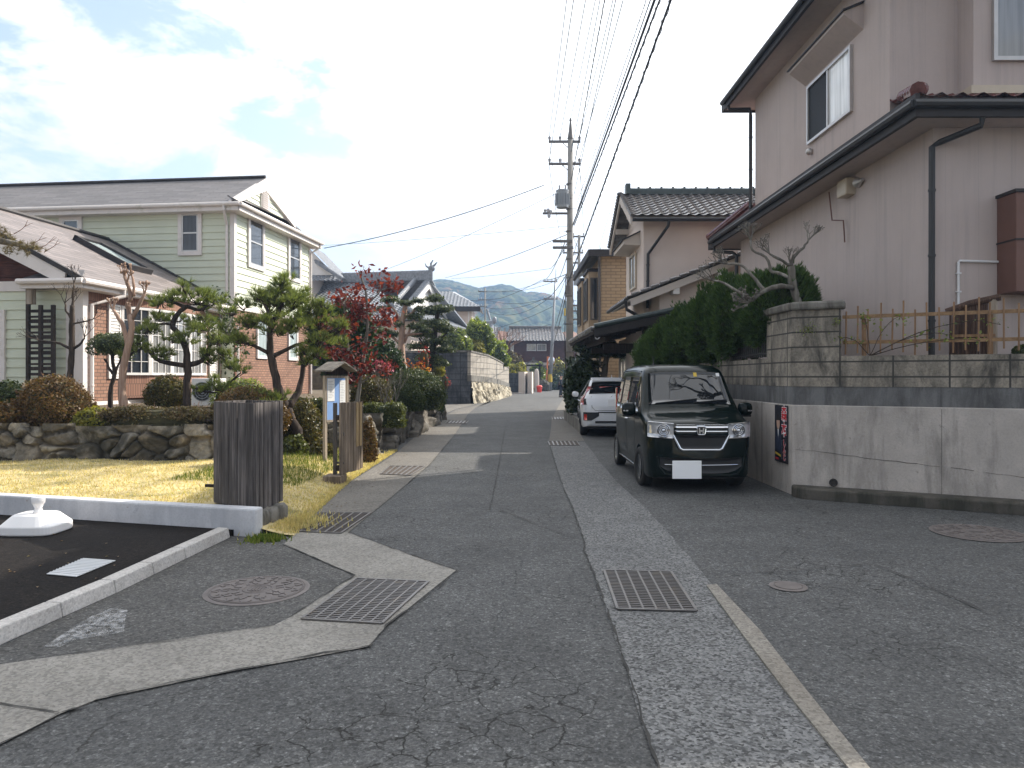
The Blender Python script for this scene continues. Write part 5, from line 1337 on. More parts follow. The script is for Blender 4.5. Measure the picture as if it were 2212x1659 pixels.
# ================================================================ carport
cp = thing('carport', 'dark timber carport with a low tiled roof over the white car', 'carport', (2.15, 19.3, 0))
xc0, xc1, yc0, yc1 = 2.12, 4.55, 18.9, 26.6; zc0, zc1 = 2.86, 3.36
ec = V(xc1 - xc0, 0, zc1 - zc0); Lc = ec.length
roof_tiles('tiled_roof', cp, V(xc0, yc0, zc0), V(0, 1, 0), ec, [(0, 0), (yc1 - yc0, 0), (yc1 - yc0, Lc), (0, Lc)], K['tilegreen'], .27, .235)
slab('roof_boards', cp, [V(xc0 + .03, yc0 + .02, zc0 - .06), V(xc1, yc0 + .02, zc1 - .06), V(xc1, yc1, zc1 - .06), V(xc0 + .03, yc1, zc0 - .06)], K['darkwood'], .06)
m = MB(); m.prism([V(xc0 + .05, yc0 - .03, zc0 + .04), V(xc1, yc0 - .03, zc1 + .04), V(xc1, yc0 - .03, zc1 - .20), V(xc0 + .05, yc0 - .03, zc0 - .20)], V(0, .06, 0)); m.build('verge_board', K['fascia'], cp)
m = MB(); m.tube([V(xc0 + .04, yc0 - .05, zc0 + .07), V(xc1, yc0 - .05, zc1 + .07)], .07, 8); m.build('verge_tile', K['tilegreen'], cp)
m = MB()
for i in range(28):
    y = yc0 + .14 + i * .27; m.tube([V(xc0 - .04, y, zc0 - .0), V(xc0 + .06, y, zc0 + .02)], .075, 8)
m.build('eave_tile', K['tile2'], cp)
m = MB(); m.tube([V(xc0 + .12 + .05 * math.cos(a), yc0 - .06, zc0 - .22 + .05 * math.sin(a)) for a in [math.pi * (1 + i / 8) for i in range(9)]], .016, 6); m.build('gutter_hook', K['porc'], cp)
for i in range(8):
    y = yc0 + .4 + i * 1.0; m = MB(); m.prism([V(xc0 + .1, y, zc0 - .12), V(xc1, y, zc1 - .12), V(xc1, y, zc1 - .24), V(xc0 + .1, y, zc0 - .24)], V(0, .08, 0)); m.build('rafter', K['darkwood'], cp)
for x, y in ((2.55, 26.2), (3.75, 20.2), (4.0, 21.3), (4.35, 22.5), (2.7, 22.6)):
    if x < 3 and y < 25: continue
    m = MB(); m.box(x - .075, x + .075, y - .075, y + .075, 0, zc0 - .1 + (x - xc0) * .2); m.build('post', K['darkwood'], cp)
for y in (20.2, 23.2, 26.2):
    m = MB(); m.box(xc0 + .45, xc1 - .1, y - .07, y + .07, 2.36, 2.54); m.build('beam', K['darkwood'], cp)
m = MB(); m.box(2.5, 2.62, yc0 + .4, yc1 - .2, 2.56, 2.72); m.build('beam', K['darkwood'], cp)
# ================================================================ beige brick house
bh = thing('beige_brick_house', 'beige brick house with projecting bay windows and a dark green eave', 'house', (3.62, 29, 0))
bx, by, be_ = 3.62, 29.0, 6.55
m = MB(); m.box(bx, 10, by, by + 6.5, 0, be_); m.build('wall', K['beigebrick'], bh)
slab('roof_slope', bh, [V(bx - .5, by - .35, be_ + .15), V(10, by - .35, be_ + .15), V(10, by + 3, be_ + .75), V(bx + 1.8, by + 3, be_ + .75)], K['tilegreen'], .2)
slab('roof_slope', bh, [V(bx - .5, by - .35, be_ + .15), V(bx - .5, by + 7, be_ + .15), V(bx + 1.8, by + 4, be_ + .75), V(bx + 1.8, by + 3, be_ + .75)], K['tilegreen'], .2)
m = MB(); m.box(bx - .58, bx - .45, by - .42, by + 7, be_ - .14, be_ + .13); m.box(bx - .45, 10, by - .43, by - .34, be_ - .14, be_ + .13); m.build('gutter', K['fascia'], bh)
m = MB(); downpipe(m, [V(bx - .15, by - .38, be_ - .1), V(bx - .1, by - .1, be_ - .5), V(bx - .08, by - .07, 2.0)], .05); m.build('downpipe', K['dalu'], bh)
for i, (y0, y1) in enumerate(((by + .7, by + 2.4), (by + 3.6, by + 5.4))):
    m = MB(); m.box(bx - .45, bx, y0, y1, 3.35, 5.95); m.box(bx - .40, bx, y0 + .05, y1 - .05, 3.2, 3.35); b_ = m.build('bay', K['beige'], bh)
    m = MB(); m.box(bx - .52, bx, y0 - .07, y1 + .07, 5.95, 6.08); m.build('bay_top', K['fascia'], b_)
    window(bh, V(bx - .46, y0 + .18, 3.95), V(0, 1, 0), V(-1, 0, 0), y1 - y0 - .36, 1.75, .07, .06, 'dalu', 'glassc', 1, 0, .05)
    window(bh, V(bx - .44 + .06, y0 - .005, 3.95), V(1, 0, 0), V(0, -1, 0), .3, 1.75, .05, .03, 'dalu', 'glass')
# ================================================================ render house on the raised plot
rh = thing('rendered_house', 'tall pinkish grey rendered house with dark eaves on the raised corner plot', 'house', (5.8, 9.8, 1.75))
XL = 5.75; PZ = 1.72
m = MB(); m.box(XL, 18, 9.8, 18.05, PZ, 5.12); m.build('lower_wall', K['plaster'], rh)
m = MB(); m.box(5.83, 18, 11.07, 17.2, 5.10, 8.36); m.build('upper_wall', K['plaster'], rh)
m = MB(); m.box(6.88, 18, 10.70, 11.075, 5.92, 8.36); m.build('bay', K['plaster'], rh)
m = MB(); m.box(6.80, 18, 10.62, 11.07, 5.80, 5.92); m.build('bay_base_trim', K['beigebox'], rh)
window(rh, V(7.15, 10.69, 6.3), V(1, 0, 0), V(0, -1, 0), 1.8, 1.7, .06, .05, 'alu', 'glassw', 1, 0, .05, panes=[(0, .5, 'glassc'), (.5, 1, 'glassc')])
# upper eaves
xe, y0e, y1e, z_e = 5.24, 10.1, 17.95, 8.2
m = MB(); m.box(xe, xe + .06, y0e, y1e, z_e, z_e + .30); m.box(xe + .06, 18, y1e - .06, y1e, z_e, z_e + .30); m.box(xe + .06, 18, y0e, y0e + .06, z_e, z_e + .30); m.build('fascia', K['fascia'], rh)
m = MB(); m.box(xe + .06, 18, y0e + .06, 11.07, z_e + .05, z_e + .09); m.box(xe + .06, 5.83, 11.07, 17.2, z_e + .05, z_e + .09); m.box(xe + .06, 18, 17.2, y1e - .06, z_e + .05, z_e + .09); m.build('soffit', K['plaster'], rh)
ym = (y0e + y1e) / 2; zr_ = z_e + .24 + .48 * (y1e - ym)
for nm, pts in (('roof_slope', [V(xe, y0e, z_e + .25), V(18, y0e, z_e + .25), V(18, ym, zr_), V(xe + 3.9, ym, zr_)]), ('roof_slope', [V(xe, y1e, z_e + .25), V(18, y1e, z_e + .25), V(18, ym, zr_), V(xe + 3.9, ym, zr_)]), ('roof_hip', [V(xe, y0e, z_e + .25), V(xe, y1e, z_e + .25), V(xe + 3.9, ym, zr_), V(xe + 3.899, ym - .001, zr_)])):
    slab(nm, rh, pts[:3] if nm == 'roof_hip' else pts, K['tilered'], .08)
m = MB(); m.tube([V(xe - .05, y0e, z_e + .16), V(xe - .05, y1e - .2, z_e + .16)], .055, 8); m.build('gutter', K['pipe'], rh)
m = MB(); downpipe(m, [V(xe + .04, y1e - .45, z_e), V(xe + .06, y1e - .45, z_e - .08), V(5.74, 17.32, z_e - .14), V(5.76, 17.32, z_e - .3), V(5.76, 17.32, 5.3)], .045); m.build('downpipe', K['pipe'], rh)
# lower eaves
x_l, y0l, y1l, z_l = 5.22, 9.28, 19.1, 4.97
m = MB(); m.box(x_l, x_l + .06, y0l, y1l, z_l, z_l + .30); m.box(x_l + .06, 18, y0l, y0l + .06, z_l, z_l + .24); m.box(x_l + .06, 7.5, y1l - .06, y1l, z_l, z_l + .24); m.build('fascia', K['fascia'], rh)
m = MB(); m.box(x_l + .06, 18, y0l + .06, 9.8, z_l + .03, z_l + .07); m.box(x_l + .06, XL, 9.8, 18.05, z_l + .03, z_l + .07); m.box(x_l + .06, 7.5, 18.05, y1l - .06, z_l + .03, z_l + .07); m.build('soffit', K['plaster'], rh)
ly = math.hypot(1.85, .62)
roof_tiles('front_pent_roof', rh, V(x_l, y0l, z_l + .25), V(1, 0, 0), V(0, 1.85, .62), [(0, 0), (9, 0), (9, ly), (.62, ly)], K['tilered'], .27, .235)
roof_tiles('side_pent_roof', rh, V(x_l + .07, y1l - .08, z_l + .21), V(0, -1, 0), V(.62, 0, .20), [(0, 0), (y1l - y0l - 1.0, 0), (y1l - y0l - 1.5, .64), (0, .64)], K['tilered'], .27, .235)
slab('rear_pent_roof', rh, [V(x_l, y1l, z_l + .24), V(9, y1l, z_l + .24), V(9, 17.2, z_l + .8), V(5.83, 17.2, z_l + .8)], K['tilered'], .08)
m = MB(); ridge(m, V(x_l + .06, y0l + .06, z_l + .30), V(5.95, 10.95, z_l + .82), .09, .07, .16); m.ell(V(x_l + .14, y0l + .14, z_l + .40), .10, .10, .10, 10, 7); m.build('hip_ridge', K['tilered'], rh)
m = MB(); ridge(m, V(x_l + .02, y1l - .04, z_l + .28), V(5.8, 17.4, z_l + .78), .09, .06, .16); m.build('hip_ridge', K['tilered'], rh)
m = MB(); m.tube([V(x_l - .05, y0l - .05, z_l + .15), V(x_l - .05, y1l - .3, z_l + .15)], .055, 8); m.tube([V(x_l - .05, y0l - .05, z_l + .15), V(18, y0l - .05, z_l + .15)], .055, 8); m.build('gutter', K['pipe'], rh)
m = MB(); downpipe(m, [V(6.12, 9.33, 5.0), V(6.12, 9.36, 4.88), V(5.80, 9.72, 4.78), V(5.70, 9.74, 4.72), V(5.695, 9.74, PZ + .05), V(5.62, 9.70, PZ + .02)], .042); m.build('downpipe', K['pipe'], rh)
m = MB(); downpipe(m, [V(x_l + .02, 18.6, z_l + .1), V(x_l + .03, 18.6, z_l - .12), V(5.62, 18.3, z_l - .2), V(5.68, 18.14, z_l - .3), V(5.68, 18.14, PZ)], .045); m.build('downpipe', K['pipe'], rh)
window(rh, V(5.83, 14.07, 6.14), V(0, -1, 0), V(-1, 0, 0), 1.81, 1.14, .05, .06, 'alu', 'glass', 1, 0, .05, panes=[(0, .5, 'screen'), (.5, 1, 'glassw')])
m = MB(); m.prism([V(5.84, 14.25, 7.80), V(5.50, 14.25, 7.66), V(5.50, 14.25, 7.61), V(5.84, 14.25, 7.36)], V(0, -2.35, 0)); m.build('window_hood', K['plaster'], rh)
m = MB(); m.prism([V(5.84, 14.29, 7.835), V(5.47, 14.29, 7.685), V(5.47, 14.29, 7.655), V(5.84, 14.29, 7.805)], V(0, -2.43, 0)); m.build('hood_flashing', K['fascia'], rh)
m = MB(); c = V(5.78, 13.95, 5.98); m.ell(c, .07, .07, .07, 12, 8); m.lathe(c + V(.05, 0, 0), [(.075, 0), (.075, .012)], 14, 'x'); m.build('vent_cap', K['alu'], rh)
m = MB(); m.box(5.58, 5.76, 12.0, 12.34, 4.66, 5.0 - .06); m.build('light_box', K['beigebox'], rh, bevel=.02)
m = MB(); c = V(5.70, 11.72, 4.80); m.lathe(c, [(.025, -.06), (.03, .0), (.085, .10), (.088, .11), (.07, .105), (.02, .02)][::1], 14, 'y'); m.build('vent_hood', K['alu'], rh)
m = MB(); m.tube([V(5.70, 12.9, 4.92), V(5.62, 12.6, 4.35), V(5.68, 12.3, 4.28), V(5.69, 12.27, 3.9)], .012, 6); m.build('service_cable', K['rust'], rh)
m = MB(); m.tube([V(6.08, 9.775, PZ), V(6.08, 9.775, 3.16), V(6.10, 9.775, 3.18), V(6.62, 9.775, 3.165)], .018, 8)
for z in (2.0, 2.75, 3.0): m.box(6.05, 6.11, 9.75, 9.80, z, z + .02)
m.lathe((6.08, 9.775, 2.55), [(.028, -.03), (.028, .03)], 8); m.box(6.085, 6.13, 9.76, 9.79, 2.54, 2.56); m.build('water_pipe', K['wtpipe'], rh)
m = MB(); m.box(6.62, 9.2, 9.42, 9.80, 2.72, 4.03); m.build('shutter_case', K['rust'], rh, bevel=.01)
m = MB(); m.box(6.60, 9.2, 9.40, 9.80, 4.03, 4.07); m.box(6.61, 9.2, 9.405, 9.8, 3.40, 3.42); m.build('case_trim', K['fascia'], rh)
# brushwood screen beside the house
t = thing('brushwood_screen', 'brushwood garden screen with a pale log post behind the bamboo fence', 'garden screen', (5.95, 9.45, PZ))
m = MB()
for i in range(34):
    x = 5.80 + i * .0125; m.tube([(x, 9.50 - (x - 5.8) * .5 + rnd.uniform(-.02, .02), PZ + .05), (x + rnd.uniform(-.01, .01), 9.50 - (x - 5.8) * .5, 2.48 + (x - 5.8) * .28)], .011, 5)
m.build('brushwood', K['twig'], t)
m = MB(); m.tube([(5.76, 9.52, 2.46), (6.0, 9.40, 2.56), (6.30, 9.26, 2.63)], .045, 8); m.build('cap_roll', K['twig'], t)
m = MB(); m.tube([(6.235, 9.30, PZ), (6.235, 9.30, 2.6)], .05, 10); m.build('log_post', K['postgrey'], t)
m = MB(); m.obox((5.79, 9.44, 2.12), (.43, -.21, 0), (.01, .02, 0), (0, 0, .035)); m.build('binding', K['bamboo'], t)
# bamboo fence on the block wall
t = thing('picket_fence', 'low tan bamboo fence of thin uneven pickets on top of the block wall', 'fence', tuple(B_ + dC * 2 + V(0, 0, 1.87)))
q = B_ + nC * .14
for z in (2.035, 2.375):
    m = MB(); m.obox(q + dC * .62 + V(0, 0, z), dC * 4.2, nC * .03, V(0, 0, .045)); m.build('rail', K['bambooh'], t)
for s in (.85, 2.25, 3.65):
    m = MB(); m.obox(q + dC * s + nC * .03 + V(0, 0, 1.87), dC * .055, nC * .055, V(0, 0, .50)); m.build('post', K['bamboo'], t)
for i in range(31):
    s = .66 + i * .135 + rnd.uniform(-.01, .01); m = MB(); b0 = 1.93 if i % 3 else 1.88; hh = 2.50 + (.06 if i % 2 else -.01) + rnd.uniform(-.03, .03)
    tl = rnd.uniform(-.012, .012); m.tube([q + dC * s - nC * .012 + V(0, 0, b0 + rnd.uniform(-.03, .03)), q + dC * (s + tl) - nC * .012 + V(0, 0, hh)], .0105, 6); m.build('picket', K['bamboo'], t)
# poster on the wall
t = thing('election_poster', 'narrow black election poster with red lettering on the stained retaining wall', 'poster', (3.795, 9.9, 1.2))
PN = V(-1, 0, 0); yA, yB, zA, zB = 10.32, 9.86, .40, 1.20
m = MB(); m.box(3.780, 3.795, yB, yA, zA, zB); m.build('panel', M('poster_black', (0.022, 0.022, 0.028), 0.4, 0.2, 4), t)
RT = Matrix(((0, 0, -1), (-1, 0, 0), (0, 1, 0)))                   # text x -> -Y, text y -> +Z, faces -X
def poster_text(s, y, z, size, mat, off, d, name='lettering', sx=1.0, shear=0):
    cu = bpy.data.curves.new(name, 'FONT'); cu.body = s; cu.size = size; cu.align_x = 'CENTER'; cu.align_y = 'CENTER'; cu.offset = off; cu.extrude = .0006; cu.space_line = .82
    o = bpy.data.objects.new(name, cu); COL.objects.link(o); bpy.context.view_layer.update(); me = bpy.data.meshes.new_from_object(o.evaluated_get(bpy.context.evaluated_depsgraph_get())); bpy.data.objects.remove(o); me.materials.clear(); o = link(name, me, mat, t)
    o.location = V(3.779 - d, y, z) - t.location; o.rotation_euler = RT.to_euler(); o.scale = (sx, 1, 1); return o
RED = M('poster_red', (0.55, 0.02, 0.03), 0.5, 0.05, 5); WHT = M('poster_white', (0.8, 0.8, 0.8), 0.5, 0.03, 5)
for s, y, z, sz, sx in (('\u68ee', 9.965, 1.075, .215, .92), ('\u672c', 9.965, .855, .215, .92), ('\u3057', 9.955, .675, .105, 1.0), ('\u3093', 9.955, .575, .105, 1.0), ('\u3058', 9.955, .475, .105, 1.0)):
    poster_text(s, y, z, sz, WHT, sz * .055, .0008, sx=sx); poster_text(s, y, z, sz, RED, sz * .018, .0024, sx=sx)
for k in range(9): poster_text('|', 10.045, .70 - .03 * k, .03, M('poster_grey', (0.35, 0.42, 0.5), 0.5, 0.05, 5) if k == 0 else bpy.data.materials['poster_grey'], 0.0, .001)
m = MB(); pf = lambda y, z, d=0: V(3.7785 - d, y, z)
def pell(m, y, z, ry, rz, d, k=18): m.poly([pf(y + ry * math.cos(2 * math.pi * i / k), z + rz * math.sin(2 * math.pi * i / k), d) for i in range(k)])
m = MB(); m.poly([pf(10.30, .56), pf(10.06, .56), pf(10.08, .78), pf(10.15, .86), pf(10.22, .86), pf(10.30, .78)]); m.build('portrait_suit', M('poster_suit', (0.03, 0.04, 0.07), .5, .1, 5), t)
m = MB(); m.poly([pf(10.205, .86, .0004), pf(10.165, .86, .0004), pf(10.185, .74, .0004)]); m.build('portrait_shirt', WHT, t)
m = MB(); pell(m, 10.185, .955, .062, .095, .0008); m.build('portrait_face', K['skin'], t)
m = MB(); m.poly([pf(10.185 + .066 * math.cos(a), .985 + .085 * math.sin(a), .0012) for a in [math.pi * i / 12 for i in range(13)]]); m.build('portrait_hair', M('poster_hair', (0.03, 0.026, 0.025), .5, .1, 5), t)
m = MB(); m.poly([pf(10.30, .535, .0004), pf(10.09, .505, .0004), pf(10.09, .475, .0004), pf(10.30, .505, .0004)]); m.build('yellow_stripe', K['yellow'], t)
m = MB(); m.poly([pf(10.29, .46, .0004), pf(10.17, .455, .0004), pf(10.17, .425, .0004), pf(10.29, .43, .0004)]); m.build('red_stripe', RED, t)
# ================================================================ vehicles
def seclist(w, zb0, zt, belt, tum, tuck=.04):
    """half section from the sill up over the roof: list of (x, z)"""
    zb = min(belt, zt - .10); d = zt - zb
    xr = w - tum * min(d, .75)
    r = min(.22, d * .45)
    return [(w * (1 - tuck) - .02, zb0), (w - tuck * .55, zb0 + .05), (w - .012, zb0 + .4 * (zb - zb0)), (w, zb0 + .72 * (zb - zb0)), (w - .004, zb),
            (w - tum * min(d, .75) * .5, zb + (d - r) * .5), (xr, zt - r), (xr - .018, zt - r * .55), (xr - .055, zt - r * .22), (xr - .13, zt - r * .05), (xr * .55, zt + .004), (0, zt + .012)]

class Body:
    def __init__(s, ys, top, bot, half, belt, tum):
        s.ys, s.top, s.bot, s.half, s.belt, s.tum = ys, top, bot, half, belt, tum
    def f(s, tab, y): return float(np.interp(y, [p[0] for p in tab], [p[1] for p in tab]))
    def sec(s, y): return seclist(s.f(s.half, y), s.f(s.bot, y), s.f(s.top, y), s.f(s.belt, y) if isinstance(s.belt, list) else s.belt, s.tum)
    def sx(s, y, z):
        q = s.sec(y); zz = [p[1] for p in q]; k = int(np.argmax(zz)); return float(np.interp(z, zz[:k + 1], [p[0] for p in q[:k + 1]]))
    def tz(s, y, x):
        q = s.sec(y)[::-1]; q = q[:8]; return float(np.interp(abs(x), [p[0] for p in q], [p[1] for p in q]))
    def fy(s, x, lo=0, hi=.6):
        t = [p for p in s.half if p[0] <= hi]; return float(np.interp(abs(x), [p[1] for p in t], [p[0] for p in t]))
    def build(s, name, mat, root, arches):
        m = MB(); n = None
        for y in s.ys:
            q = s.sec(y); ring = [(-x, y, z) for x, z in q] + [(x, y, z) for x, z in q[-2::-1]]
            n = len(ring); m.v += ring
        for i in range(len(s.ys) - 1):
            for k in range(n):
                k2 = (k + 1) % n; m.f.append([i * n + k, (i + 1) * n + k, (i + 1) * n + k2, i * n + k2]); m.m.append(0)
        m.f.append(list(range(n))); m.m.append(0); m.f.append([(len(s.ys) - 1) * n + k for k in range(n)][::-1]); m.m.append(0)
        o = m.build(name, mat, root, smooth=False)
        cuts = []
        for (y, r, x0, x1) in arches:
            c = MB(); c.lathe((0, y, .29), [(r, x0), (r, x1)], 28, 'x'); co = c.build('cut', None); cuts.append(co)
            md = o.modifiers.new('b', 'BOOLEAN'); md.object = co; md.operation = 'DIFFERENCE'; md.solver = 'EXACT'
        bpy.context.view_layer.update()
        dg = bpy.context.evaluated_depsgraph_get(); me = bpy.data.meshes.new_from_object(o.evaluated_get(dg))
        o.modifiers.clear(); o.data = me
        for c in cuts: bpy.data.objects.remove(c)
        me.materials.clear(); me.materials.append(mat)
        bm = bmesh.new(); bm.from_mesh(me)
        for f in bm.faces: f.smooth = True
        for e in bm.edges:
            if len(e.link_faces) == 2 and e.calc_face_angle(0) > R(38): e.smooth = False
        bm.to_mesh(me); bm.free()
        return o

def patch(fn, us, vs, name, mat, root, th=.004, smooth=True):
    """thin curved plate: fn(u, v) -> (point, outward)"""
    m = MB(); nu, nv = len(us), len(vs); A = []; Bk = []
    for v in vs:
        for u in us:
            p, n = fn(u, v); A.append(p + n * th); Bk.append(p - n * .01)
    fs = [(j * nu + i, j * nu + i + 1, (j + 1) * nu + i + 1, (j + 1) * nu + i) for j in range(nv - 1) for i in range(nu - 1)]
    m.add(A + Bk, fs)
    N = nu * nv; e = [i for i in range(nu)] + [j * nu + nu - 1 for j in range(1, nv)] + [(nv - 1) * nu + i for i in range(nu - 2, -1, -1)] + [j * nu for j in range(nv - 2, 0, -1)]
    base = len(m.v) - 2 * N
    for i in range(len(e)):
        a, b = e[i], e[(i + 1) % len(e)]; m.f.append([base + a, base + b, base + b + N, base + a + N]); m.m.append(0)
    o = m.build(name, mat, root, smooth=False)
    if smooth:
        for k, pl in enumerate(o.data.polygons): pl.use_smooth = k < len(fs)
    return o

def wheel(root, x, y, r, w, side, turn=0.0, spokes=8):
    """side -1/+1: outer face direction along x"""
    wo = MB(); a = side
    prof = [(r * .62, -w * .5), (r * .92, -w * .5), (r, -w * .36), (r, w * .36), (r * .93, w * .5), (r * .66, w * .48), (r * .62, w * .3)]
    prof = [(p[0], p[1] * a) for p in prof]
    wo.lathe((x, y, r), prof if a > 0 else prof, 30, 'x')
    if turn:
        c, s_ = math.cos(turn), math.sin(turn); wo.v = [(x + (p[0] - x) * c - (p[1] - y) * s_, y + (p[0] - x) * s_ + (p[1] - y) * c, p[2]) for p in wo.v]
    wh = wo.build('wheel', K['tyre'], root, smooth=True)
    m = MB(); m.lathe((x, y, r), [(.02, a * w * .30), (r * .16, a * w * .33), (r * .17, a * w * .2)], 14, 'x')
    for i in range(spokes):
        t_ = 2 * math.pi * i / spokes; d = V(0, math.cos(t_), math.sin(t_)); pnt = V(x + a * w * .28, y, r)
        m.obox(pnt + d * r * .1 - d.cross(V(1, 0, 0)) * r * .055, d * r * .54, d.cross(V(1, 0, 0)) * r * .11, V(a * w * .12, 0, 0))
    ring = [(r * .60, a * w * .40), (r * .67, a * w * .47), (r * .64, a * w * .30)]
    m.lathe((x, y, r), ring, 26, 'x')
    m.build('rim', K['rim'], wh)
    return wh

# ---------------------------------------------------------------- dark green kei van, nose to the camera
def make_van():
    root = thing('kei_van', 'boxy dark green kei van with chrome grille parked nose out beside the retaining wall', 'van')
    P_ = K['vanpaint']
    ys = sorted(set([0, .015, .03, .05, .08, .11, .15, .2, .27, .35, .45, .55, .60, .64, .70, .78, .86, .94, 1.0, 1.05, 1.1, 1.16, 1.22, 1.3, 1.4, 1.6, 1.9, 2.2, 2.5, 2.8, 3.0, 3.15, 3.25, 3.32, 3.37, 3.395]))
    top = [(0, .86), (.03, .90), (.07, .945), (.12, .975), (.2, 1.0), (.4, 1.045), (.56, 1.09), (.62, 1.14), (1.02, 1.655), (1.08, 1.715), (1.16, 1.752), (1.35, 1.785), (2.2, 1.80), (3.0, 1.785), (3.25, 1.755), (3.35, 1.69), (3.395, 1.5)]
    bot = [(0, .25), (.05, .21), (.2, .19), (3.2, .2), (3.395, .3)]
    half = [(0, .42), (.012, .54), (.03, .61), (.06, .66), (.1, .695), (.16, .715), (.3, .732), (.5, .7375), (3.2, .7375), (3.32, .715), (3.37, .69), (3.395, .65)]
    b = Body(ys, top, bot, half, 1.02, .14)
    b.build('body', P_, root, [(.72, .325, -.80, -.50), (.72, .325, .50, .80), (3.24 - .02, .31, -.80, -.50), (3.22, .31, .50, .80)])
    # windscreen
    def wsf(u, v):
        y = .665 + (1.035 - .665) * v; w = .60 - .055 * v; x = (u * 2 - 1) * w
        return V(x, y, b.tz(y, x)), V(0, -.79, .61)
    vs9 = [i / 8 for i in range(9)]; us15 = [i / 14 for i in range(15)]
    patch(wsf, us15, vs9, 'windscreen', K['cglass'], root, .010)
    m = MB()
    for x0, x1 in ((-.50, .12), (.06, .55)):
        a = V(x0, .66, b.tz(.66, x0) + .022); c = V(x1, .70, b.tz(.70, x1) + .025); m.tube([a, c], .008, 6)
    m.build('wiper', K['blackpl'], root)
    m = MB(); q, n_ = wsf(.62, .82); m.obox(q + n_ * .011, V(.05, 0, 0), V(0, .045, .06), n_ * .001); m.build('inspection_sticker', K['yellow'], root)
    m = MB(); q, n_ = wsf(.93, .86); m.obox(q + n_ * .011, V(.05, 0, 0), V(0, .035, .05), n_ * .001); m.build('round_sticker', K['paper'], root)
    # side windows
    def sidef(sg, y0, y1, z0f, z1f):
        def fn(u, v):
            y = y0 + (y1 - y0) * u; z0, z1 = z0f(y), z1f(y); z = z0 + (z1 - z0) * v
            return V(sg * b.sx(y, z), y, z), V(sg, 0, .12)
        return fn
    u7 = [i / 8 for i in range(9)]; v5 = [i / 5 for i in range(6)]
    for sg in (-1, 1):
        zt = lambda y: min(1.60, b.f(top, y) - .13)
        patch(sidef(sg, .86, 1.10, lambda y: 1.08, lambda y: min(1.56, 1.16 + (y - .80) * 1.35)), u7, v5, 'quarter_window', K['cglass'], root)
        patch(sidef(sg, 1.16, 1.92, lambda y: 1.06, zt), u7, v5, 'door_window', K['cglass'], root)
        patch(sidef(sg, 1.98, 2.72, lambda y: 1.06, zt), u7, v5, 'door_window', K['cglass'], root)
        patch(sidef(sg, 2.78, 3.18, lambda y: 1.08, lambda y: 1.56), u7, v5, 'rear_side_window', K['cglass'], root)
        for y in (1.13, 1.95, 2.75):
            patch(sidef(sg, y - .006, y + .006, lambda y: .3 if y < 2.7 else 1.05, lambda y: 1.60), [0, 1], [i / 10 for i in range(11)], 'door_seam', K['blackpl'], root, .002)
        for y0 in (1.78, 2.02):
            m = MB(); x = b.sx(y0, .93); m.tube([(sg * (x), y0, .93), (sg * (x + .035), y0 + .03, .935), (sg * (x + .035), y0 + .15, .935), (sg * x, y0 + .18, .93)], .014, 6); m.build('door_handle', K['chrome'], root)
        m = MB(); m.tube([(sg * (b.sx(1.1, .24) + .002), 1.05, .24), (sg * (b.sx(2, .24) + .002), 2.85, .24)], .009, 6); m.build('sill_trim', K['chrome'], root)
        # mirror
        m = MB(); c = V(sg * .865, .83, 1.12); m.ell(c, .105, .075, .10, 16, 10, 3.0); mi = m.build('door_mirror', P_, root, smooth=True)
        m = MB(); m.obox(c + V(-sg * .07, .0, -.10), V(-sg * .11, .06, 0), V(0, .08, 0), V(0, 0, .05)); m.obox(c + V(-.09, -.01, -.115), V(.18, 0, 0), V(0, .06, 0), V(0, 0, .03)); m.build('mirror_base', K['blackpl'], mi)
        m = MB(); m.obox(c + V(sg * .02, -.079, -.03), V(sg * .07, .02, 0), V(0, .004, 0), V(0, 0, .018)); m.build('turn_lamp', K['lens'], mi)
    # front face pieces follow the plan curve of the nose
    def front(x0, x1, zlo, zhi, off=.0):
        def fn(u, v):
            x = x0 + (x1 - x0) * u; z = zlo(u) + (zhi(u) - zlo(u)) * v
            y = b.fy(x) - off
            dx = .02; n = V((b.fy(x + dx) - b.fy(x - dx)) * (1) / (2 * dx), -1, 0).normalized()
            return V(x, y, z), n
        return fn
    u12 = [i / 12 for i in range(13)]; v4 = [i / 4 for i in range(5)]
    for sg in (-1, 1):
        fn = front(sg * .375, sg * .702, lambda u: .755 + .015 * u, lambda u: .955 + .025 * u)
        hl = patch(fn if sg > 0 else fn, u12, v4, 'headlight', K['lens'], root, .012)
        p, n = fn(.42, .5); ax = n
        m = MB()
        for r_, mt in ((.088, 0),):
            ring = [p + n * .018 + V(math.cos(a) * r_, 0, math.sin(a) * r_) + n * 0 for a in [2 * math.pi * i / 24 for i in range(24)]]
            m.prism(ring, n * .004)
        m.build('lamp_bowl', K['lensd'], hl)
        m = MB()
        for r_ in (.085, .062, .04):
            m.tube([p + n * .024 + V(math.cos(a) * r_, math.cos(a) * r_ * (-n.x / n.y if abs(n.y) > .2 else 0), math.sin(a) * r_) for a in [2 * math.pi * i / 24 for i in range(25)]], .006, 6, cap=False)
        m.ell(p + n * .02, .026, .02, .026, 12, 8); m.build('lamp_ring', K['chrome'], hl)
        m = MB(); q1, _ = fn(0, 0); q2, _ = fn(1, 0); q3, _ = fn(0, 1); q4, _ = fn(1, 1)
        m.tube([fn(i / 10, 0)[0] + n * .012 for i in range(11)], .006, 5); m.tube([fn(i / 10, 1)[0] + n * .012 for i in range(11)], .006, 5); m.build('lamp_edge', K['chrome'], hl)
    patch(front(-.37, .37, lambda u: .90, lambda u: .945), u12, [0, .5, 1], 'grille_bar', K['chrome'], root, .018)
    patch(front(-.36, .36, lambda u: .845, lambda u: .868), u12, [0, .5, 1], 'grille_bar', K['chrome'], root, .022)
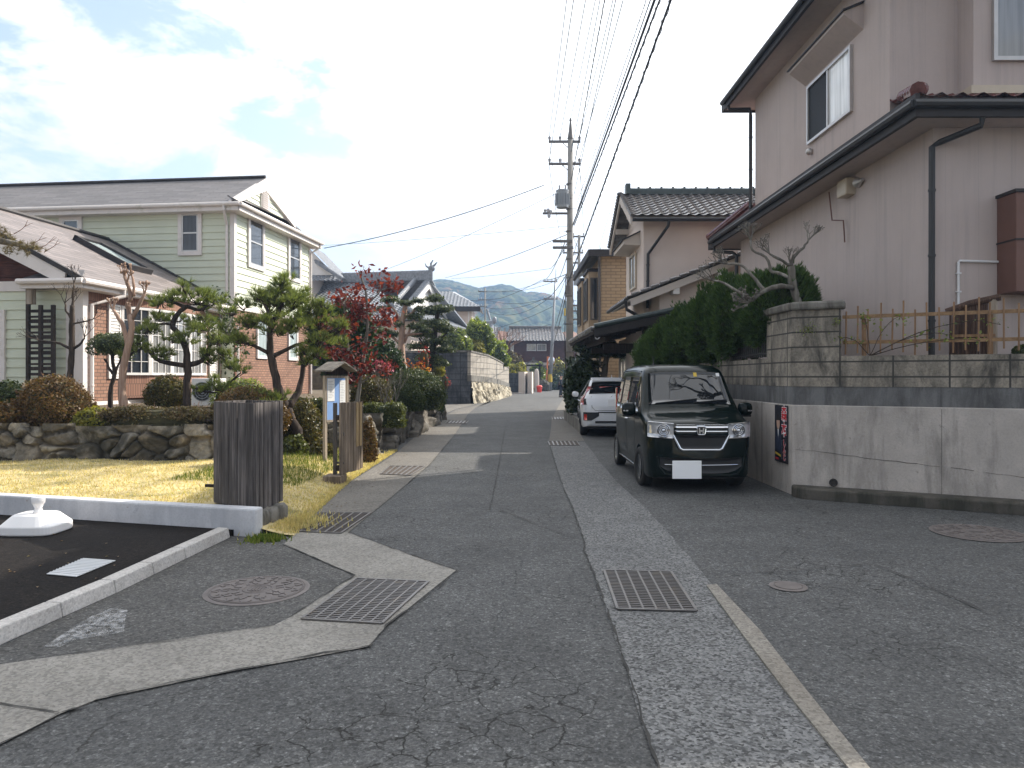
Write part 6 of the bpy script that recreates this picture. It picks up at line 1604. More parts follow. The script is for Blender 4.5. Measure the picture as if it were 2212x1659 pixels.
    patch(front(-.37, .37, lambda u: .80, lambda u: .90), u12, [0, .5, 1], 'grille_panel', P_, root, .006)
    patch(front(-.345, .345, lambda u: .60 + .05 * abs(2 * u - 1) ** 6, lambda u: .795), u12, v4, 'grille_mesh', K['blackpl'], root, .008)
    m = MB()
    us = [(-.385, .80), (-.345, .72), (-.29, .615), (-.25, .595), (.25, .595), (.29, .615), (.345, .72), (.385, .80)]
    pts = [V(x, b.fy(x) - .018, z) for x, z in us]; m.tube(pts, [.016, .02, .022, .018, .018, .022, .02, .016], 8, flat=1.0); m.build('grille_surround', K['chrome'], root)
    lip = lambda u: .27 + .10 * abs(2 * u - 1) ** 5
    patch(front(-.56, .56, lip, lambda u: .475 + .02 * abs(2 * u - 1) ** 3), u12, v4, 'lower_intake', K['blackpl'], root, .010)
    m = MB(); m.tube([V(x, b.fy(x) - .02, .385 + .01 * (x / .5) ** 2) for x in [-.5 + i * .1 for i in range(11)]], .0055, 6); m.build('bumper_trim', K['chrome'], root)
    m = MB(); pts = [(-.60, .50), (-.575, .36), (-.50, .265), (-.40, .245), (.40, .245), (.50, .265), (.575, .36), (.60, .50)]
    m.tube([V(x, b.fy(x) - .012, z) for x, z in pts], .014, 8); m.build('bumper_lip', P_, root)
    m = MB(); m.obox((-.40, b.fy(.2) - .045, .20), (.40, 0, 0), (0, .012, 0), (0, 0, .25)); m.build('licence_plate', K['plate'], root, bevel=.006)
    # the emblem: rounded frame with an H
    eb = MB(); e0 = b.fy(0) - .035; ez = .857
    fr = [(-.055, .052), (-.062, .03), (-.05, -.04), (-.038, -.052), (.038, -.052), (.05, -.04), (.062, .03), (.055, .052), (.04, .058), (-.04, .058)]
    eb.tube([V(x, e0, ez + z) for x, z in fr + fr[:1]], .007, 6, cap=False)
    for sg in (-1, 1): eb.prism([V(sg * .040, e0 - .004, ez + .044), V(sg * .018, e0 - .004, ez + .044), V(sg * .014, e0 - .004, ez - .040), V(sg * .030, e0 - .004, ez - .040)], V(0, .01, 0))
    eb.prism([V(-.018, e0 - .004, ez + .012), V(.018, e0 - .004, ez + .012), V(.016, e0 - .004, ez - .010), V(-.016, e0 - .004, ez - .010)], V(0, .01, 0))
    eb.build('emblem', K['chrome'], root)
    m = MB(); m.prism([V(x * .95, e0 + .004, ez + z * .95) for x, z in fr], V(0, .012, 0)); m.build('emblem_base', K['blackpl'], root)
    m = MB(); m.tube([(-.36, 1.55, 1.79), (-.36, 1.60, 1.93)], [.012, .004], 6); m.lathe((-.36, 1.54, 1.785), [(.03, 0), (.02, .03)], 10); m.build('roof_antenna', K['blackpl'], root)
    for sg in (-1, 1):
        m = MB(); m.tube([(sg * .60, y, b.tz(y, .60) + .006) for y in (1.25, 1.6, 2.0, 2.6, 3.1)], .012, 6); m.build('roof_rail', P_, root)
    for sg in (-1, 1):
        wheel(root, sg * .655, .72, .285, .165, sg, .10); wheel(root, sg * .655, 3.22, .285, .165, sg)
    # rear lamp seen past the corner
    for sg in (-1, 1):
        m = MB(); m.obox((sg * .69, 3.30, .95), (sg * .03, 0, 0), (0, .09, 0), (0, 0, .45)); m.build('tail_light', K['redlens'], root, bevel=.01)
    m = MB(); m.box(-.6, .6, .3, 3.2, .16, .26); m.build('underbody', K['blackpl'], root)
    return root
van = make_van(); van.location = (2.60, 9.88, 0); van.rotation_euler = (0, 0, R(-0.6))

# ---------------------------------------------------------------- white hatchback, tail to the camera
def make_hatch():
    root = thing('white_hatchback', 'white compact crossover car backed under the carport with only its tail half showing', 'car')
    P_ = K['carwhite']
    ys = sorted(set([0, .01, .025, .05, .08, .12, .16, .2, .25, .32, .4, .48, .55, .62, .7, .8, .95, 1.1, 1.4, 1.8, 2.1, 2.4, 2.6, 2.8, 3.0, 3.2, 3.5, 3.8, 4.0, 4.1, 4.18]))
    top = [(0, .80), (.03, .93), (.07, 1.0), (.11, 1.06), (.17, 1.13), (.50, 1.47), (.53, 1.525), (.60, 1.545), (.9, 1.572), (1.6, 1.59), (2.2, 1.56), (2.5, 1.50), (3.1, 1.10), (3.6, 1.0), (4.0, .86), (4.18, .6)]
    bot = [(0, .36), (.06, .29), (.3, .25), (3.9, .25), (4.18, .35)]
    half = [(0, .58), (.015, .66), (.04, .72), (.09, .78), (.18, .83), (.35, .87), (.6, .8825), (3.4, .8825), (3.8, .84), (4.05, .72), (4.18, .5)]
    b = Body(ys, top, bot, half, .98, .40)
    b.build('body', P_, root, [(.88, .37, -.95, -.58), (.88, .37, .58, .95), (3.44, .37, -.95, -.58), (3.44, .37, .58, .95)])
    def rw(u, v):
        y = .185 + (.485 - .185) * v; w = .66 - .10 * v - .03 * (1 - v) * 0; x = (u * 2 - 1) * w
        return V(x, y, b.tz(y, x)), V(0, -.72, .70)
    patch(rw, [i / 14 for i in range(15)], [i / 8 for i in range(9)], 'rear_window', K['cglass'], root, .010)
    m = MB(); m.prism([V(-.56, .40, 1.47), V(-.60, .56, 1.55), V(.60, .56, 1.55), V(.56, .40, 1.47)], V(0, -.01, .035)); m.build('roof_spoiler', P_, root, bevel=.01)
    m = MB(); q, n = rw(.5, .02); m.tube([q + n * .02, q + n * .03 + V(-.25, .06, .06)], .008, 5); m.build('wiper', K['blackpl'], root)
    def rear(x0, x1, zlo, zhi):
        def fn(u, v):
            x = x0 + (x1 - x0) * u; z = zlo(u) + (zhi(u) - zlo(u)) * v; y = b.fy(x, 0, .7)
            if z > .90: y = max(y, float(np.interp(z, [p[1] for p in top[:9]], [p[0] for p in top[:9]])) + .0)
            n = V((b.fy(x + .02, 0, .7) - b.fy(x - .02, 0, .7)) / .04, -1, .25 if z > .9 else 0).normalized()
            return V(x, y, z), n
        return fn
    u10 = [i / 10 for i in range(11)]; v6 = [i / 6 for i in range(7)]
    for sg in (-1, 1):
        def tl(u, v, sg=sg):                                       # upright lamp running up the shoulder
            z = .86 + (1.34 - .86) * v; y0 = .10 + .30 * max(0, v - .15); y = y0 + .24 * u * (1 - .45 * v)
            return V(sg * b.sx(y, z), y, z), V(sg * .8, -.55, .2)
        patch(tl, u10, v6, 'tail_light', K['redlens'], root, .02)
        def tb(u, v, sg=sg):
            z = .86 + .16 * v; y = .045 + .06 * v + .06 * u; return V(sg * b.sx(y, z), y, z), V(sg * .6, -.8, 0)
        patch(tb, u10, v6, 'tail_light_base', K['blackpl'], root, .014)
        patch(rear(sg * .40, sg * .80, lambda u: .44 if u > .5 else .56 - .24 * u, lambda u: .66 - .0 * u), u10, v6, 'bumper_insert', K['blackpl'], root, .012)
        patch(rear(sg * .71, sg * .775, lambda u: .45, lambda u: .61), [0, .5, 1], [0, .5, 1], 'reflector', K['redref'], root, .022)
        m = MB(); c = V(sg * .98, 2.55, 1.08); m.ell(c, .10, .07, .085, 14, 9, 2.6); mi = m.build('door_mirror', P_, root, smooth=True)
        m = MB(); m.obox(c + V(-sg * .05, 0, -.07), V(-sg * .12, .02, 0), V(0, .05, 0), V(0, 0, .04)); m.build('mirror_base', K['blackpl'], mi)
        for y0, y1 in ((.75, 1.35), (1.42, 2.15)):
            def sw(u, v, y0=y0, y1=y1, sg=sg):
                y = y0 + (y1 - y0) * u; z = 1.06 + (min(1.40, b.f(top, y) - .16) - 1.06) * v; return V(sg * b.sx(y, z), y, z), V(sg, 0, .3)
            patch(sw, u10, v6, 'side_window', K['cglass'], root)
        for y in (1.15, 2.0):
            m = MB(); x = b.sx(y, .93); m.tube([(sg * x, y, .93), (sg * (x + .03), y + .02, .93), (sg * (x + .03), y + .14, .93), (sg * x, y + .16, .93)], .013, 6); m.build('door_handle', P_, root)
        for y in (.88, 3.44):
            m = MB(); m.tube([(sg * (b.sx(y, .6) + .0), y + .375 * math.cos(a), .30 + .375 * math.sin(a)) for a in [math.pi * i / 14 for i in range(15)]], .028, 6); m.build('arch_moulding', K['blackpl'], root)
            wheel(root, sg * .775, y, .335, .205, sg, 0, 10)
    patch(rear(-.42, .42, lambda u: .645, lambda u: .672), u10, [0, 1], 'bumper_line', K['blackpl'], root, .012)
    patch(rear(-.50, .50, lambda u: .37, lambda u: .43), u10, [0, 1], 'lower_bumper', K['blackpl'], root, .010)
    pts = [V(-.60, .0, 1.08), V(-.585, 0, .80), V(-.50, 0, .71), V(.50, 0, .71), V(.585, 0, .80), V(.60, 0, 1.08)]
    m = MB(); f2 = rear(-.6, .6, lambda u: 0, lambda u: 1); m.tube([f2((p.x + .6) / 1.2, p.z)[0] + V(0, -.002, 0) for p in pts], .006, 5); m.build('tailgate_seam', K['blackpl'], root)
    m = MB(); p = f2(.5, .92)[0]; m.obox(p + V(-.165, -.035, -.10), V(.33, 0, 0), V(0, .012, 0), V(0, .02, .19)); m.build('licence_plate', K['plate'], root, bevel=.006)
    m = MB(); p = f2(.5, 1.07)[0]; m.tube([p + V(.07 * math.cos(a), -.01, .045 * math.sin(a)) for a in [2 * math.pi * i / 18 for i in range(19)]], .007, 5, cap=False); m.build('emblem', K['chrome'], root)
    m = MB(); m.prism([V(-.02, .95, 1.575), V(.02, .95, 1.575), V(.02, 1.12, 1.575), V(-.02, 1.12, 1.575)], V(0, 0, .015)); m.prism([V(-.008, .97, 1.58), V(-.008, 1.1, 1.58), V(-.008, 1.0, 1.655)], V(.016, 0, 0)); m.build('fin_antenna', P_, root)
    m = MB(); m.box(-.7, .7, .4, 3.8, .2, .34); m.build('underbody', K['blackpl'], root)
    return root
car = make_hatch(); car.location = (2.70, 18.95, 0); car.rotation_euler = (0, 0, R(-4.0))
# ================================================================ plants
def unit(n): 
    v = rng.normal(size=(n, 3)); return v / np.linalg.norm(v, axis=1, keepdims=True)
def leafquads(C, size, asp=.55, nrm=None, spread=1.0):
    n = len(C); N = unit(n) if nrm is None else nrm + unit(n) * spread
    N /= np.linalg.norm(N, axis=1, keepdims=True)
    T = np.cross(N, unit(n)); T /= np.linalg.norm(T, axis=1, keepdims=True) + 1e-9
    Bn = np.cross(N, T); s = (size * rng.uniform(.6, 1.35, n))[:, None]
    return np.stack([C + T * s, C + Bn * s * asp + N * s * .12, C - T * s * .9, C - Bn * s * asp + N * s * .12], 1)

def lump(D, k=3.0, a=.1, seed=0):
    r = np.random.default_rng(seed); f = np.zeros(len(D))
    for i in range(5):
        w = r.normal(size=3) * k * (1 + i * .5); f += np.sin(D @ w + r.uniform(0, 6)) / (1 + i * .4)
    return 1 + a * f * .6

def dome_pts(n, c, rx, ry, b, H, p=2.0, a=.09, seed=0, depth=.12, zcut=None):
    D = unit(n); S = np.sign(D) * np.abs(D) ** (2 / p)
    rad = lump(D, 2.6, a, seed) * (1 - depth * 1.4 * rng.random(n) ** 2 + .13 * rng.random(n) ** 9)
    X = S * np.array([rx, ry, b]) * rad[:, None]; Pn = X + np.array([c[0], c[1], c[2] + H - b])
    nr = S / np.array([rx, ry, b]); nr /= np.linalg.norm(nr, axis=1, keepdims=True)
    ok = Pn[:, 2] > c[2] - .02
    return Pn[ok], nr[ok]

def shrub(name, label, cat, c, rx, ry, H, mat, n=3000, leaf=.03, p=2.0, group=None, core='core', a=.10, stem=True, b=None, twigs=0, asp=.55):
    c = Vector(c); t = thing(name, label, cat, tuple(c), group); b = b or H * .62
    sd = int(abs(c.x * 977 + c.y * 131) * 10) % 10000
    m = MB(); r_ = random.Random(sd); m.ell((c.x, c.y, c.z + H - b), rx * .84, ry * .84, b * .84, 22, 12, p, .05, r_, c.z - .02)
    m.build('inner_foliage', K[core], t)
    Pn, nr = dome_pts(int(n * 1.9), c, rx, ry, b, H, p, a, sd)
    Q = leafquads(Pn, leaf * 1.2, asp, nr, 1.1)
    np_mesh('foliage', Q.reshape(-1, 3), 4, K[mat], t)
    if twigs:
        D, nr2 = dome_pts(twigs, c, rx, ry, b, H, p, a, sd); m = MB()
        for q, d in zip(D[:twigs], nr2):
            q = Vector(q); d = Vector(d); m.tube([q - d * .05, q + (d + Vector((rnd.uniform(-.5, .5), rnd.uniform(-.5, .5), .3))) * rnd.uniform(.05, .12)], [.004, .002], 3, cap=False)
        m.build('dry_sprays', K['twigs'], t)
    return t

def shrub_px(name, label, cat, u, vt, vb, hw, Y, mat, ratio=1.0, **kw):
    q = P(u, vb, Y); H = (vb - vt) / F * Y; rx = hw / F * Y
    return shrub(name, label, cat, q, rx, rx * ratio, H, mat, **kw)

def limb(m, pts, r0, r1, n=7, wob=.02):
    k = len(pts); out, rad = [], []
    P_ = [Vector(p) for p in pts]
    for i in range(k - 1):
        for j in range(3):
            f = j / 3; t_ = (i + f) / (k - 1)
            p0, p1, p2, p3 = P_[max(i - 1, 0)], P_[i], P_[i + 1], P_[min(i + 2, k - 1)]
            q = .5 * ((2 * p1) + (p2 - p0) * f + (2 * p0 - 5 * p1 + 4 * p2 - p3) * f * f + (3 * p1 - p0 - 3 * p2 + p3) * f ** 3)
            out.append(q + Vector((rnd.uniform(-wob, wob), rnd.uniform(-wob, wob), 0))); rad.append((r0 + (r1 - r0) * t_) * rnd.uniform(.9, 1.12))
    out.append(P_[-1]); rad.append(r1)
    m.tube(out, rad, n); return out

def twigs_rec(m, p, d, L, r, depth, ends, spread=.7, up=.25, kn=.0):
    p = Vector(p); d = Vector(d).normalized(); pts = [p]; q = p
    for i in range(3):
        d = (d + Vector((rnd.uniform(-1, 1), rnd.uniform(-1, 1), rnd.uniform(-1, 1))) * .22 + Vector((0, 0, up * .2))).normalized(); q = q + d * L / 3; pts.append(q)
    m.tube(pts, [r, r * .85, r * .75, r * (.62 if depth else .5)], 5 if r > .008 else 4, cap=True)
    if kn and depth == 0: m.ell(q, r * 1.3 * kn, r * 1.3 * kn, r * 1.4 * kn, 6, 4)
    ends.append((q, d))
    if depth > 0:
        for i in range(rnd.choice([2, 2, 3])):
            dd = (d + Vector((rnd.uniform(-1, 1), rnd.uniform(-1, 1), rnd.uniform(-.6, 1))) * spread).normalized()
            twigs_rec(m, q, dd, L * rnd.uniform(.6, .85), r * .62, depth - 1, ends, spread, up, kn)

def tufts(C, D, L, per=16, w=.0045, spread=.75):
    """pine needle tufts: thin triangles fanning from each centre"""
    n = len(C); Cc = np.repeat(C, per, 0); Dd = np.repeat(D, per, 0) + unit(n * per) * spread
    Dd /= np.linalg.norm(Dd, axis=1, keepdims=True); T = np.cross(Dd, unit(n * per)); T /= np.linalg.norm(T, axis=1, keepdims=True) + 1e-9
    l = (L * rng.uniform(.7, 1.2, n * per))[:, None]
    return np.stack([Cc - T * w, Cc + T * w, Cc + Dd * l], 1)

def pine(label, base, trunk, branches, pads, r0, r1, L=.10):
    """trunk, branches: lists of points; pads: (centre, rx, rz, count)"""
    t = thing('pine_tree', label, 'pine tree', tuple(base)); m = MB(); limb(m, trunk, r0, r1, 9, .022)
    m.build('trunk', K['barkp'], t, smooth=True)
    for br in branches:
        m = MB(); limb(m, br[1:], br[0], br[0] * .4, 7, .012); m.build('branch', K['barkp'], t, smooth=True)
    Cs, Ds = [], []; m = MB(); tr = [Vector(p) for p in trunk] + [Vector(p) for b in branches for p in b[1:]]
    pads = [(c, rx * .98, rz * 1.5, int(k * .85)) for c, rx, rz, k in pads] + [(Vector(c) + V(rnd.uniform(-.4, .4), rnd.uniform(-.3, .3), rnd.uniform(-.22, .3)), .13, .12, 12) for c, rx, rz, k in pads for j_ in (0, 1)]
    for c, rx, rz, k in pads:
        c = Vector(c); near = min(tr, key=lambda p: (p - c).length)
        for i in range(k):
            a = rnd.uniform(0, 6.28); rr = math.sqrt(rnd.random()) * rx; q = c + V(rr * math.cos(a), rr * math.sin(a), rnd.uniform(-.5, .6) * rz)
            d = ((q - c) * .8 / rx + V(0, 0, .75)).normalized(); Cs.append(q); Ds.append(d)
            if i % 3 == 0: m.tube([near.lerp(c, .5), c + (q - c) * .5 - V(0, 0, rz * .4), q], [.014, .008, .005], 4, cap=False)
    m.build('needle_sprays', K['barkp'], t)
    np_mesh('foliage', tufts(np.array(Cs), np.array(Ds), L * 1.45, 26, .0058, .68).reshape(-1, 3), 3, K['pine'], t)
    return t

# ---- pine nearer the road (behind the plank pier)
Y = 13.4; p2 = lambda u, v, d=0: P(u, v, Y + d)
tr = [p2(652, 978), p2(640, 930), p2(612, 868), p2(596, 815), p2(586, 765), p2(582, 720), p2(590, 690)]
br = [(.075, p2(622, 880), p2(645, 845, .2), p2(655, 800, .25), p2(650, 760, .3)), (.05, p2(588, 712), p2(578, 670, -.1), p2(560, 635, -.1)), (.045, p2(592, 690), p2(610, 655, .15), p2(604, 600, .1)), (.045, p2(592, 690), p2(635, 665, .1), p2(672, 640, .2)),
      (.045, p2(585, 765), p2(545, 745, -.2), p2(508, 738, -.3)), (.05, p2(590, 700), p2(560, 690, .2), p2(530, 680, .3)), (.045, p2(590, 770), p2(640, 745, .2), p2(690, 735, .1)), (.04, p2(630, 905), p2(590, 872, -.4), p2(565, 868, -.5)), (.05, p2(655, 790, .25), p2(685, 760, .3), p2(705, 745, .3))]
pads = [(p2(604, 655, .1), .34, .16, 55), (p2(560, 640, -.1), .22, .12, 34), (p2(655, 668, .1), .34, .16, 50), (p2(690, 690, .2), .28, .14, 42), (p2(640, 700, -.2), .34, .14, 46), (p2(545, 700, .2), .26, .13, 34), (p2(512, 735, -.3), .16, .09, 22), (p2(600, 712, -.35), .30, .13, 38),
        (p2(690, 735, .1), .26, .12, 34), (p2(662, 760, .2), .22, .11, 26), (p2(568, 862, -.5), .16, .08, 20), (p2(640, 640, .3), .22, .12, 30), (p2(610, 612, .1), .14, .10, 16), (p2(580, 668, .25), .24, .12, 28)]
pine('tall twisted garden pine leaning behind the weathered plank pier', p2(652, 978), tr, br, pads, .11, .045, .115)
# ---- pine in the upper garden
Y = 14.8; p1 = lambda u, v, d=0: P(u, v, Y + d)
tr = [p1(405, 886), p1(403, 840), p1(406, 790), p1(402, 755), p1(385, 722), p1(374, 700), p1(386, 678), p1(402, 662)]
br = [(.06, p1(404, 790), p1(370, 785, -.15), p1(335, 775, -.2), p1(312, 745, -.2)), (.06, p1(406, 788), p1(435, 780, .15), p1(452, 750, .2), p1(462, 722, .2)), (.045, p1(402, 664), p1(380, 655, .1), p1(350, 648, .1)), (.045, p1(404, 662), p1(430, 670, .2), p1(452, 660, .2)), (.035, p1(405, 830), p1(440, 845, .2), p1(470, 848, .3)), (.035, p1(375, 700), p1(345, 700, -.2), p1(318, 712, -.3))]
pads = [(p1(345, 655, .1), .26, .12, 40), (p1(320, 715, -.3), .20, .10, 30), (p1(300, 755, -.2), .16, .09, 22), (p1(425, 645, .1), .36, .15, 58), (p1(470, 650, .3), .26, .13, 40), (p1(440, 705, .2), .36, .15, 55), (p1(485, 735, .3), .32, .14, 48), (p1(400, 735, -.25), .26, .12, 34), (p1(455, 765, .2), .26, .11, 34), (p1(355, 765, -.15), .20, .09, 24), (p1(475, 838, .3), .28, .10, 38), (p1(500, 790, .3), .22, .10, 30), (p1(385, 690, .3), .2, .1, 22)]
pine('shorter garden pine with a crooked trunk in front of the bow window', p1(405, 886), tr, br, pads, .085, .042, .105)
# ---- old bare pine bough entering the picture by the gable
t = thing('dry_pine_tree', 'brown dry pine bough reaching in front of the dark gable', 'pine tree', (-9.9, 12.7, .86)); m = MB(); Y = 12.6
limb(m, [V(-9.95, 12.7, .86), V(-9.9, 12.7, 2.4), V(-9.8, 12.65, 3.6), P(-40, 520, Y), P(20, 524, Y), P(75, 536, Y)], .12, .03, 8); m.build('trunk', K['barkg'], t, smooth=True)
C = []; 
for u, v in ((0, 500), (-20, 490), (10, 515), (35, 525), (60, 530), (85, 540), (20, 540), (50, 545)):
    for i in range(16): C.append(P(u + rnd.uniform(-14, 14), v + rnd.uniform(-9, 9), Y + rnd.uniform(-.2, .2)))
np_mesh('foliage', tufts(np.array(C), np.tile([.3, -.2, .5], (len(C), 1)), .09, 14, .004, .9).reshape(-1, 3), 3, K['dryhedge'], t)
m = MB(); ends = []
for u, v in ((85, 538), (60, 535), (30, 505), (95, 545)): twigs_rec(m, P(u, v, Y), V(.6, 0, .3), .22, .008, 1, ends)
m.build('dry_sprays', K['twigs'], t)

# ---- crape myrtles, bare and knobbly
def bare(name, label, cat, base, mains, mat, depth=1, L=.25, kn=1.6, r=.012, extra=0):
    t = thing(name, label, cat, tuple(base)); m = MB(); ends = []
    for r0, r1, pts in mains: limb(m, pts, r0, r1, 8, .01)
    m.build('trunk', K[mat], t, smooth=True); m = MB()
    for r0, r1, pts in mains:
        e = Vector(pts[-1]); d = e - Vector(pts[-2])
        for i in range(3 + extra): twigs_rec(m, e, d.normalized() + Vector((rnd.uniform(-.8, .8), rnd.uniform(-.5, .5), rnd.uniform(0, .8))), L, r1 * .7 if r1 < .04 else r, depth, ends, .7, .4, kn)
    m.build('bare_crown', K[mat], t); return t
Y = 14.3; b_ = lambda u, v, d=0: P(u, v, Y + d)
bare('crape_myrtle_tree', 'pale smooth knobbly bare crape myrtle beside the brick wall', 'tree', b_(268, 892),
     [(.085, .055, [b_(268, 892), b_(264, 850), b_(266, 800), b_(276, 750), b_(284, 710), b_(282, 680)]), (.05, .035, [b_(284, 700), b_(276, 660), b_(283, 640), b_(275, 610)]), (.045, .03, [b_(283, 690), b_(300, 660), b_(312, 635)]), (.05, .03, [b_(276, 745), b_(268, 710), b_(258, 690), b_(245, 670)]), (.035, .02, [b_(275, 615), b_(268, 595)]), (.03, .02, [b_(290, 640), b_(288, 610), b_(285, 596)])], 'barkl', 1, .14, 1.7)
Y = 14.6
bare('bare_garden_tree', 'dark bare garden tree in front of the slatted trellis', 'tree', b_(150, 895),
     [(.07, .045, [b_(148, 895), b_(150, 840), b_(153, 780), b_(156, 730), b_(155, 690), b_(156, 660)]), (.03, .014, [b_(154, 755), b_(130, 742), b_(105, 738), b_(82, 735)]), (.03, .014, [b_(156, 755), b_(176, 740), b_(182, 728)]), (.028, .014, [b_(155, 690), b_(143, 672), b_(140, 655)]), (.03, .014, [b_(156, 665), b_(158, 640), b_(160, 612)]), (.02, .01, [b_(155, 700), b_(180, 695), b_(200, 690)])], 'bark', 2, .18, 1.3, .01)
Y = 14.9
t = thing('topiary_tree', 'small clipped mushroom topped tree beside the pale crape myrtle', 'tree', tuple(b_(245, 895))); m = MB()
limb(m, [b_(237, 895), b_(240, 850), b_(247, 800), b_(243, 760)], .055, .03); limb(m, [b_(246, 815), b_(256, 790), b_(262, 765)], .03, .018); limb(m, [b_(245, 808), b_(232, 790), b_(225, 775)], .03, .018); m.build('trunk', K['bark'], t, smooth=True)
c = b_(242, 742); Pn, nr = dome_pts(2600, (c.x, c.y, c.z - .22), .43, .40, .30, .46, 2.2, .1, 4); np_mesh('foliage', leafquads(Pn, .026, .5, nr).reshape(-1, 3), 4, K['niwaki'], t)
m = MB(); m.ell((c.x, c.y, c.z - .02), .36, .33, .2, 16, 8); m.build('inner_foliage', K['coreg'], t)

# ---- clipped mounds and hedges of the garden
S_ = shrub_px
S_('round_azalea', 'big round russet azalea at the foot of the dark bare tree', 'shrub', 122, 816, 918, 71, 12.75, 'azbrown', .9, n=6500, leaf=.020, twigs=120)
S_('green_shrub', 'dark bushy shrub below the green house window', 'shrub', 18, 826, 900, 40, 13.4, 'moundg', 1, n=2200, leaf=.03, a=.25)
S_('reddish_shrub', 'straggly brown shrub on top of the rubble wall beside the dark bushy shrub', 'shrub', 5, 868, 925, 52, 12.5, 'azbrown', .8, n=2000, leaf=.03, a=.3)
S_('trailing_plant', 'yellow green trailing plant between the russet azalea and the dry hedge', 'plant', 205, 884, 922, 34, 12.5, 'yellowbush', .7, n=900, leaf=.028, a=.3)
S_('dry_hedge', 'low greyish brown clipped hedge along the top of the rubble wall', 'hedge', 352, 880, 930, 122, 12.62, 'dryhedge', .38, n=8500, leaf=.020, p=4.5, twigs=160, a=.05)
S_('dark_azalea', 'dark rounded azalea in front of the bow window sill', 'shrub', 362, 812, 880, 46, 15.2, 'azalea', .9, n=2600, leaf=.022)
S_('green_mound', 'low bright green mound below the brick corner', 'shrub', 520, 820, 885, 62, 16.2, 'lime', .7, n=2600, leaf=.02, core='coreg')
S_('rust_mound', 'wide rusty topped mound rising behind the plank pier', 'shrub', 535, 838, 935, 84, 13.0, 'azbrown', .7, n=5200, leaf=.020)
S_('olive_shrub', 'olive round azalea beside the leaning pine trunk', 'shrub', 655, 866, 985, 48, 13.9, 'azalea', .9, n=4000, leaf=.021)
S_('low_green_plant', 'leafy low plant at the foot of the leaning pine', 'plant', 630, 940, 1000, 26, 13.0, 'hedge', .8, n=700, leaf=.035, a=.3)
S_('leafy_plant', 'loose leafy plant at the foot of the notice board', 'plant', 690, 945, 1000, 26, 12.9, 'azalea', .8, n=700, leaf=.03, a=.35)
S_('back_hedge', 'dark clipped hedge behind the notice board', 'hedge', 672, 862, 905, 40, 15.2, 'hedge', .5, n=2600, leaf=.022, p=4, core='coreg')
S_('box_hedge', 'glossy box cut hedge on the boulder wall beside the sunned plank panel', 'hedge', 828, 872, 920, 47, 15.2, 'hedge', .6, n=5200, leaf=.024, p=4.5, core='coreg', a=.05)
S_('yellow_azalea', 'small yellowish red azalea growing below the box hedge', 'shrub', 792, 912, 996, 22, 13.2, 'azbrown', .8, n=1500, leaf=.024, a=.15)
S_('clipped_mound', 'large dark green clipped mound above the boulders', 'shrub', 898, 797, 884, 62, 20.5, 'moundg', .9, n=6500, leaf=.024, core='coreg', a=.05)
S_('low_mound', 'smaller round clipped mound overhanging the boulder wall', 'shrub', 885, 832, 886, 33, 18.0, 'moundg', .9, n=4500, leaf=.020, core='coreg', a=.04)
S_('end_mound', 'tall clipped mound at the driveway end of the boulder wall', 'shrub', 938, 812, 890, 24, 25.5, 'moundg', .9, n=4200, leaf=.026, core='coreg', a=.05)
S_('mottled_shrub', 'mottled brown and green shrub behind the bare camellia stems', 'shrub', 800, 812, 880, 45, 18.5, 'azalea', .9, n=3500, leaf=.026, a=.15)
S_('white_flower_shrub', 'dark glossy shrub with a few pink blooms behind the mounds', 'shrub', 828, 742, 850, 40, 22, 'gloss', .9, n=2600, leaf=.05, a=.25, core='coreg')
C = np.array([P(rnd.uniform(806, 845), rnd.uniform(782, 800), 21.3) for i in range(9)]); np_mesh('blossom', leafquads(np.repeat(C, 14, 0) + rng.normal(0, .04, (126, 3)), .05, .8).reshape(-1, 3), 4, K['pinkfl'], bpy.data.objects['white_flower_shrub'])
S_('camellia_tree', 'big rounded glossy camellia tree behind the red leaved dogwood', 'tree', 742, 655, 830, 66, 19.0, 'gloss', .8, n=9000, leaf=.045, core='coreg', a=.12, b=1.05)
t = bpy.data.objects['camellia_tree']; m = MB(); limb(m, [P(742, 880, 19), P(744, 840, 19), P(742, 780, 19)], .09, .07); m.build('trunk', K['bark'], t)
# thin camellia at the brick corner
Y = 17.5; t = thing('camellia_tree', 'thin open camellia climbing beside the white downpipe', 'tree', tuple(P(475, 890, Y))); m = MB()
mains = [[P(473, 890, Y), P(474, 800, Y), P(478, 700, Y), P(470, 650, Y)], [P(476, 740, Y), P(500, 690, Y + .2), P(510, 655, Y + .2)], [P(475, 760, Y), P(455, 700, Y), P(435, 660, Y - .2)]]
for q in mains: limb(m, q, .03, .012, 6)
m.build('trunk', K['barkg'], t)
C = np.concatenate([np.array([P(u + rnd.gauss(0, 12), v + rnd.gauss(0, 13), Y + rnd.uniform(-.4, .4)) for i in range(60)]) for u, v in ((440, 655), (470, 645), (505, 650), (490, 690), (512, 700), (500, 735), (470, 690), (520, 760), (505, 790))])
np_mesh('foliage', leafquads(C, .05, .5).reshape(-1, 3), 4, K['gloss'], t)
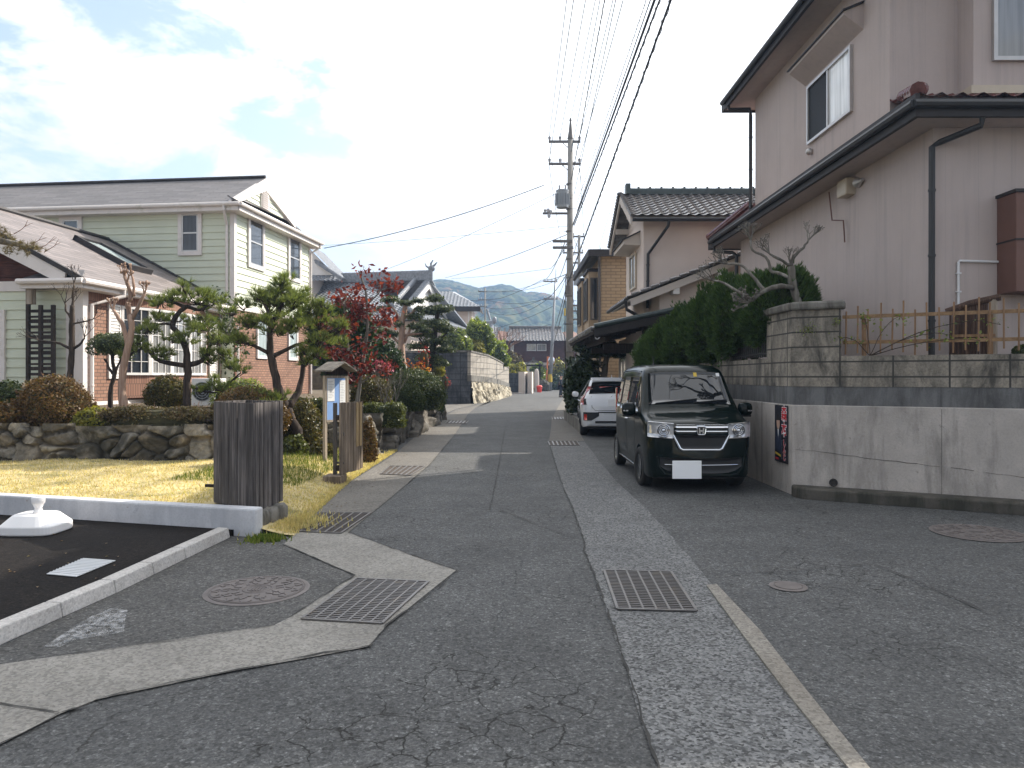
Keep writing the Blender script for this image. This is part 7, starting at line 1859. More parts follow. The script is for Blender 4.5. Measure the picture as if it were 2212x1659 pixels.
# red dogwood
Y = 16.5; d_ = lambda u, v, d=0: P(u, v, Y + d); t = thing('dogwood_tree', 'slender dogwood with drooping dark red leaves behind the notice board', 'tree', tuple(d_(762, 880))); m = MB(); ends = []
mains = [(.05, .02, [d_(772, 880), d_(778, 820), d_(788, 760), d_(795, 690), d_(790, 630), d_(775, 585)]), (.03, .015, [d_(752, 890), d_(752, 800), d_(750, 720, .2), d_(742, 660, .2)]), (.022, .01, [d_(790, 700), d_(760, 670), d_(730, 650)]), (.022, .01, [d_(792, 660), d_(812, 640), d_(825, 625)]), (.02, .01, [d_(780, 800), d_(735, 775), d_(705, 750)]), (.02, .01, [d_(790, 720), d_(820, 705), d_(828, 690)]), (.02, .01, [d_(752, 740), d_(725, 715), d_(715, 690)]), (.018, .009, [d_(778, 830), d_(800, 812), d_(815, 800)])]
for r0, r1, q in mains: limb(m, q, r0, r1, 6, .01)
m.build('trunk', K['barkg'], t); m = MB()
for r0, r1, q in mains:
    for i in range(7):
        f = rnd.uniform(.3, 1); k = min(int(f * (len(q) - 1)), len(q) - 2); p = Vector(q[k]).lerp(Vector(q[k + 1]), f * (len(q) - 1) - k); twigs_rec(m, p, V(rnd.uniform(-1, 1), rnd.uniform(-1, 1), .3), .28, .009, 1, ends, .8)
m.build('bare_crown', K['barkg'], t)
C = []
for e, d in ends:
    if rnd.random() < .62:
        for i in range(12): C.append(e + Vector((rnd.gauss(0, .10), rnd.gauss(0, .10), rnd.gauss(-.05, .08))))
Q = leafquads(np.array(C), .070, .5, np.tile([0., 0., .25], (len(C), 1)), 1.0); np_mesh('foliage', Q.reshape(-1, 3), 4, K['redleaf'], t)

def niwaki(label, base, mains, pads, bark, mat, leaf, dens=260, cat='tree'):
    t = thing('niwaki_tree', label, cat, tuple(base)); m = MB()
    for r0, r1, q in mains: limb(m, q, r0, r1, 7, .012)
    m.build('trunk', K[bark], t, smooth=True); Qs = []; m = MB()
    for c, rx, rz in pads:
        c = Vector(c); k = int(dens * (rx / .3) ** 1.6) + 40; Pn, nr = dome_pts(k, (c.x, c.y, c.z - rz * .6), rx, rx * .9, rz, rz * 1.6, 2.2, .22, int(abs(c.x * 999)) % 999, .5); Qs.append(leafquads(Pn, leaf, .5, nr, 1.2))
        m.ell((c.x, c.y, c.z), rx * .72, rx * .65, rz * .6, 12, 7)
    m.build('inner_foliage', K['coreg'], t); np_mesh('foliage', np.concatenate(Qs).reshape(-1, 3), 4, K[mat], t); return t
Y = 25; n1 = lambda u, v, d=0: P(u, v, Y + d)
niwaki('open cloud pruned tree with a pale trunk in front of the cream tiled house', n1(871, 850),
       [(.16, .08, [n1(871, 850), n1(870, 800), n1(866, 760), n1(868, 720), n1(870, 690), n1(876, 660)]), (.06, .03, [n1(868, 750), n1(848, 728), n1(825, 722)]), (.06, .03, [n1(868, 725), n1(890, 722), n1(912, 720)]), (.05, .03, [n1(869, 700), n1(852, 670), n1(836, 655)]), (.05, .03, [n1(870, 690), n1(890, 675), n1(905, 660)]), (.05, .03, [n1(874, 740), n1(888, 705), n1(895, 690)])],
       [(n1(818, 716), .42, .14), (n1(842, 722), .36, .13), (n1(826, 668), .30, .13), (n1(843, 648), .34, .14), (n1(878, 655), .26, .12), (n1(895, 684), .32, .14), (n1(898, 706), .34, .13), (n1(918, 715), .28, .12), (n1(903, 650), .22, .1), (n1(862, 702), .22, .1), (n1(905, 668), .2, .1)], 'barkl', 'niwaki', .05, 210)
Y = 27.5
niwaki('dense dark cloud pruned podocarpus beside the dark shaded end of the block wall', n1(925, 850),
       [(.15, .08, [n1(925, 850), n1(928, 800), n1(936, 750), n1(940, 710), n1(945, 680), n1(940, 665)]), (.05, .03, [n1(932, 770), n1(915, 745), n1(905, 730)]), (.05, .03, [n1(938, 735), n1(960, 725), n1(965, 715)])],
       [(n1(925, 672), .52, .20), (n1(955, 668), .45, .18), (n1(940, 700), .58, .22), (n1(962, 712), .40, .18), (n1(912, 722), .48, .16), (n1(945, 738), .55, .2), (n1(905, 748), .48, .16), (n1(960, 755), .48, .16), (n1(925, 772), .5, .15), (n1(938, 645), .36, .16), (n1(950, 785), .40, .15)], 'bark', 'niwaki', .05, 330)
S_('red_maple', 'tiny scarlet maple between the two cloud pruned trees', 'tree', 916, 752, 800, 12, 24.5, 'maple', .8, n=70, leaf=.04, a=.4)
S_('orange_nandina', 'orange and red nandina below the cloud pruned trees', 'shrub', 895, 785, 830, 26, 24.2, 'orangeleaf', .7, n=260, leaf=.05, a=.35)
S_('scarlet_shrub', 'small scarlet shrub against the dark shaded wall', 'shrub', 958, 805, 840, 13, 33, 'maple', .8, n=55, leaf=.045, a=.5)
S_('yellow_green_shrub', 'yellow green rounded shrub beside the dark podocarpus', 'shrub', 940, 776, 812, 20, 29, 'yellowbush', .8, n=900, leaf=.05, a=.2)
t = thing('boulder', 'single rounded boulder sitting on the walkway edge below the mounds', 'boulder', tuple(G(906, 932))); c = G(906, 932); m = MB(); m.ell(c + V(0, 0, .12), .28, .35, .2, 16, 10, 2.4, .04, rnd, -.05); o = m.build('rock', K['coping'], t, smooth=True)
# bare thorny camellia stems among the mounds
Y = 16.8; t = thing('bare_shrub', 'leafless grey twiggy shrub among the clipped mounds', 'shrub', tuple(P(852, 880, Y))); m = MB(); ends = []
for i in range(16): twigs_rec(m, P(835 + rnd.uniform(-14, 26), 880, Y + rnd.uniform(-.2, .2)), V(rnd.uniform(-.3, .3), 0, 1), .42, .010, 2, ends, .45, .3)
m.build('bare_crown', K['barkg'], t)
# bushes on the curved wall
for u, vt, vb, hw, Y, mt, lb in ((985, 705, 765, 36, 47, 'lime', 'bright leafy bush at the near end of the curved block wall'), (1030, 690, 765, 38, 50, 'lime', 'tallest bright bush overhanging the curved block wall'), (1072, 738, 790, 28, 57, 'lime', 'bushy green shrub at the far end of the curved block wall'), (1008, 728, 770, 30, 49, 'yellowbush', 'yellow tinged bush spilling between the greener ones on the curved wall')):
    S_('wall_bush', lb, 'bush', u, vt, vb, hw, Y, mt, .9, n=2600, leaf=.11, a=.3, core='coreg', group='bushes above the curved block wall', asp=.35)
Y = 62; t = thing('bare_tree', 'reddish bare tree in front of the brown boarded house', 'tree', tuple(P(1085, 800, Y))); m = MB(); ends = []
limb(m, [P(1088, 830, Y), P(1088, 780, Y), P(1086, 750, Y)], .12, .08, 6)
for i in range(12): twigs_rec(m, P(1087, 765, Y), V(rnd.uniform(-1, 1), rnd.uniform(-.6, .6), 1), 1.1, .04, 2, ends, .6, .3)
m.build('bare_crown', K['twigs'], t)
for u, vt, vb, hw, Y, mt, lb in ((1112, 788, 830, 24, 72, 'yellowbush', 'yellow bush above the pale gate wall'), (1108, 765, 800, 20, 78, 'dryhedge', 'grey twiggy shrub beside the gate roof'), (1160, 790, 846, 15, 84, 'lime', 'green shrub below the gate roof'), (1178, 798, 846, 13, 91, 'yellowbush', 'pale green shrub beside the orange mirror pole'), (1208, 780, 846, 20, 90, 'yellowbush', 'orange tinged shrub behind the standing man'), (1207, 815, 848, 22, 88, 'darkleaf', 'dark low hedge behind the standing man'), (1150, 832, 848, 9, 82, 'darkleaf', 'small dark bush beside the red bin')):
    S_('roadside_bush', lb, 'bush', u, vt, vb, hw, Y, mt, .9, n=1000, leaf=.15, a=.25, core='coreg', group='bushes at the bend of the road')
# planting at the carport
Y = 24.5
S_('evergreen_hedge', 'dark evergreen hedge at the foot of the concrete pole', 'hedge', 1256, 778, 888, 33, 24.0, 'darkleaf', .9, n=4500, leaf=.06, a=.2, core='coreg', p=2.6)
niwaki('dark cloud pruned evergreen beside the carport eave', n1(1300, 880),
       [(.14, .09, [n1(1300, 890), n1(1302, 840), n1(1306, 800), n1(1312, 765)]), (.06, .03, [n1(1303, 810), n1(1270, 790), n1(1250, 780)]), (.05, .03, [n1(1300, 840), n1(1292, 800), n1(1290, 770)])],
       [(n1(1268, 752), .52, .2), (n1(1300, 745), .56, .2), (n1(1328, 755), .50, .2), (n1(1290, 765), .55, .18), (n1(1252, 782), .52, .2), (n1(1275, 788), .42, .17), (n1(1340, 768), .26, .12)], 'barkg', 'darkleaf', .055, 330)
m = MB(); t = thing('planter_kerb', 'low dark concrete planter kerb under the evergreen hedge', 'planter', tuple(G(1248, 900))); m.box(1.95, 2.08, 20.6, 27, 0, .34); m.box(2.08, 2.7, 23.2, 23.35, 0, .34); m.build('kerb_body', K['coping'], t)
# long juniper hedge over the block wall: separate trimmed trees grown together
jun = [(4.13, 11.35, 2.12, .52, 1.06), (4.08, 12.5, 2.0, .64, 1.24), (4.0, 13.7, 1.95, .68, 1.22), (3.85, 14.9, 1.85, .68, 1.08), (3.72, 16.1, 1.70, .68, 1.02), (3.6, 17.2, 1.5, .62, .98)]
for i, (x, y, z, r_, H) in enumerate(jun):
    lb = ['juniper behind the coping pillar, round end of the trimmed hedge', 'trimmed juniper, second along from the coping pillar', 'trimmed juniper, third along from the coping pillar', 'trimmed juniper, fourth along from the coping pillar', 'trimmed juniper, fifth along from the coping pillar', 'trimmed juniper at the carport end of the hedge'][i]
    t = thing('trimmed_juniper', lb, 'hedge', (x, y, z), 'junipers trimmed into one hedge over the wall')
    m = MB(); m.ell((x, y, z + H * .52), r_ * .86, .70, H * .46, 18, 12, 2.6, .06, rnd); m.tube([(x + .2, y, 1.7), (x + .05, y, z + .3)], .06, 6); m.build('inner_foliage', K['coreg'], t)
    D = unit(6500); S2 = np.sign(D) * np.abs(D) ** (2 / 2.4); rad = lump(D, 4.5, .17, i + 40) * (1 - .2 * rng.random(len(D)) ** 2 + .14 * rng.random(len(D)) ** 8)
    Pn = S2 * np.array([r_, .80, H * .54]) * rad[:, None] + np.array([x, y, z + H * .52]); Dd = D * .7 + np.array([0, 0, .75])
    np_mesh('foliage', tufts(Pn, Dd, .085, 6, .010, .55).reshape(-1, 3), 3, K['juniper'], t)
# bare pruned tree above the coping
Y = 10.6; t_ = lambda u, v, d=0: P(u, v, Y + d)
bare('pruned_tree', 'bare lichen grey pruned tree with crooked limbs behind the coping pillar', 'tree', t_(1722, 700),
     [(.075, .055, [t_(1735, 720), t_(1722, 650), t_(1712, 610), t_(1708, 575)]), (.040, .030, [t_(1712, 622, -.05), t_(1690, 618, -.2), t_(1655, 626, -.3), t_(1625, 648, -.35)]), (.026, .012, [t_(1625, 648, -.35), t_(1590, 628, -.35), t_(1560, 610, -.3), t_(1540, 606, -.3)]), (.028, .015, [t_(1650, 626, -.3), t_(1625, 595, -.25), t_(1600, 572, -.2), t_(1572, 570, -.2)]), (.028, .015, [t_(1708, 600), t_(1680, 590, .1), t_(1665, 585, .1), t_(1655, 555, .1), t_(1625, 540, .1), t_(1622, 520, .1)]), (.028, .014, [t_(1708, 578), t_(1715, 555), t_(1735, 535), t_(1745, 520)]), (.026, .014, [t_(1708, 575), t_(1680, 558, -.1), t_(1662, 548, -.1)])], 'barkg', 2, .13, 1.4, .008, 4)
# wild rose trailing through the bamboo fence
t = thing('rose_briar', 'thin green briar trailing through the bamboo fence', 'plant', tuple(B_ + dC * .95 + nC * .1 + V(0, 0, 1.85))); m = MB(); q0 = B_ + dC * .95 + nC * .06 + V(0, 0, 1.87); C = []
for ex_, ez_ in ((1.4, .42), (.9, .28), (-.35, .25), (1.2, .20), (.4, .5), (-.1, .55)):
    pts = [q0, q0 + dC * ex_ * .4 + V(0, 0, ez_ * .7), q0 + dC * ex_ * .8 + V(0, 0, ez_), q0 + dC * ex_ - nC * .1 + V(0, 0, ez_ * .85)]; o_ = limb(m, pts, .006, .003, 4, .01)
    for p in o_[3:]:
        for i in range(5): C.append(p + Vector((rnd.gauss(0, .05), rnd.gauss(0, .05), rnd.gauss(0, .04))))
m.build('stems', K['bark'], t); np_mesh('foliage', leafquads(np.array(C), .022, .6).reshape(-1, 3), 4, K['lime'], t)
t = thing('wall_fern', 'tuft of fern growing from the block pillar joints', 'plant', tuple(B_ + dC * .3 + V(0, 0, 2.2)))
C = [B_ + dC * (.22 + rnd.gauss(0, .07)) - nC * rnd.uniform(.01, .05) + V(0, 0, 2.24 + rnd.gauss(0, .035)) for i in range(90)] + [B_ + dC * (.56 + rnd.gauss(0, .03)) - nC * rnd.uniform(.01, .05) + V(0, 0, 2.32 + rnd.gauss(0, .03)) for i in range(50)]
np_mesh('foliage', leafquads(np.array(C), .016, .4).reshape(-1, 3), 4, K['lime'], t)
S_('corner_shrub', 'small green shrub at the end of the bamboo fence', 'shrub', 2205, 745, 775, 16, 9.0, 'moundg', 1, n=400, leaf=.02, a=.3)
# ================================================================ plank gate piers, notice board, banner base
def planks(m, a, b, z0, z1, n, th=.022, rag=.02, gap=.013):
    a, b = Vector(a), Vector(b); d = (b - a) / n; nn = V(d.y, -d.x, 0).normalized()
    for i in range(n):
        o = a + d * i + d.normalized() * gap * .5; o.z = z0 + rnd.uniform(0, rag); w = d.length - gap
        off = nn * rnd.uniform(-.004, .006)
        m.obox(o + off, d.normalized() * w, -nn * th, V(0, 0, z1 - o.z + rnd.uniform(-rag * .3, rag * .3)))
t = thing('plank_gate_pier', 'tall dark weathered plank gate pier standing at the end of the low white wall', 'gate pier', (-2.9, 7.7, 0))
pa, pb, pc = V(-3.27, 7.86, 0), V(-2.66, 7.40, 0), V(-2.56, 8.02, 0)
m = MB(); planks(m, pa, pb, .22, 1.33, 5); m.build('front_planks', K['plankgrey'], t)
m = MB(); planks(m, pb + V(.004, .02, 0), pc, .20, 1.33, 7); m.build('side_planks', K['plankgrey'], t)
m = MB(); pd = V(-3.1, 8.4, 0); planks(m, pc, pd, .22, 1.33, 5); planks(m, pd, pa, .22, 1.33, 4); m.build('rear_planks', K['plankgrey'], t)
m = MB(); m.prism([pa + V(.04, .03, .1), pb + V(0, .06, .1), pc + V(-.05, 0, .1), pd + V(.02, -.05, .1)], V(0, 0, 1.1)); m.build('inner_frame', K['darkwood'], t)
m = MB(); m.obox(pa + V(-.13, .08, .38), V(.2, -.05, 0), V(.01, .04, 0), V(0, 0, .03)); m.obox(pa + V(-.12, .08, 1.11), V(.2, -.05, 0), V(.005, .02, 0), V(0, 0, .015)); m.build('hinge_pin', K['darkwood'], t)
t = thing('footing_stones', 'short row of rough footing stones under the tall plank pier', 'stones', (-2.6, 7.6, 0))
for i in range(3):
    c = pb.lerp(pc, .12 + i * .33) + V(.005, 0, .10); m = MB(); m.ell(c, .10, .12, .115, 12, 8, 3.5, .05, rnd, -.02); m.build('stone', K['coping'], t, smooth=True)
t = thing('plank_gate', 'sun bleached plank gate panel with two fresh boards beside the notice board', 'gate panel', (-2.5, 11, 0))
qa, qb = V(-2.54, 10.6, 0), V(-2.36, 11.38, 0)
m = MB(); planks(m, qa, qb, .14, 1.215, 9); m.build('planks', K['planktan'], t)
m = MB(); d = (qb - qa); nn = V(d.y, -d.x, 0).normalized()
for f in (.66, .80): m.obox(qa + d * f + nn * .006 + V(0, 0, .52), d * .10, nn * .010, V(0, 0, .68))
m.build('fresh_boards', K['plankpale'], t)
m = MB(); m.obox(qa + V(-.02, .05, .2), d * .98, -nn * .06, V(0, 0, .08)); m.obox(qa + V(-.02, .05, .95), d * .98, -nn * .06, V(0, 0, .08)); m.build('rails', K['darkwood'], t)
m = MB(); c = P(724, 1000, 10.75); m.box(c.x - .025, c.x + .025, 10.72, 10.78, 0, 1.21); m.obox((c.x, 10.74, .72), (.14, -.04, 0), (0, .03, 0), (0, 0, .05)); m.obox((c.x, 10.74, .3), (.14, -.04, 0), (0, .03, 0), (0, 0, .03)); m.build('hinge_post', K['dalu'], t)
m = MB(); m.box(c.x - .12, -2.5, 10.5, 10.85, 0, .14); m.build('rotten_sill', K['planktan'], t)
# notice board
t = thing('notice_board', 'roofed blue notice board with two sheets of paper on pale posts', 'notice board', (-3.2, 12.3, 0))
ba, bb = V(-3.19, 12.25, 0), V(-2.93, 12.72, 0); d = (bb - ba); nn = V(d.y, -d.x, 0).normalized()
for p, z in ((ba, 1.62), (bb, 1.62)):
    m = MB(); m.obox(p + V(0, 0, 0), d.normalized() * .05, -nn * .055, V(0, 0, z)); m.build('post', K['postgrey'], t)
m = MB(); m.obox(ba + d * .08 + V(0, 0, .85), d * .86, -nn * .02, V(0, 0, .74)); m.build('board', K['blueboard'], t)
m = MB()
for z in (.82, 1.58): m.obox(ba + d * .05 + nn * .005 + V(0, 0, z), d * .92, -nn * .035, V(0, 0, .04))
m.obox(ba + d * .05 + nn * .004 + V(0, 0, .86), d * .03, -nn * .03, V(0, 0, .72)); m.obox(bb - d * .07 + nn * .004 + V(0, 0, .86), d * .03, -nn * .03, V(0, 0, .72)); m.build('board_frame', K['postgrey'], t)
for f0, f1, z0, z1 in ((.10, .42, 1.18, 1.57), (.66, .92, 1.02, 1.54)):
    m = MB(); m.obox(ba + d * f0 + nn * .003 + V(0, 0, z0), d * (f1 - f0), nn * .003, V(0, 0, z1 - z0)); o = m.build('notice_sheet', K['paper'], t)
    m = MB()
    for k in range(int((z1 - z0 - .06) / .028)):
        m.obox(ba + d * (f0 + .03) + nn * .0062 + V(0, 0, z1 - .05 - k * .028), d * (f1 - f0 - .06) * rnd.uniform(.6, 1), nn * .0006, V(0, 0, .005))
    m.build('printed_lines', K['ink'], o)
mc_ = (ba + bb) / 2 + V(0, 0, 1.84); u_ = d.normalized()
for s in (1, -1):
    m = MB(); m.prism([mc_ - nn * .2, mc_ + nn * .2, mc_ + nn * .2 + u_ * s * .32 - V(0, 0, .15), mc_ - nn * .2 + u_ * s * .32 - V(0, 0, .15)], V(0, 0, .025)); m.build('roof_board', K['roofpaint'], t)
m = MB(); m.prism([mc_ - u_ * .27 - V(0, 0, .15), mc_ + u_ * .27 - V(0, 0, .15), mc_ - V(0, 0, .02)], nn * .02); m.prism([mc_ - u_ * .28 - V(0, 0, .20), mc_ + u_ * .28 - V(0, 0, .20), mc_ + u_ * .27 - V(0, 0, .15), mc_ - u_ * .27 - V(0, 0, .15)], nn * .02); m.build('gable_board', K['darkwood'], t)
# white water filled banner base
t = thing('banner_base', 'white plastic water filled banner pole base standing in the parking lot', 'banner base', (-4.72, 7.15, .062))
c = V(-4.72, 7.12, .062); m = MB()
prof = [(.255, 0), (.27, .012), (.27, .085), (.255, .10), (.175, .18), (.16, .188), (.001, .188)]
rings = []; N = 32
sq = lambda a, r: (math.copysign(abs(math.cos(a)) ** .42, math.cos(a)) * r, math.copysign(abs(math.sin(a)) ** .42, math.sin(a)) * r * .86)
vs = [c + V(*sq(2 * math.pi * k / N + .0, r), h) for r, h in prof for k in range(N)]
fs = [(i * N + k, i * N + (k + 1) % N, (i + 1) * N + (k + 1) % N, (i + 1) * N + k) for i in range(len(prof) - 1) for k in range(N)] + [list(range(N - 1, -1, -1))]
m.add(vs, fs); m.build('tank', K['plastic'], t, smooth=False, bevel=.008)
m = MB(); m.lathe(c + V(.02, 0, .188), [(.05, 0), (.04, .02), (.032, .05), (.05, .09), (.06, .10), (.062, .155), (.05, .165), (.03, .165)], 16); m.build('pole_socket', K['plastic'], t, smooth=True)
m = MB(); m.lathe(c + V(.02, 0, .353), [(.034, 0), (.001, .002)], 14); m.build('socket_hole', K['greybox'], t)

# ================================================================ utility poles
def pole(label, base, top, r0, r1, mat='polec', steps=True):
    t = thing('utility_pole', label, 'utility pole', tuple(base), 'utility poles along the street'); m = MB(); base, top = Vector(base), Vector(top)
    m.tube([base, base.lerp(top, .5), top], [r0, (r0 + r1) / 2, r1], 16); m.build('shaft', K[mat], t, smooth=True)
    if steps:
        m = MB(); k = int((top - base).length / .9)
        for i in range(3, k):
            p = base.lerp(top, i / k); s = 1 if i % 2 else -1; r = r0 + (r1 - r0) * i / k; m.tube([p + V(s * r * .8, 0, 0), p + V(s * (r + .13), 0, 0)], .012, 5)
        m.build('step_bolts', K['steel'], t)
    return t
def arm(t, p0, p1, ins=(0, .5, 1), h=.16, r=.045, brace=None, down=False):
    p0, p1 = Vector(p0), Vector(p1); m = MB(); d = (p1 - p0); m.obox(p0 - V(0, r, r), d, V(0, 2 * r, 0), V(0, 0, 2 * r)); 
    if brace: m.tube([p0.lerp(p1, brace[0]), brace[1]], .018, 5)
    a = m.build('cross_arm', K['steel'], t)
    for f in ins:
        m = MB(); q = p0.lerp(p1, f); s = -1 if down else 1
        m.lathe(q + V(0, 0, r if not down else -r - h), [(.03, 0), (.03, h * .2), (.06, h * .3), (.06, h * .45), (.04, h * .5), (.065, h * .6), (.065, h * .78), (.03, h)], 10); m.build('insulator', K['porc'], a)
YP = 29.0; pp = lambda u, v: P(u, v, YP); xp = P(1230, 0, YP).x
np_ = pole('tall concrete utility pole carrying a transformer beside the evergreen hedge', (xp, YP, 0), P(1232, 300, YP), .165, .105)
m = MB(); m.tube([P(1232, 300, YP), P(1232.5, 285, YP), P(1232.5, 262, YP)], [.13, .09, .04], 10); m.lathe(P(1232.5, 262, YP), [(.04, 0), (.06, .04), (.02, .14)], 8); m.build('pole_cap', K['steel'], np_)
arm(np_, pp(1185, 306), pp(1254, 306), (.03, .36, .97), .18, .045, (.4, pp(1231, 322)))
arm(np_, pp(1185, 354), pp(1254, 354), (.03, .36, .97), .18, .045, (.4, pp(1231, 372)))
arm(np_, pp(1172, 461) , pp(1226, 461), (.1, .25), .14, .04)
for v, u0, u1 in ((521, 1194, 1236), (535, 1194, 1238)): arm(np_, P(u0, v, YP - .2), P(u1, v, YP - .2), (), .1, .05)
for v in (398, 430, 452, 500, 560, 600, 640, 700, 760):
    m = MB(); p = V(xp, YP, P(0, v, YP).z); f = p.z / 12; m.lathe(p, [(.17 - .055 * f, -.03), (.178 - .055 * f, 0), (.17 - .055 * f, .03)], 16); m.build('band', K['steel'], np_)
m = MB(); q = pp(1214, 433); m.lathe(q - V(0, .25, .36), [(.05, -.02), (.24, 0), (.25, .1), (.25, .62), (.26, .64), (.26, .70), (.1, .74)], 18)
for i in range(9): a = math.pi * (.9 + 1.2 * i / 8); m.obox(q + V(math.cos(a) * .25, -.25 + math.sin(a) * .25, -.26), V(math.cos(a) * .05, math.sin(a) * .05, 0), V(-math.sin(a) * .012, math.cos(a) * .012, 0), V(0, 0, .45))
tr_ = m.build('transformer', K['greybox'], np_)
for dx in (-.12, .12):
    m = MB(); m.lathe(q + V(dx, -.25, .36), [(.03, 0), (.045, .05), (.03, .09), (.045, .13), (.02, .2)], 8); m.build('bushing', K['porc'], tr_)
m = MB()
for i, (u, v) in enumerate(((1184, 455), (1190, 458), (1186, 466))): m.ell(P(u, v, YP - .1), .07, .06, .10, 8, 6)
m.build('cutout_fuse', K['porc'], np_)
m = MB(); q = pp(1227, 622); m.box(q.x - .10, q.x + .04, YP - .32, YP - .15, q.z - .25, q.z + .05); m.tube([q + V(.1, -.2, .4), q + V(-.05, -.25, .25), q + V(-.02, -.22, .05)], .035, 6); m.build('cable_junction', K['steel'], np_)
m = MB(); m.box(xp - .22, xp - .15, YP - .08, YP - .02, P(0, 682, YP).z, P(0, 666, YP).z); m.build('warning_tag', K['yellow'], np_)
m = MB(); m.tube([pp(1222, 600), pp(1221, 660), pp(1220, 740), pp(1222, 800)], .02, 6); m.build('riser_cable', K['rubber'], np_)
Y2 = 56.0; q2 = lambda u, v: P(u, v, Y2); x2 = q2(1250, 0).x
p2_ = pole('second concrete utility pole showing just behind the transformer pole', (x2, Y2, 0), q2(1251, 508), .17, .11)
for v, u0, u1 in ((511, 1238, 1262), (546, 1216, 1260), (568, 1225, 1258), (660, 1238, 1254), (672, 1238, 1254), (690, 1238, 1252)): arm(p2_, q2(u0, v), q2(u1, v), (.05, .95) if v < 560 else (), .22, .06)
m = MB(); q = q2(1247, 602); m.box(q.x - .3, q.x + .05, Y2 - .4, Y2 - .1, q.z - .55, q.z + .55); m.build('equipment_box', K['greybox'], p2_)
Y3 = 82.0; q3 = lambda u, v: P(u, v, Y3)
p3_ = pole('slim pale steel pole leaning by the orange mirror post', (q3(1187.5, 0).x, Y3, 0), q3(1200, 600), .23, .09, 'dpole')
for v in (608, 646): arm(p3_, q3(1174, v), q3(1204, v), (.05, .3, .6, .95), .25, .07)
m = MB(); m.tube([q3(1200, 602), q3(1201, 582)], .03, 5); m.build('lightning_rod', K['steel'], p3_)
m = MB(); p = V(q3(1188.3, 0).x, Y3, 1.0); m.lathe(p, [(.25, 0), (.25, .9)], 16); m.build('hazard_band', K['yellow'], p3_)
Y4 = 92.0; q4 = lambda u, v: P(u, v, Y4)
p4_ = pole('distant braced utility pole against the wooded hill', (q4(1048, 0).x, Y4, 0), q4(1048, 622), .17, .10)
for v in (630, 648, 662): arm(p4_, q4(1033, v), q4(1052, v), (.05, .35, .7), .25, .06)
m = MB(); m.tube([q4(1052, 668), q4(1072, 735), q4(1082, 770)], .13, 8); m.build('brace_pole', K['dpole'], p4_)
# ---------------------------------------------------------------- overhead wires
wn_i = [0]
def wire(label, pts, r, mat='rubber', sag=0.0, group=None, n=14, twist=0):
    wn_i[0] += 1
    pts = [Vector(p) for p in pts]; out = []
    for i in range(len(pts) - 1):
        a, b = pts[i], pts[i + 1]
        for k in range(n): f = k / n; out.append(a.lerp(b, f) - V(0, 0, 4 * sag * f * (1 - f)))
    out.append(pts[-1]); m = MB(); c = sum(out, Vector()) / len(out)
    m.tube(out, r, 5)
    if twist:
        L = sum((out[i + 1] - out[i]).length for i in range(len(out) - 1)); k = int(L / twist); h = []
        for i in range(k * 6):
            f = i / (k * 6) * (len(out) - 1); j = int(f); p = out[j].lerp(out[j + 1], f - j); a = i * math.pi / 3; h.append(p + V(math.cos(a) * r * 1.5, 0, math.sin(a) * r * 1.5))
        m.tube(h, r * .32, 4, cap=False)
    o = m.build('overhead_wire', K[mat], None, loc=tuple(c)); return tag(o, label, 'wire', group)
def over(label, u1, v1, u2, r, mat='bluewire', group='thin wires running overhead from the transformer pole', x1=None, Y1=YP, sag=.02, twist=0, Yend=-5.0, dY=0):
    a = P(u1, v1, Y1); Yb_ = a.x * F / (u2 - CX) + dY; b = P(u2, 0, Yb_); d = (b - a) / (Yb_ - Y1); e = a + d * (Yend - Y1)
    return wire(label, [a, b, e] if Yb_ > Yend else [a, b], r, mat, sag, group, twist=twist)
GL = 'thin pale power wire running overhead from the cross arms of the transformer pole'
for u1, v1, u2 in ((1185.5, 300, 1224), (1186, 347, 1239), (1209, 299, 1265), (1232.5, 258, 1286), (1251, 300, 1324), (1251, 347, 1346), (1234, 330, 1296), (1240, 420, 1330), (1247, 455, 1405)): over(GL, u1, v1, u2, .0135)
over('wavy twisted dark cable running overhead from the middle of the transformer pole', 1234, 390, 1306, .016, 'rubber', None, twist=.9)
over('thin cable with hanger loops between the pale wires and the thick black bundle', 1246, 440, 1396, .009, 'rubber', None, twist=.35)
over('thickest black cable bundle sweeping overhead toward the camera', 1238, 485, 1414, .026, 'rubber', None)
over('thick black cable hugging the thickest bundle overhead', 1240, 487, 1425, .018, 'rubber', None, twist=.5)
over('black spiral wrapped telephone cable, outermost of the thick overhead cables', 1227, 610, 1449, .019, 'rubber', None, twist=.45)
over('hair thin wire outside the thick overhead cables on the van side', 1262, 640, 1457, .012, 'rubber', None, Y1=56)
wire('service cable from the green house eave up to the transformer pole arm', [P(700, 536, 32.5), P(1175, 400, YP)], .02, 'bluewire', .25)
wire('very thin wire slanting from beyond the red dogwood up to the transformer pole', [P(790, 598, 60), P(1222, 408, YP)], .013, 'bluewire', .2)
wire('nearly level thin wire crossing the sky above the tiled roof', [P(700, 530, 60), P(1228, 488, 40)], .014, 'bluewire', .1)
wire('wire sloping from the ridge ornament up to the transformer pole', [P(962, 600, 60), P(1226, 506, YP)], .016, 'rubber', .15)
wire('spiral hung cable low over the wooded hill', [P(975, 602, 80), P(1190, 580, 60), P(1228, 520, YP)], .014, 'rubber', .1, twist=.8)
wire('dark cable sagging across the wooded hill above the brown house', [P(930, 650, 80), P(1080, 645, 70), P(1170, 605, 60), P(1229, 590, YP)], .02, 'rubber', .1)
GS = 'distant wire strung between the poles in front of the wooded hill'
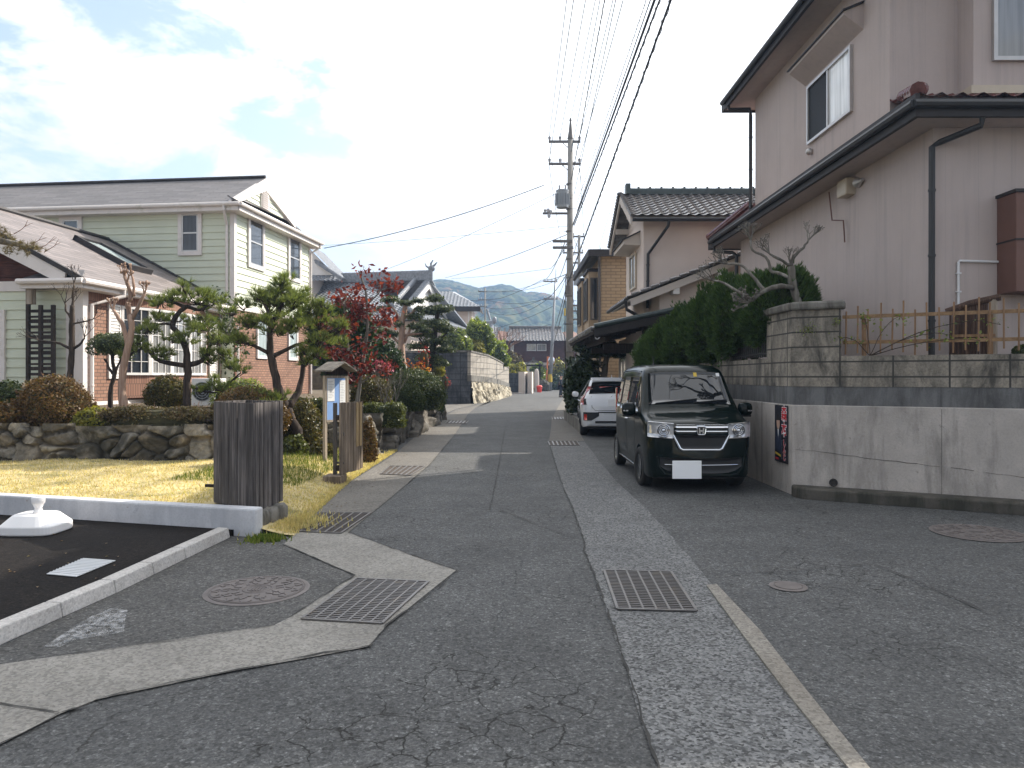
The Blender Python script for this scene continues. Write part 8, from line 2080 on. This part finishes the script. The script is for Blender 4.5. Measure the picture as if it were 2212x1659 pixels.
for a, b, s_ in (((1033, 628, Y4), (1176, 606, Y3), .6), ((1052, 628, Y4), (1202, 606, Y3), .6), ((1033, 660, Y4), (1178, 644, Y3), .8), ((1052, 672, Y4), (1190, 640, Y3), 1.2), ((990, 735, Y4), (1190, 700, Y3), .5), ((985, 720, 100), (1198, 660, Y3), .8), ((1176, 604, Y3), (1222, 520, YP), .4), ((1202, 604, Y3), (1230, 535, YP), .4), ((1178, 644, Y3), (1226, 590, YP), .3), ((1204, 644, Y3), (1250, 512, Y2), .4), ((1190, 750, Y3), (1226, 622, YP), .5), ((1195, 715, Y3), (1228, 600, YP), .3), ((940, 655, Y4), (1034, 650, Y4), .3), ((1052, 648, Y4), (1176, 646, Y3), .5)):
    wire(GS, [P(*a), P(*b)], .022, 'rubber', s_, 'distant wires between the poles', 10)
for a, b in (((1234, 540, YP), (1250, 511, Y2)), ((1234, 500, YP), (1258, 546, Y2)), ((1233, 620, YP), (1250, 690, Y2)), ((1252, 350, YP), (1262, 508, Y2)), ((1186, 356, YP), (1216, 544, Y2))):
    wire('short wire slung from the transformer pole to the second pole behind it', [P(*a), P(*b)], .014, 'rubber', .2, 'wires between the two concrete poles', 8)
wire('wire leading from the second pole to the beige brick house eave', [P(1256, 560, Y2), P(1298, 535, 29.5)], .012, 'rubber', .5)
for u0 in (1188, 1210, 1250):
    wire('jumper lead hanging between the two cross arms of the transformer pole', [pp(u0, 310), pp(u0 + (4 if u0 < 1240 else -2), 352), pp(u0 + 12, 420)], .008, 'rubber', -.03, 'jumper leads on the transformer pole', 6)
# ---------------------------------------------------------------- convex mirror, bin, stone posts
b0 = G(1180, 842); t = thing('traffic_mirror', 'orange post with a round convex traffic mirror at the bend', 'traffic mirror', tuple(b0)); Yq = b0.y
m = MB(); m.tube([b0, P(1183, 770, Yq)], .095, 10); m.build('post', K['orange'], t)
c = P(1191, 779, Yq); m = MB(); m.lathe(c, [(.40, .02), (.42, -.02), (.39, -.06), (.001, -.12)], 24, 'y', 1.0, 1.25)
o = m.build('mirror_face', K['mirror'], t, smooth=True)
m = MB(); m.tube([c + V(.42 * math.cos(a), .0, .52 * math.sin(a)) for a in [2 * math.pi * i / 24 for i in range(25)]], .03, 6, cap=False); m.lathe(c, [(.42, .02), (.39, .08), (.001, .11)], 24, 'y', 1, 1.25); m.build('mirror_rim', K['orange'], t)
m = MB(); m.tube([P(1183, 779, Yq), c + V(0, .1, 0)], .04, 6); m.build('bracket', K['steel'], t)
c = P(1165, 848, 74); t = thing('red_bin', 'small red plastic bin beside the pale gate pillar', 'bin', (c.x, 74, 0)); m = MB(); m.lathe((c.x, 74, 0), [(.22, 0), (.3, .55), (.32, .57), (.32, .62), (.2, .72), (.02, .74)], 14); m.build('tub', K['redplastic'], t)
c = P(1152, 838, 78); t = thing('stone_marker', 'pair of pale rounded marker stones under the gate roof', 'stone', (c.x, 78, 0))
for dx, h in ((-.25, 2.0), (.35, 2.5)):
    m = MB(); m.ell((c.x + dx, 78, h * .45), .28, .2, h * .55, 12, 8, 2.8); m.build('stone', K['creamwhite'], t, smooth=True)
t = thing('garden_rock', 'dark mossy rock pile at the foot of the gate roof', 'rock', (P(1172, 0, 80).x, 80, 0)); m = MB(); c = P(1172, 0, 80)
m.ell((c.x, 80, .5), .8, .6, .8, 14, 9, 2.4, .08, rnd, 0); m.build('rock', K['kerbmoss'], t, smooth=False)

# ================================================================ the man by the road
def skinned(name, nodes, edges, mat, parent, root, sub=2):
    keys = list(nodes); off = wloc(parent); me = bpy.data.meshes.new(name)
    me.from_pydata([tuple(Vector(nodes[k][0]) + FEET - off) for k in keys], [(keys.index(a), keys.index(b)) for a, b in edges], []); me.update()
    o = link(name, me, mat, parent); md = o.modifiers.new('skin', 'SKIN'); md.use_smooth_shade = True
    for k, sv in zip(keys, me.skin_vertices[0].data):
        r = nodes[k][1]; r = tuple(x * 1.3 for x in r) if isinstance(r, tuple) else r * (1.0 if r < .02 else 1.3); sv.radius = (r, r) if not isinstance(r, tuple) else r; sv.use_root = (k == root)
    s2 = o.modifiers.new('sub', 'SUBSURF'); s2.levels = sub; s2.render_levels = sub; return o
FEET = G(1211, 858)
man = thing('person', 'man in navy work clothes and dark cap standing at the roadside facing the pole', 'person', tuple(FEET))
N_ = {'pel': ((0, 0, .92), .16), 'sp': ((-.01, 0, 1.10), .155), 'ch': ((0, 0, 1.30), .175), 'nk': ((.02, 0, 1.46), .062), 'hd0': ((.04, 0, 1.54), .085), 'hd1': ((.05, 0, 1.62), .105), 'hd2': ((.045, 0, 1.69), .07)}
E_ = [('pel', 'sp'), ('sp', 'ch'), ('ch', 'nk'), ('nk', 'hd0'), ('hd0', 'hd1'), ('hd1', 'hd2')]
for s, n, fx in ((1, 'L', .07), (-1, 'R', -.08)):
    N_.update({'hip' + n: ((0, s * .09, .86), .088), 'kn' + n: ((.03 + fx * .5, s * .10, .48), .06), 'an' + n: ((fx, s * .11, .10), .042), 'toe' + n: ((fx + .15, s * .12, .05), .035)})
    E_ += [('pel', 'hip' + n), ('hip' + n, 'kn' + n), ('kn' + n, 'an' + n), ('an' + n, 'toe' + n)]
    N_.update({'sh' + n: ((-.01, s * .19, 1.38), .06), 'el' + n: ((-.03, s * .25, 1.10), .045), 'wr' + n: ((.14, s * .22, .92), .03), 'pa' + n: ((.19, s * .215, .87), .032)})
    E_ += [('ch', 'sh' + n), ('sh' + n, 'el' + n), ('el' + n, 'wr' + n), ('wr' + n, 'pa' + n)]
    for i in range(4):
        l = (.85, 1.0, .95, .75)[i]; a = 'f%d%s' % (i, n)
        N_.update({a: ((.225, s * (.245 - .02 * i), .845), .0105), a + 'b': ((.235 + .01 * l, s * (.243 - .02 * i), .845 - .04 * l), .0095), a + 'c': ((.225, s * (.24 - .02 * i), .845 - .075 * l), .008)}); E_ += [('pa' + n, a), (a, a + 'b'), (a + 'b', a + 'c')]
    N_.update({'t' + n: ((.20, s * .18, .86), .011), 't2' + n: ((.225, s * .165, .83), .009)}); E_ += [('pa' + n, 't' + n), ('t' + n, 't2' + n)]
skinned('body', N_, E_, K['skin'], man, 'pel', 1)
g = lambda k, d: (N_[k][0], tuple(x + d for x in N_[k][1]) if isinstance(N_[k][1], tuple) else N_[k][1] + d)
J = {k: g(k, .022) for k in ('pel', 'sp', 'ch', 'shL', 'elL', 'wrL', 'shR', 'elR', 'wrR')}; J['col'] = ((.01, 0, 1.43), .075)
skinned('jacket', J, [('pel', 'sp'), ('sp', 'ch'), ('ch', 'col'), ('ch', 'shL'), ('shL', 'elL'), ('elL', 'wrL'), ('ch', 'shR'), ('shR', 'elR'), ('elR', 'wrR')], K['navy'], man, 'pel')
J = {k: g(k, .02) for k in ('pel', 'hipL', 'knL', 'anL', 'hipR', 'knR', 'anR')}
skinned('trousers', J, [('pel', 'hipL'), ('hipL', 'knL'), ('knL', 'anL'), ('pel', 'hipR'), ('hipR', 'knR'), ('knR', 'anR')], K['navy'], man, 'pel')
for n in 'LR':
    p = Vector(N_['an' + n][0]) + FEET; m = MB(); m.ell((p.x + .07, p.y, FEET.z + .05), .145, .05, .055, 12, 8, 2.6, 0, None, .005); m.build('shoe', K['shoe'], man, smooth=True)
p = FEET + V(.045, 0, 1.66); m = MB(); m.ell(p + V(0, 0, .03), .108, .098, .085, 14, 9, 2.2, 0, None, p.z - .01); m.prism([p + V(.07, -.07, 0), p + V(.19, -.05, -.015), p + V(.19, .05, -.015), p + V(.07, .07, 0)], V(0, 0, .012)); m.build('cap', K['navy2'], man, smooth=False)
m = MB(); q = FEET + V(.135, 0, 1.60); m.ell(q, .02, .012, .03, 8, 6); m.ell(q + V(-.01, 0, -.055), .012, .025, .007, 8, 5); m.build('nose_and_mouth', K['skin'], man)
for s in (1, -1):
    m = MB(); m.ell(FEET + V(.115, s * .035, 1.635), .012, .012, .009, 8, 6); m.build('eye', K['navy2'], man)
    m = MB(); m.ell(FEET + V(.03, s * .088, 1.615), .022, .012, .032, 8, 6); m.build('ear', K['skin'], man)
m = MB(); m.ell(FEET + V(.0, 0, 1.62), .075, .088, .07, 10, 7); m.build('hair', K['blackpl'], man)
# ================================================================ wooded hills
xs = np.arange(-330, 380, 1.7); ysg = np.concatenate([np.arange(250, 420, 3.2), np.arange(420, 760, 2.0)])
Xh, Yh = np.meshgrid(xs, ysg)
ru = [-1200, -300, 300, 700, 800, 880, 940, 962, 985, 1010, 1040, 1062, 1085, 1105, 1130, 1160, 1200, 1240, 1290, 1340, 1500, 1800, 2400, 3500]
rv = [720, 690, 670, 655, 640, 625, 608, 604, 607, 616, 625, 622, 617, 622, 637, 643, 655, 668, 677, 688, 690, 700, 705, 740]
YR = 690.0; us_ = CX + F * Xh / YR
RZ_ = EYE + (HZ - np.interp(us_, ru, rv)) / F * YR - 9.0
pr = sst((Yh - 255) / (YR - 255)) ** .85 * np.where(Yh > YR, 1 - ((Yh - YR) / 160) ** 2 * .5, 1)
spur = 7 * np.sin(Xh / 23 + Yh / 60) * np.sin(Yh / 37 + 1) + 5 * np.sin(Xh / 11 + 2) * np.sin(Yh / 52)
Zh = RZ_ * pr + spur * np.clip(1 - np.abs(pr - .55) * 1.9, 0, 1)
def worley(X, Y, cell, seed):
    r = np.random.default_rng(seed); jx = r.random((997,)); jy = r.random((991,)); tn = r.random((983,)); sz = r.uniform(.75, 1.2, 977)
    ci, cj = np.floor(X / cell).astype(int), np.floor(Y / cell).astype(int); best = np.full(X.shape, 9.); tone = np.zeros(X.shape)
    for di in (-1, 0, 1):
        for dj in (-1, 0, 1):
            a, b_ = ci + di, cj + dj; h = (a * 73856093 ^ b_ * 19349663)
            px_, py_ = (a + jx[h % 997]) * cell, (b_ + jy[h % 991]) * cell; d_ = np.hypot(X - px_, Y - py_) / cell / sz[h % 977]
            w = d_ < best; best = np.where(w, d_, best); tone = np.where(w, tn[h % 983], tone)
    return best, tone
wd_, tn_ = worley(Xh, Yh, 6.6, 3); wd2, _ = worley(Xh + 40, Yh, 3.6, 5)
Zh = Zh + np.sqrt(np.clip(1 - (wd_ / .82) ** 2, 0, 1)) * 7.0 * np.clip(pr * 6, 0, 1) + np.sqrt(np.clip(1 - wd2 ** 2, 0, 1)) * 2.4 - 2.5
b = NB("wooded_hill"); at = b.n('ShaderNodeAttribute', attribute_name='tone')
patch_ = b.noise(b.co(), .022, 4, .6)
gcol = b.ramp(at.outputs['Fac'], [(0, (.012, .024, .010)), (.45, (.038, .058, .022)), (.8, (.085, .10, .035)), (1, (.13, .12, .045))])
ocol = b.ramp(at.outputs['Fac'], [(0, (.14, .075, .03)), (.5, (.22, .11, .04)), (1, (.12, .10, .04))])
fac = b.math('MULTIPLY', b.ramp(patch_, [(.50, 0.), (.58, 1.)]), b.ramp(b.math('FRACT', b.math('MULTIPLY', at.outputs['Fac'], 7.31)), [(.52, 0.), (.56, 1.)]))
hm = b.fin(b.mix(fac, gcol, ocol), .95, b.bump(b.noise(b.co(), 1.2, 4, .7), .8, .8), .1)
grid_mesh('hills', np.stack([Xh, Yh, Zh], -1), hm, None, None, True, tn_)['kind'] = 'structure'
# ================================================================ haze over the whole place
b = NB("haze_air"); b.t.nodes.remove(b.p); pv = b.n('ShaderNodeVolumePrincipled'); pv.inputs['Color'].default_value = (.33, .50, .78, 1); pv.inputs['Density'].default_value = 0.00105; pv.inputs['Anisotropy'].default_value = .35
b.t.links.new(pv.outputs[0], b.out.inputs['Volume'])
m = MB(); m.box(-1600, 1600, -300, 2700, -1.2, 170); o = m.build('haze', b.mat, kind='stuff')
